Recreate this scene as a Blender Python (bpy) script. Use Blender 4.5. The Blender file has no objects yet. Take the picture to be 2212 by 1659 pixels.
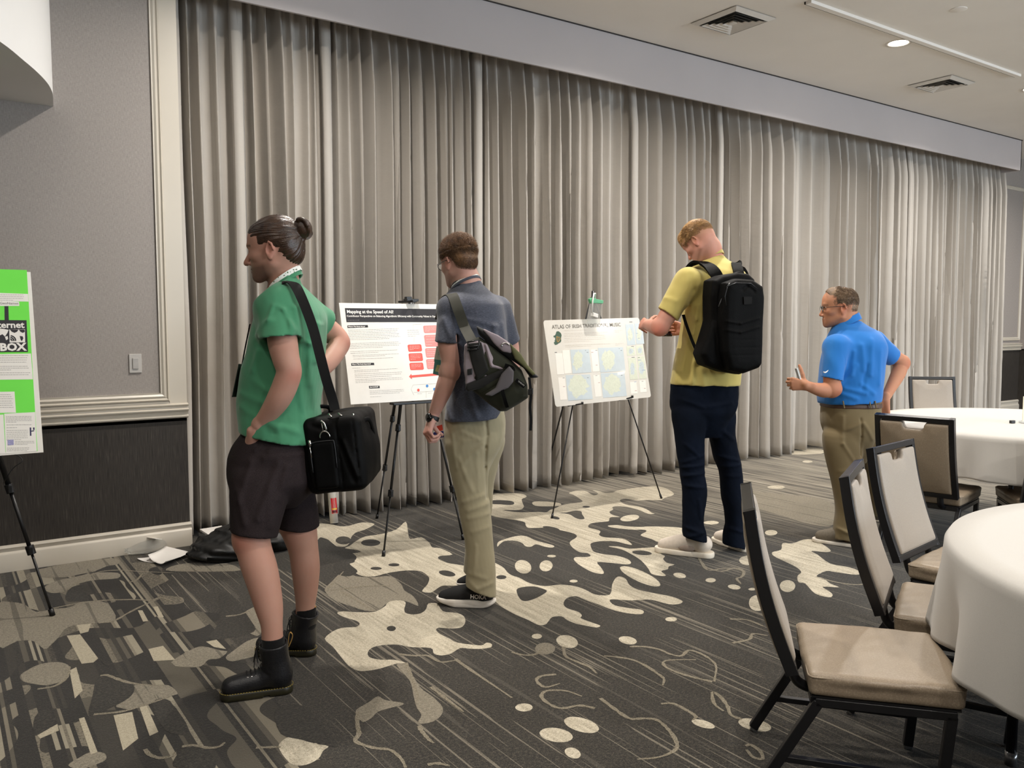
import bpy, bmesh, math, random
import numpy as np
from mathutils import Vector, Matrix
from mathutils.geometry import tessellate_polygon
SC = bpy.context.scene
COL = SC.collection
# ------------------------------------------------------------------ camera
YAW, PITCH, FPX, EYE = math.radians(34.77), math.radians(4.22), 1804.6, 1.42
FW = np.array([math.sin(YAW)*math.cos(PITCH), math.cos(YAW)*math.cos(PITCH), -math.sin(PITCH)])
RT = np.array([math.cos(YAW), -math.sin(YAW), 0.0])
UP = np.cross(RT, FW)
EYEP = np.array([0, 0, EYE])
cam = bpy.data.cameras.new('camera'); camo = bpy.data.objects.new('camera', cam); COL.objects.link(camo)
cam.sensor_width = 36.0; cam.lens = FPX/2212*36.0; cam.clip_start = .05
camo.location = EYEP; camo.rotation_euler = (math.pi/2-PITCH, 0, -YAW)
SC.camera = camo
# ------------------------------------------------------------------ world, exposure
w = bpy.data.worlds.new('room air'); SC.world = w; w.use_nodes = True
w.node_tree.nodes['Background'].inputs[0].default_value = (.75, .82, 1, 1)
w.node_tree.nodes['Background'].inputs[1].default_value = .0
SC.view_settings.view_transform = 'Standard'; SC.view_settings.look = 'None'
SC.view_settings.exposure = 0.2; SC.view_settings.gamma = 1; SC.view_settings.use_curve_mapping = False
SC.cycles.use_denoising = True
SC.cycles.max_bounces = 8; SC.cycles.diffuse_bounces = 5
CEIL = 3.823
LAMP_X = [-.5, 2.0, 4.48, 6.96, 9.44, 11.9]; LAMP_Y = [4.18, 1.7, -.8, -3.3]
LAMP_POWER = {4.18: 50.0, 1.7: 14.0, -.8: 34.0, -3.3: 34.0}
# ------------------------------------------------------------------ maths
DAY = 115.0
def V(*a): return np.array(a, float)
def at(u, v, d):
    "point of the room seen at pixel (u, v) of the 2212x1659 frame, d metres ahead of the camera"
    return EYEP + (FW + RT*(u-1106)/FPX - UP*(v-829.5)/FPX)*d
def on_floor(u, v, z=0.0):
    r = FW + RT*(u-1106)/FPX - UP*(v-829.5)/FPX
    return EYEP + r*((z-EYE)/r[2])
def unit(v): v = np.asarray(v, float); return v/(np.linalg.norm(v)+1e-12)
def smooth_closed(pts, n=3):
    P = np.array(pts, float); N = len(P); out = []
    for i in range(N):
        a, b, c, d = P[i-1], P[i], P[(i+1) % N], P[(i+2) % N]
        for k in range(n):
            t = k/n
            out.append(.5*((2*b)+(-a+c)*t+(2*a-5*b+4*c-d)*t*t+(-a+3*b-3*c+d)*t**3))
    return out
def smooth_open(pts, n=4):
    P = [np.array(p, float) for p in pts]; P = [2*P[0]-P[1]]+P+[2*P[-1]-P[-2]]; out = []
    for i in range(1, len(P)-2):
        a, b, c, d = P[i-1:i+3]
        for k in range(n):
            t = k/n
            out.append(.5*((2*b)+(-a+c)*t+(2*a-5*b+4*c-d)*t*t+(-a+3*b-3*c+d)*t**3))
    out.append(P[-2]); return out
# ------------------------------------------------------------------ objects
def tag(o, label=None, cat=None, group=None, kind=None):
    if label: o['label'] = label
    if cat: o['category'] = cat
    if group: o['group'] = group
    if kind: o['kind'] = kind
    return o
def empty(name, loc, label=None, cat=None, group=None, rz=0.0):
    o = bpy.data.objects.new(name, None); COL.objects.link(o); o.location = loc; o.rotation_euler = (0, 0, rz)
    o.empty_display_size = .1
    return tag(o, label, cat, group)
def link(name, me, mats, parent=None, smooth=False, world=True):
    "one mesh object; coordinates are given in the room unless world is False"
    o = bpy.data.objects.new(name, me); COL.objects.link(o)
    for m in (mats if isinstance(mats, (list, tuple)) else [mats]): me.materials.append(m)
    if smooth:
        me.polygons.foreach_set('use_smooth', [True]*len(me.polygons))
    if parent is not None:
        o.parent = parent
        if world:
            M = Matrix.Identity(4); q = parent
            ch = []
            while q is not None: ch.append(q); q = q.parent
            for q in reversed(ch): M = M @ q.matrix_parent_inverse @ q.matrix_basis
            me.transform(M.inverted())
    return o
def mesh(vs, fs):
    me = bpy.data.meshes.new('m'); me.from_pydata([tuple(map(float, v)) for v in vs], [], fs); me.update(); return me
class MB:
    "collects faces into one mesh"
    def __init__(s): s.v = []; s.f = []; s.m = []
    def add(s, vs, fs, m=0):
        n = len(s.v); s.v += [tuple(map(float, v)) for v in vs]; s.f += [tuple(i+n for i in f) for f in fs]; s.m += [m]*len(fs); return s
    def box(s, c, size, R=None, m=0):
        c = np.array(c, float); h = np.array(size, float)/2; R = np.eye(3) if R is None else np.array(R)
        vs = [c+R@(h*np.array([x, y, z])) for x in (-1, 1) for y in (-1, 1) for z in (-1, 1)]
        return s.add(vs, [(0, 1, 3, 2), (4, 6, 7, 5), (0, 4, 5, 1), (2, 3, 7, 6), (0, 2, 6, 4), (1, 5, 7, 3)], m)
    def bar(s, a, b, w, d=None, side=None, m=0):
        a = np.array(a, float); b = np.array(b, float); z = unit(b-a); d = d or w
        sd = np.array(side if side is not None else ((0, 0, 1) if abs(z[2]) < .9 else (1, 0, 0)), float)
        y = unit(np.cross(z, sd)); x = np.cross(y, z)
        return s.box((a+b)/2, (w, d, np.linalg.norm(b-a)), np.array([x, y, z]).T, m)
    def tube(s, pts, r, n=10, m=0, cap=True, flat=None, side=None):
        P = [np.array(p, float) for p in pts]; R = r if isinstance(r, (list, tuple, np.ndarray)) else [r]*len(P)
        t = [unit(P[min(i+1, len(P)-1)]-P[max(i-1, 0)]) for i in range(len(P))]
        up = np.array(side if side is not None else ((0, 0, 1) if abs(t[0][2]) < .9 else (1, 0, 0)), float)
        vs = []
        for i, p in enumerate(P):
            x = unit(np.cross(up, t[i])); y = np.cross(t[i], x)
            if side is None: up = y
            for k in range(n):
                a = 2*math.pi*k/n
                vs.append(p+R[i]*(math.cos(a)*x*(1 if flat is None else flat)+math.sin(a)*y))
        fs = [(i*n+k, i*n+(k+1) % n, (i+1)*n+(k+1) % n, (i+1)*n+k) for i in range(len(P)-1) for k in range(n)]
        if cap: fs += [tuple(range(n-1, -1, -1)), tuple((len(P)-1)*n+k for k in range(n))]
        return s.add(vs, fs, m)
    def lathe(s, prof, c=(0, 0, 0), n=24, m=0, R=None):
        c = np.array(c, float); R = np.eye(3) if R is None else np.array(R); vs = []
        for r, z in prof:
            for k in range(n):
                a = 2*math.pi*k/n; vs.append(c+R@np.array([r*math.cos(a), r*math.sin(a), z]))
        fs = [(i*n+k, i*n+(k+1) % n, (i+1)*n+(k+1) % n, (i+1)*n+k) for i in range(len(prof)-1) for k in range(n)]
        return s.add(vs, fs, m)
    def grid(s, rows, m=0, closed=False):
        n = len(rows[0]); vs = [p for r in rows for p in r]; q = n if closed else n-1
        fs = [(i*n+k, i*n+(k+1) % n, (i+1)*n+(k+1) % n, (i+1)*n+k) for i in range(len(rows)-1) for k in range(q)]
        return s.add(vs, fs, m)
    def prism(s, pts, dz, m=0):
        "planar outline (3-D points) given thickness dz (vector)"
        n = len(pts); P = [np.array(p, float) for p in pts]; D = np.array(dz, float)
        tr = tessellate_polygon([[Vector(p) for p in P]])
        fs = [tuple(t) for t in tr]+[tuple(i+n for i in reversed(t)) for t in tr]+[(i, (i+1) % n, (i+1) % n+n, i+n) for i in range(n)]
        s.add(P+[p+D for p in P], fs, m)
        return s
    def build(s, name, mats, parent=None, smooth=False, bevel=0, world=True, seg=2, fix=True):
        me = mesh(s.v, s.f); me.polygons.foreach_set('material_index', s.m)
        if fix:
            b = bmesh.new(); b.from_mesh(me); bmesh.ops.recalc_face_normals(b, faces=b.faces); b.to_mesh(me); b.free()
        o = link(name, me, mats, parent, smooth, world)
        if bevel:
            md = o.modifiers.new('b', 'BEVEL'); md.width = bevel; md.segments = seg; md.limit_method = 'ANGLE'; md.angle_limit = .6
            me.polygons.foreach_set('use_smooth', [True]*len(me.polygons)); md.harden_normals = True
        return o
def copy_tree(o, parent=None):
    c = o.copy(); COL.objects.link(c); c.parent = parent
    for ch in [x for x in bpy.data.objects if x.parent == o]: copy_tree(ch, c)
    return c
# ------------------------------------------------------------------ materials
def lin(c):
    if isinstance(c, str): c = [int(c[i:i+2], 16)/255 for i in (0, 2, 4)]
    return tuple((x/12.92 if x <= .04045 else ((x+.055)/1.055)**2.4) for x in c)+(1,)
class Nodes:
    def __init__(s, name):
        s.m = bpy.data.materials.new(name); s.m.use_nodes = True; s.t = s.m.node_tree; s.b = s.t.nodes['Principled BSDF']
        s.x = s.t.nodes.new('ShaderNodeTexCoord').outputs['Object']
    def n(s, kind, **kw):
        q = s.t.nodes.new('ShaderNode'+kind)
        for k, v in kw.items():
            if k.startswith('i_'):
                k = k[2:]; k = int(k) if k.isdigit() else k
                if isinstance(v, bpy.types.NodeSocket): s.t.links.new(v, q.inputs[k])
                else: q.inputs[k].default_value = v
            else: setattr(q, k, v)
        return q
    def l(s, a, b): s.t.links.new(a, b)
    def math(s, op, a, b=0.0, c=None):
        q = s.n('Math', operation=op)
        for i, v in enumerate((a, b) if c is None else (a, b, c)):
            if isinstance(v, bpy.types.NodeSocket): s.l(v, q.inputs[i])
            else: q.inputs[i].default_value = v
        return q.outputs[0]
    def scale(s, vec, sx=1, sy=1, sz=1, rot=0.0):
        q = s.n('Mapping'); s.l(vec, q.inputs[0]); q.inputs['Scale'].default_value = (sx, sy, sz); q.inputs['Rotation'].default_value = (0, 0, rot); return q.outputs[0]
    def noise(s, vec, sc=5, det=2, rough=.5):
        q = s.n('TexNoise'); s.l(vec, q.inputs['Vector']); q.inputs['Scale'].default_value = sc; q.inputs['Detail'].default_value = det; q.inputs['Roughness'].default_value = rough
        return q.outputs['Fac']
    def ramp(s, fac, stops, interp='LINEAR'):
        q = s.n('ValToRGB'); s.l(fac, q.inputs[0]); r = q.color_ramp; r.interpolation = interp
        while len(r.elements) < len(stops): r.elements.new(.5)
        for e, (p, c) in zip(r.elements, stops): e.position = p; e.color = c if len(c) == 4 else tuple(c)+(1,)
        return q.outputs[0]
    def mix(s, fac, a, b, mode='MIX'):
        q = s.n('Mix', data_type='RGBA', blend_type=mode)
        for i, v in ((0, fac), (6, a), (7, b)):
            if isinstance(v, bpy.types.NodeSocket): s.l(v, q.inputs[i])
            else: q.inputs[i].default_value = v
        return q.outputs[2]
    def bump(s, h, st=.3, dist=.01):
        q = s.n('Bump'); s.l(h, q.inputs['Height']); q.inputs['Strength'].default_value = st; q.inputs['Distance'].default_value = dist
        s.l(q.outputs[0], s.b.inputs['Normal']); return q
    def col(s, c):
        if isinstance(c, bpy.types.NodeSocket): s.l(c, s.b.inputs['Base Color'])
        else: s.b.inputs['Base Color'].default_value = c
    def set(s, **kw):
        for k, v in kw.items(): s.b.inputs[k.replace('_', ' ')].default_value = v
        return s.m
def plain(name, c, rough=.6, metal=0.0, var=.06, sc=30, bump=0.0, sheen=0.0, spec=.5, coat=0.0):
    q = Nodes(name); c = lin(c); f = q.noise(q.x, sc, 3)
    lo = tuple(x*(1-var) for x in c[:3])+(1,); hi = tuple(min(1, x*(1+var)) for x in c[:3])+(1,)
    q.col(q.ramp(f, [(.3, lo), (.7, hi)]))
    q.set(Roughness=rough, Metallic=metal, Specular_IOR_Level=spec, Coat_Weight=coat)
    if sheen: q.set(Sheen_Weight=sheen, Sheen_Roughness=.5)
    if bump: q.bump(f, bump, .004)
    return q.m
def cloth(name, c, rough=.85, sheen=.1, weave=900, bump=.25, var=.05, fold=.0, spec=.2):
    q = Nodes(name); c = lin(c); f = q.noise(q.x, 7, 3); g = q.noise(q.x, weave, 1)
    h = q.math('ADD', q.math('MULTIPLY', f, .6), q.math('MULTIPLY', g, .4))
    lo = tuple(x*(1-var) for x in c[:3])+(1,); hi = tuple(min(1, x*(1+var)) for x in c[:3])+(1,)
    q.col(q.ramp(h, [(.3, lo), (.7, hi)])); q.set(Roughness=rough, Sheen_Weight=sheen, Specular_IOR_Level=spec)
    q.bump(g, bump, .0006); return q.m
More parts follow.
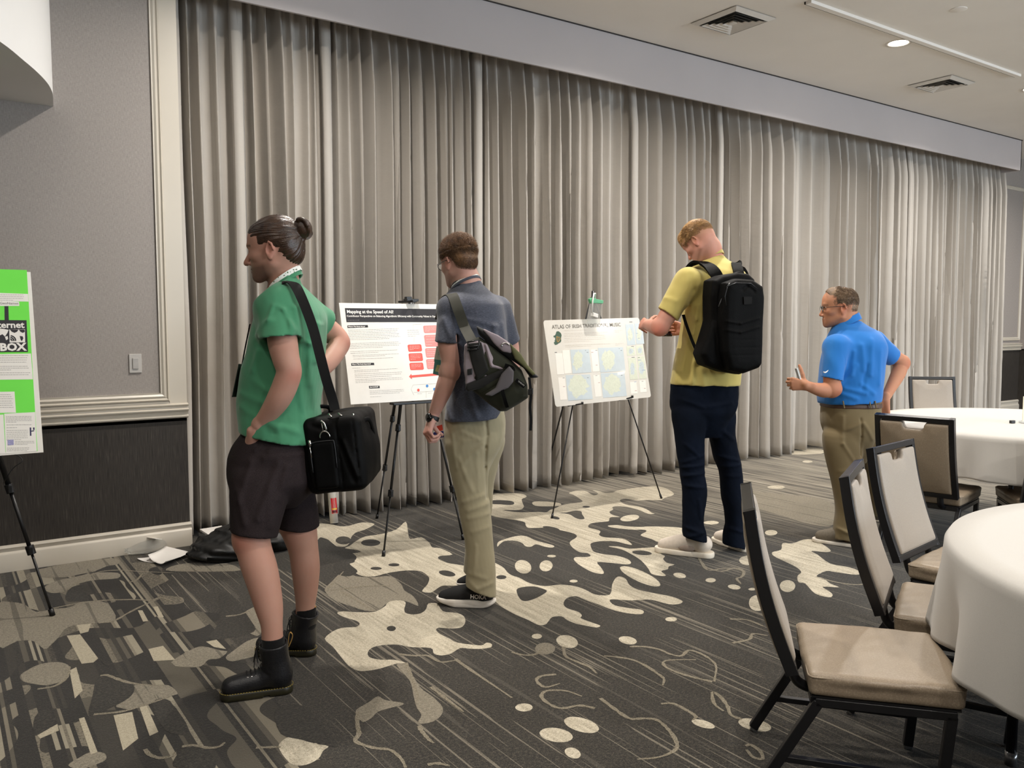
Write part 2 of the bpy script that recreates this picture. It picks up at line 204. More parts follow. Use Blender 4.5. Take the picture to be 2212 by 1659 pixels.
CARPET_FIELDS=[('L',[(1.398,3.492),(1.47,3.558),(1.521,3.57),(1.573,3.546),(1.605,3.573),(1.608,3.622),(1.58,3.705),(1.577,3.774),(1.611,3.777),(1.657,3.732),(1.72,3.688),(1.755,3.691),(1.817,3.731),(1.862,3.786),(1.919,3.76),(1.922,3.715),(1.873,3.636),(1.853,3.582),(1.874,3.541),(1.916,3.538),(1.962,3.574),(2.011,3.639),(2.047,3.614),(2.015,3.497),(2.06,3.438),(2.06,3.372),(2.019,3.298),(1.97,3.259),(1.923,3.279),(1.886,3.317),(1.862,3.297),(1.853,3.245),(1.859,3.171),(1.864,3.112),(1.912,3.046),(1.939,3.023),(1.972,3.037),(1.98,3.01),(1.957,2.982),(1.917,2.989),(1.878,3.016),(1.849,3.047),(1.823,3.043),(1.779,3.022),(1.735,3.026),(1.718,3.064),(1.737,3.124),(1.674,3.179),(1.641,3.234),(1.609,3.261),(1.564,3.277),(1.524,3.272),(1.488,3.234),(1.474,3.182),(1.501,3.133),(1.545,3.103),(1.573,3.044),(1.537,3.059),(1.463,3.053),(1.411,3.061),(1.374,3.087),(1.365,3.16),(1.377,3.27),(1.391,3.386)]),('D',[(1.718,3.422),(1.702,3.404),(1.685,3.403),(1.678,3.421),(1.683,3.446),(1.699,3.464),(1.716,3.464),(1.724,3.447)]),('M',[(1.661,4.137),(1.74,4.245),(1.878,4.394),(1.9,4.271),(1.979,4.198),(2.058,4.161),(2.043,4.001),(2.008,3.896),(2.001,3.778),(1.952,3.637),(1.934,3.736),(1.868,3.781),(1.755,3.691),(1.704,3.726),(1.669,3.834),(1.642,3.967)]),('L',[(2.167,5.567),(2.253,5.507),(2.29,5.4),(2.352,5.383),(2.463,5.418),(2.516,5.325),(2.395,5.219),(2.307,5.177),(2.23,5.08),(2.165,4.957),(2.101,4.887),(2.052,4.944),(2.045,5.017),(2.08,5.087),(2.061,5.148),(2.024,5.149),(1.971,5.163),(2.012,5.381)]),('L',[(2.134,4.887),(2.214,4.97),(2.315,5.045),(2.427,5.042),(2.571,5.097),(2.729,5.261),(2.597,4.975),(2.533,4.82),(2.612,4.814),(2.587,4.664),(2.548,4.554),(2.579,4.51),(2.571,4.343),(2.491,4.357),(2.45,4.303),(2.455,4.201),(2.484,4.142),(2.504,4.07),(2.432,3.937),(2.343,3.826),(2.273,3.808),(2.218,3.847),(2.164,3.82),(2.105,3.782),(2.077,3.817),(2.096,3.851),(2.162,3.919),(2.223,4.012),(2.244,4.103),(2.236,4.163),(2.18,4.209),(2.127,4.221),(2.069,4.224),(1.986,4.211),(1.935,4.246),(1.924,4.325),(1.944,4.348),(1.96,4.448),(1.971,4.517),(2.007,4.532),(2.034,4.592),(2.024,4.64),(2.029,4.719),(2.06,4.719),(2.13,4.713),(2.128,4.779),(2.087,4.852)]),('D',[(2.328,4.844),(2.287,4.801),(2.241,4.804),(2.215,4.851),(2.225,4.915),(2.266,4.961),(2.313,4.958),(2.339,4.91)]),('D',[(2.085,4.324),(2.067,4.31),(2.045,4.315),(2.03,4.336),(2.031,4.361),(2.049,4.376),(2.071,4.371),(2.086,4.349)]),('D',[(2.202,4.33),(2.184,4.315),(2.161,4.32),(2.146,4.342),(2.148,4.367),(2.166,4.382),(2.19,4.377),(2.205,4.355)]),('D',[(2.371,3.974),(2.344,3.959),(2.318,3.982),(2.309,4.03),(2.322,4.076),(2.349,4.092),(2.376,4.069),(2.384,4.02)]),('D',[(2.197,5.006),(2.155,4.948),(2.115,4.941),(2.097,4.989),(2.113,5.064),(2.155,5.124),(2.197,5.132),(2.214,5.082)]),('D',[(1.899,4.567),(1.96,4.584),(1.96,4.448),(1.944,4.348),(1.871,4.291),(1.832,4.353),(1.852,4.467)]),('D',[(2.036,5.165),(2.078,5.136),(2.073,5.045),(2.061,4.915),(2.08,4.813),(2.07,4.649),(2.02,4.562),(1.96,4.584),(1.908,4.6),(1.822,4.582),(1.84,4.687)]),('L',[(2.647,4.082),(2.679,3.968),(2.641,3.851),(2.627,3.785),(2.636,3.725),(2.628,3.61),(2.665,3.526),(2.746,3.501),(2.796,3.436),(2.805,3.354),(2.796,3.268),(2.842,3.218),(2.897,3.252),(2.984,3.343),(3.078,3.418),(3.115,3.421),(3.108,3.369),(3.051,3.277),(3.038,3.192),(3.068,3.098),(3.099,3.022),(3.102,2.96),(3.089,2.924),(3.045,2.911),(3.003,2.94),(2.98,3.035),(2.933,3.067),(2.881,3.093),(2.823,3.154),(2.793,3.147),(2.768,3.079),(2.801,3.007),(2.832,2.96),(2.819,2.924),(2.786,2.912),(2.754,2.943),(2.724,3.002),(2.711,3.07),(2.709,3.137),(2.701,3.228),(2.698,3.3),(2.641,3.305),(2.573,3.249),(2.545,3.185),(2.557,3.112),(2.539,3.062),(2.511,3.035),(2.518,2.955),(2.523,2.908),(2.493,2.899),(2.466,2.947),(2.446,2.99),(2.441,3.053),(2.45,3.108),(2.409,3.127),(2.361,3.094),(2.317,3.065),(2.289,3.085),(2.289,3.159),(2.282,3.24),(2.282,3.287),(2.287,3.379),(2.305,3.468),(2.305,3.556)]),('D',[(2.503,3.563),(2.559,3.581),(2.613,3.555),(2.629,3.494),(2.623,3.454),(2.575,3.422),(2.492,3.39),(2.433,3.39),(2.438,3.445)]),('D',[(2.583,3.775),(2.561,3.758),(2.538,3.76),(2.528,3.78),(2.536,3.808),(2.558,3.825),(2.581,3.823),(2.592,3.802)]),('L',[(3.439,5.223),(3.491,5.186),(3.543,5.073),(3.604,5.012),(3.694,4.968),(3.731,4.924),(3.802,4.97),(3.877,4.997),(3.974,5.05),(4.077,5.061),(4.183,5.051),(4.238,5.141),(4.299,5.301),(4.315,5.383),(4.429,5.423),(4.481,5.362),(4.439,5.25),(4.427,5.189),(4.49,5.215),(4.527,5.282),(4.553,5.361),(4.573,5.299),(4.56,5.212),(4.625,5.191),(4.73,5.238),(4.81,5.231),(4.94,5.23),(5.068,5.202),(5.135,5.155),(5.107,5.025),(5.031,4.885),(4.956,4.822),(4.838,4.791),(4.748,4.744),(4.699,4.778),(4.637,4.821),(4.575,4.843),(4.55,4.947),(4.464,4.92),(4.407,4.791),(4.433,4.691),(4.424,4.578),(4.37,4.462),(4.365,4.427),(4.325,4.455),(4.354,4.587),(4.35,4.708),(4.313,4.774),(4.255,4.774),(4.206,4.709),(4.13,4.666),(4.086,4.584),(4.081,4.496),(4.036,4.528),(3.989,4.506),(3.926,4.445),(3.852,4.462),(3.776,4.464),(3.718,4.421),(3.691,4.374),(3.7,4.304),(3.684,4.252),(3.619,4.19),(3.609,4.121),(3.675,4.046),(3.675,3.974),(3.628,3.879),(3.609,3.92),(3.598,3.998),(3.541,4.053),(3.48,4.066),(3.425,4.048),(3.358,3.959),(3.323,3.891),(3.336,3.817),(3.377,3.751),(3.385,3.659),(3.349,3.587),(3.307,3.574),(3.272,3.617),(3.239,3.664),(3.191,3.709),(3.14,3.617),(3.093,3.538),(3.061,3.517),(3.04,3.574),(3.055,3.676),(3.084,3.772),(3.12,3.843),(3.159,3.865),(3.201,3.835),(3.243,3.832),(3.269,3.889),(3.244,3.932),(3.265,4.023),(3.316,4.124),(3.365,4.175),(3.455,4.228),(3.497,4.289),(3.5,4.364),(3.485,4.437),(3.482,4.487),(3.466,4.53),(3.402,4.575),(3.343,4.616),(3.374,4.692),(3.417,4.764),(3.406,4.841),(3.366,4.939),(3.336,5.068)]),('L',[(3.765,5.718),(3.833,5.694),(3.941,5.642),(3.972,5.551),(3.937,5.462),(3.852,5.41),(3.767,5.277),(3.695,5.163),(3.609,5.105),(3.521,5.166),(3.447,5.236)]),('D',[(3.623,5.503),(3.689,5.479),(3.743,5.399),(3.712,5.315),(3.653,5.281),(3.602,5.35),(3.557,5.402)]),('D',[(3.791,4.863),(3.859,4.835),(3.951,4.848),(3.966,4.799),(3.912,4.723),(3.841,4.609),(3.797,4.604),(3.8,4.673),(3.832,4.779)]),('D',[(4.119,4.88),(4.097,4.867),(4.074,4.872),(4.064,4.891),(4.072,4.914),(4.094,4.927),(4.117,4.923),(4.128,4.903)]),('D',[(3.687,4.705),(3.665,4.694),(3.651,4.714),(3.653,4.753),(3.671,4.788),(3.693,4.8),(3.707,4.78),(3.705,4.74)]),('D',[(3.486,4.45),(3.458,4.444),(3.434,4.48),(3.427,4.537),(3.441,4.582),(3.469,4.589),(3.494,4.552),(3.501,4.495)]),('L',[(3.843,4.35),(3.907,4.323),(3.933,4.255),(4.005,4.189),(4.073,4.157),(4.216,4.009),(4.089,3.878),(4.024,3.893),(3.983,3.862),(3.949,3.769),(3.881,3.788),(3.816,3.833),(3.831,3.909),(3.838,4.022),(3.94,4.074),(3.965,4.119),(3.902,4.164),(3.843,4.252),(3.822,4.316)]),('L',[(3.618,3.791),(3.719,3.735),(3.636,3.635),(3.615,3.573),(3.562,3.536),(3.523,3.467),(3.532,3.414),(3.477,3.405),(3.432,3.369),(3.375,3.364),(3.339,3.291),(3.307,3.303),(3.292,3.356),(3.352,3.447),(3.427,3.581),(3.469,3.7),(3.499,3.834),(3.478,3.935),(3.527,3.901),(3.552,3.823)]),('D',[(3.587,3.658),(3.551,3.647),(3.515,3.671),(3.499,3.716),(3.514,3.756),(3.55,3.768),(3.587,3.744),(3.602,3.698)]),('L',[(3.848,5.262),(3.916,5.266),(3.987,5.187),(4.01,5.108),(3.952,5.045),(3.854,5.085),(3.796,5.154)]),('L',[(2.895,4.333),(2.964,4.425),(3.068,4.468),(3.159,4.479),(3.198,4.437),(3.187,4.327),(3.196,4.236),(3.204,4.147),(3.167,4.118),(3.141,4.163),(3.13,4.239),(3.072,4.211),(3.049,4.24),(3.076,4.319),(3.069,4.394),(3.012,4.42),(2.948,4.379)]),('L',[(1.769,2.414),(1.748,2.401),(1.724,2.406),(1.711,2.427),(1.716,2.451),(1.737,2.464),(1.762,2.459),(1.775,2.438)]),('L',[(1.75,2.155),(1.717,2.143),(1.681,2.165),(1.664,2.207),(1.676,2.247),(1.71,2.26),(1.746,2.238),(1.763,2.194)]),('L',[(1.86,2.146),(1.826,2.14),(1.795,2.173),(1.785,2.226),(1.802,2.269),(1.837,2.277),(1.869,2.242),(1.878,2.188)]),('L',[(2.525,2.662),(2.496,2.651),(2.472,2.667),(2.467,2.702),(2.484,2.736),(2.514,2.748),(2.539,2.731),(2.543,2.695)]),('L',[(2.881,2.763),(2.859,2.752),(2.836,2.758),(2.826,2.775),(2.835,2.795),(2.857,2.805),(2.88,2.8),(2.89,2.782)]),('L',[(2.218,2.957),(2.199,2.943),(2.181,2.945),(2.172,2.962),(2.18,2.983),(2.198,2.997),(2.218,2.995),(2.226,2.978)]),('L',[(2.295,2.794),(2.254,2.771),(2.224,2.79),(2.222,2.839),(2.249,2.891),(2.292,2.915),(2.323,2.896),(2.324,2.845)]),('L',[(3.416,3.212),(3.387,3.2),(3.366,3.215),(3.367,3.249),(3.388,3.282),(3.419,3.294),(3.44,3.279),(3.438,3.244)]),('L',[(3.502,3.071),(3.473,3.057),(3.448,3.06),(3.441,3.08),(3.455,3.104),(3.483,3.118),(3.509,3.115),(3.517,3.095)]),('L',[(3.508,2.904),(3.479,2.895),(3.458,2.908),(3.457,2.936),(3.475,2.963),(3.504,2.973),(3.525,2.96),(3.526,2.931)]),('L',[(3.556,2.843),(3.539,2.836),(3.523,2.84),(3.517,2.852),(3.524,2.866),(3.541,2.872),(3.558,2.869),(3.564,2.856)]),('L',[(4.004,3.192),(3.934,3.155),(3.88,3.158),(3.871,3.199),(3.914,3.255),(3.984,3.294),(4.041,3.291),(4.049,3.249)]),('L',[(3.423,2.668),(3.343,2.621),(3.29,2.616),(3.292,2.656),(3.35,2.719),(3.431,2.77),(3.489,2.776),(3.485,2.733)]),('L',[(3.069,3.952),(3.051,3.94),(3.03,3.945),(3.02,3.962),(3.025,3.982),(3.044,3.994),(3.064,3.989),(3.075,3.972)]),('L',[(2.865,3.493),(2.848,3.483),(2.83,3.486),(2.822,3.501),(2.828,3.519),(2.845,3.529),(2.863,3.527),(2.871,3.511)]),('L',[(2.78,3.812),(2.721,3.77),(2.694,3.794),(2.714,3.871),(2.771,3.959),(2.832,4.006),(2.86,3.981),(2.838,3.899)]),('L',[(2.942,3.82),(2.885,3.758),(2.836,3.735),(2.822,3.763),(2.851,3.826),(2.908,3.89),(2.959,3.916),(2.973,3.886)]),('L',[(3.186,3.181),(3.141,3.192),(3.134,3.301),(3.17,3.45),(3.231,3.554),(3.28,3.543),(3.285,3.423),(3.245,3.273)]),('L',[(4.543,3.966),(4.501,3.948),(4.459,3.958),(4.441,3.99),(4.457,4.025),(4.5,4.043),(4.543,4.033),(4.561,4.001)]),('L',[(4.204,4.422),(4.134,4.373),(4.056,4.359),(4.015,4.386),(4.034,4.439),(4.103,4.489),(4.183,4.505),(4.225,4.477)]),('L',[(2.206,1.927),(2.186,1.927),(2.168,1.95),(2.163,1.982),(2.174,2.006),(2.195,2.006),(2.213,1.982),(2.218,1.95)]),('L',[(2.362,1.808),(2.327,1.805),(2.297,1.833),(2.289,1.875),(2.307,1.908),(2.342,1.912),(2.373,1.883),(2.381,1.84)]),('L',[(1.694,2.045),(1.674,2.039),(1.66,2.053),(1.66,2.079),(1.674,2.103),(1.694,2.109),(1.709,2.095),(1.708,2.068)]),('M',[(2.18,2.809),(2.141,2.78),(2.104,2.782),(2.09,2.815),(2.107,2.859),(2.146,2.89),(2.184,2.888),(2.198,2.854)]),('L',[(4.224,3.256),(4.317,3.262),(4.448,3.352),(4.501,3.315),(4.641,3.332),(4.688,3.28),(4.569,3.087),(4.499,3.065),(4.447,3.136),(4.405,3.062),(4.303,2.905),(4.326,2.797),(4.297,2.698),(4.23,2.686),(4.179,2.78),(4.154,2.827),(4.024,2.801),(4.018,2.749),(3.968,2.675),(3.95,2.609),(3.887,2.665),(3.85,2.602),(3.812,2.553),(3.76,2.54),(3.754,2.618),(3.856,2.753),(3.846,2.787),(3.937,2.862),(4.015,2.894),(4.075,2.972),(4.122,3.095),(4.161,3.198)]),('L',[(3.775,2.756),(3.704,2.718),(3.655,2.716),(3.656,2.751),(3.706,2.804),(3.778,2.845),(3.829,2.847),(3.828,2.81)]),('L',[(5.504,3.782),(5.453,3.759),(5.414,3.763),(5.409,3.79),(5.441,3.826),(5.493,3.849),(5.533,3.846),(5.537,3.818)]),('L',[(6.003,4.513),(5.94,4.491),(5.878,4.507),(5.852,4.552),(5.879,4.6),(5.942,4.622),(6.006,4.606),(6.031,4.561)]),('L',[(7.351,5.198),(7.292,5.173),(7.243,5.18),(7.232,5.214),(7.266,5.257),(7.326,5.282),(7.376,5.276),(7.386,5.241)]),('L',[(4.648,3.546),(4.595,3.52),(4.553,3.523),(4.546,3.554),(4.578,3.594),(4.632,3.622),(4.675,3.619),(4.682,3.587)]),('L',[(4.54,3.967),(4.499,3.951),(4.456,3.962),(4.437,3.994),(4.452,4.028),(4.493,4.045),(4.536,4.034),(4.556,4.001)]),('L',[(7.523,5.813),(7.799,5.808),(8.163,5.876),(8.167,5.665),(7.931,5.477),(7.749,5.497),(7.567,5.602)]),('M',[(5.563,4.635),(5.668,4.498),(5.755,4.313),(5.84,4.133),(5.741,3.857),(5.165,3.466),(5.034,3.556),(5.08,3.802),(5.13,4.067),(5.161,4.26)]),('M',[(0.439,5.424),(0.481,5.442),(0.601,5.473),(0.744,5.475),(0.848,5.438),(0.868,5.355),(0.845,5.287),(0.786,5.278),(0.706,5.207),(0.635,5.194),(0.567,5.181),(0.473,5.231),(0.436,5.317)]),('M',[(0.217,4.858),(0.287,4.858),(0.333,4.777),(0.367,4.635),(0.442,4.63),(0.517,4.613),(0.56,4.668),(0.625,4.648),(0.666,4.595),(0.68,4.488),(0.67,4.3),(0.595,4.287),(0.532,4.32),(0.463,4.305),(0.417,4.195),(0.376,4.109),(0.347,4.074),(0.318,4.206),(0.259,4.247),(0.182,4.226)]),('M',[(0.237,3.815),(0.264,3.859),(0.305,3.895),(0.349,3.898),(0.391,3.869),(0.413,3.804),(0.399,3.733),(0.367,3.663),(0.315,3.654),(0.273,3.698),(0.241,3.751)]),('M',[(0.508,3.311),(0.562,3.383),(0.6,3.457),(0.659,3.409),(0.707,3.382),(0.72,3.287),(0.694,3.277),(0.629,3.267),(0.554,3.24),(0.516,3.279)]),('M',[(0.76,3.596),(0.804,3.65),(0.878,3.706),(0.924,3.71),(0.974,3.621),(0.994,3.589),(0.945,3.535),(0.904,3.547),(0.858,3.495),(0.802,3.526),(0.769,3.565)]),('M',[(0.972,3.534),(1.022,3.588),(1.103,3.661),(1.162,3.659),(1.108,3.492),(1.015,3.47),(0.974,3.481)]),('M',[(0.304,2.938),(0.334,2.967),(0.377,2.989),(0.412,2.955),(0.408,2.906),(0.371,2.892),(0.332,2.889)]),('M',[(1.144,3.938),(1.227,4.061),(1.294,4.062),(1.178,3.707),(1.138,3.775)]),('M',[(1.05,4.999),(1.126,5.075),(1.257,5.051),(1.379,4.933),(1.403,4.754),(1.27,4.815),(1.145,4.902)]),('M',[(0.441,5.038),(0.509,5.133),(0.604,5.155),(0.701,5.179),(0.814,5.101),(0.796,4.992),(0.68,5.029),(0.583,4.995),(0.521,4.902),(0.46,4.917)]),('D',[(0.518,4.824),(0.559,4.956),(0.619,4.971),(0.614,4.837),(0.606,4.687),(0.539,4.695),(0.513,4.726)]),('D',[(0.483,3.598),(0.52,3.618),(0.561,3.543),(0.593,3.476),(0.588,3.407),(0.555,3.346),(0.498,3.305),(0.444,3.278),(0.411,3.288),(0.445,3.436)]),('D',[(0.506,4.213),(0.563,4.299),(0.588,4.239),(0.577,3.951),(0.57,3.712),(0.54,3.716),(0.517,3.902),(0.502,4.022)]),('D',[(0.233,3.243),(0.249,3.375),(0.283,3.421),(0.308,3.372),(0.307,3.286),(0.247,3.222)]),('D',[(0.62,3.246),(0.677,3.247),(0.681,2.944),(0.614,3.002)]),('D',[(0.72,3.657),(0.762,3.629),(0.776,3.504),(0.757,3.469),(0.716,3.49)]),('D',[(0.638,2.84),(0.666,2.831),(0.699,2.776),(0.688,2.653),(0.589,2.721),(0.59,2.779)]),('D',[(1.188,4.412),(1.227,4.307),(1.196,3.902),(1.163,3.757),(1.038,3.744),(0.969,3.793),(1.071,3.989)]),('B',[(0.485,3.23),(0.546,3.22),(0.524,2.996),(0.466,2.938)]),('B',[(0.576,3.257),(0.6,3.261),(0.591,3.006),(0.56,2.993)]),('B',[(0.72,3.815),(0.781,3.818),(0.788,3.627),(0.711,3.664)]),('B',[(0.949,3.759),(0.994,3.756),(0.998,3.622),(0.961,3.675)]),('B',[(0.449,4.193),(0.501,4.176),(0.524,3.828),(0.501,3.793),(0.458,3.806)]),('B',[(0.506,4.317),(0.563,4.299),(0.537,4.192),(0.503,4.185)]),('B',[(0.407,3.759),(0.435,3.781),(0.424,3.521),(0.389,3.461)]),('B',[(0.243,3.219),(0.31,3.272),(0.308,3.214),(0.248,3.187)]),('B',[(0.378,3.273),(0.396,3.274),(0.395,2.977),(0.374,2.97)]),('B',[(0.782,4.37),(0.801,4.357),(0.793,4.182),(0.771,4.187)]),('B',[(0.855,4.379),(0.876,4.376),(0.866,4.197),(0.845,4.201)]),('L',[(0.908,2.685),(0.945,2.712),(0.969,2.688),(1.005,2.624),(1.035,2.616),(1.012,2.613),(1.038,2.576),(1.011,2.557),(0.98,2.519),(0.932,2.505),(0.899,2.528),(0.892,2.58),(0.896,2.65)]),('M',[(1.222,2.765),(1.287,2.797),(1.339,2.824),(1.348,2.778),(1.388,2.727),(1.384,2.706),(1.334,2.71),(1.283,2.708),(1.243,2.677),(1.207,2.666),(1.206,2.702)]),('M',[(1.364,2.55),(1.402,2.595),(1.417,2.66),(1.451,2.747),(1.504,2.879),(1.53,3.045),(1.562,3.023),(1.51,2.805),(1.509,2.706),(1.496,2.605),(1.452,2.546),(1.396,2.527)]),('D',[(0.974,2.923),(1.028,2.945),(1.076,2.912),(1.081,2.818),(1.07,2.579),(1.045,2.571),(0.983,2.666),(0.936,2.751)])]
CARPET_LINES=[[(2.301,2.626),(2.333,2.592),(2.371,2.53),(2.376,2.458),(2.361,2.368),(2.345,2.315),(2.299,2.275)],[(2.461,2.639),(2.514,2.602),(2.545,2.543),(2.547,2.479),(2.572,2.438),(2.642,2.463),(2.659,2.414),(2.645,2.34),(2.606,2.275),(2.491,2.183)],[(2.485,2.187),(2.457,2.248),(2.435,2.328),(2.438,2.403),(2.485,2.439),(2.594,2.375)],[(2.18,2.165),(2.219,2.138),(2.22,2.074),(2.21,2.02),(2.179,2.008)],[(2.33,1.911),(2.325,1.957),(2.371,2.014),(2.408,2.082),(2.409,2.119),(2.343,2.051),(2.326,1.992)],[(2.024,2.329),(2.009,2.229),(2.004,2.145),(2.048,2.115),(2.076,2.079),(2.059,2.008),(2.024,1.938),(1.979,1.895),(1.9,1.892),(1.831,1.923)],[(1.953,2.277),(1.922,2.326),(1.852,2.347),(1.836,2.404),(1.85,2.469),(1.896,2.495),(1.955,2.454),(1.977,2.381)],[(2.222,2.804),(2.166,2.72),(2.167,2.648),(2.176,2.574),(2.159,2.508)],[(2.019,2.595),(1.959,2.615),(1.918,2.591),(1.91,2.525),(1.978,2.518)],[(2.001,2.883),(2.023,2.831),(2.074,2.808),(2.156,2.85)],[(3.699,3.357),(3.641,3.261),(3.656,3.164),(3.75,3.164),(3.759,3.092),(3.668,3.029),(3.616,3.024),(3.559,2.944)],[(3.09,2.618),(3.149,2.562),(3.144,2.462)],[(2.19,1.778),(2.21,1.772),(2.201,1.726),(2.168,1.692),(2.153,1.717),(2.173,1.76)],[(2.865,2.409),(2.96,2.396),(3.027,2.43),(3.065,2.377)],[(0.835,2.705),(0.905,2.662)],[(1.222,2.75),(1.182,2.662),(1.158,2.597),(1.127,2.553),(1.157,2.481),(1.197,2.435),(1.201,2.365),(1.188,2.306)],[(1.593,3.14),(1.635,3.091),(1.684,3.057),(1.695,2.969),(1.757,2.946)],[(1.573,3.044),(1.534,2.929),(1.488,2.803),(1.447,2.702)],[(1.982,4.01),(1.866,4.075),(1.753,4.105),(1.667,4.133),(1.754,4.235),(1.878,4.394)],[(1.725,4.061),(1.734,3.904),(1.737,3.689)],[(1.254,2.282),(1.283,2.273),(1.309,2.237)],[(1.356,2.528),(1.346,2.493),(1.337,2.42),(1.339,2.392)],[(0.443,4.641),(0.564,4.653),(0.683,4.621),(0.797,4.554),(0.868,4.492),(0.917,4.509),(0.956,4.419)],[(0.595,4.287),(0.657,4.276),(0.736,4.355),(0.825,4.435),(0.915,4.498)],[(0.535,4.918),(0.585,5.008),(0.659,5.117),(0.743,5.181),(0.836,5.148),(0.931,5.05),(1.076,4.919)],[(0.83,4.881),(0.874,4.894),(0.927,5.007)],[(0.502,3.631),(0.525,3.622),(0.55,3.566),(0.583,3.498),(0.638,3.43),(0.694,3.391)],[(0.427,3.277),(0.51,3.245),(0.579,3.249),(0.688,3.274)],[(1.115,4.035),(1.182,4.023),(1.274,4.075)],[(0.633,2.854),(0.668,2.84),(0.704,2.794),(0.736,2.783),(0.759,2.8)],[(0.528,2.906),(0.533,2.86),(0.557,2.817),(0.593,2.808),(0.606,2.83)],[(0.281,3.634),(0.335,3.626),(0.372,3.66),(0.398,3.719),(0.413,3.804)],[(3.764,3.441),(3.611,3.233),(3.707,3.196),(3.779,3.146),(3.745,3.081),(3.658,3.027),(3.623,3.024),(3.569,2.952)],[(4.007,2.757),(4.016,2.669),(4.061,2.584),(4.137,2.558)],[(1.765,2.96),(1.759,2.886),(1.751,2.522)],[(1.545,2.781),(1.543,2.682),(1.54,2.529)]]
# ================================================================== THE ROOM
XL, XR, YB, YF = -4.5, 13.5, -6.5, 6.05
def wallpaper(name, c, c2, wsc=1.0):
    q = Nodes(name)
    a = q.noise(q.scale(q.x, 260, 260, 40), 1, 2); b = q.noise(q.scale(q.x, 60, 60, 420), 1, 2)
    f = q.math('ADD', q.math('MULTIPLY', a, .5), q.math('MULTIPLY', b, .5))
    q.col(q.ramp(f, [(.35, lin(c)), (.65, lin(c2))])); q.set(Roughness=.75, Specular_IOR_Level=.3); q.bump(f, .35, .002); return q.m
M_paper = wallpaper('wallpaper_grey', '8f8883', 'a59e98')
q = Nodes('wallpaper_dark'); a = q.noise(q.scale(q.x, 330, 330, 9), 1, 3)
q.col(q.ramp(a, [(.3, lin('2a2724')), (.62, lin('403b36')), (.75, lin('56504a'))])); q.set(Roughness=.6, Specular_IOR_Level=.25); q.bump(a, .4, .002); M_dark = q.m
M_trim = plain('trim_paint', 'c9c1b3', .35, var=.02, sc=3)
M_white = plain('ceiling_paint', 'ebe6df', .85, var=.02, sc=2)
M_soffit = plain('soffit_paint', 'b3adad', .8, var=.02, sc=2)
M_bulk = plain('bulkhead_paint', 'e6e5e3', .7, var=.015, sc=2)
def structure(mb, name, mats, bevel=0, smooth=False, label=None, parent=None):
    o = mb.build(name, mats, parent, bevel=bevel, smooth=smooth)
    if parent is None: o['kind'] = 'structure'
    if label: o['label'] = label
    return o
def quad(p, a, b, m=0, mb=None):
    mb = mb or MB(); p = np.array(p, float); a = np.array(a, float); b = np.array(b, float)
    return mb.add([p, p+a, p+a+b, p+b], [(0, 1, 2, 3)], m)
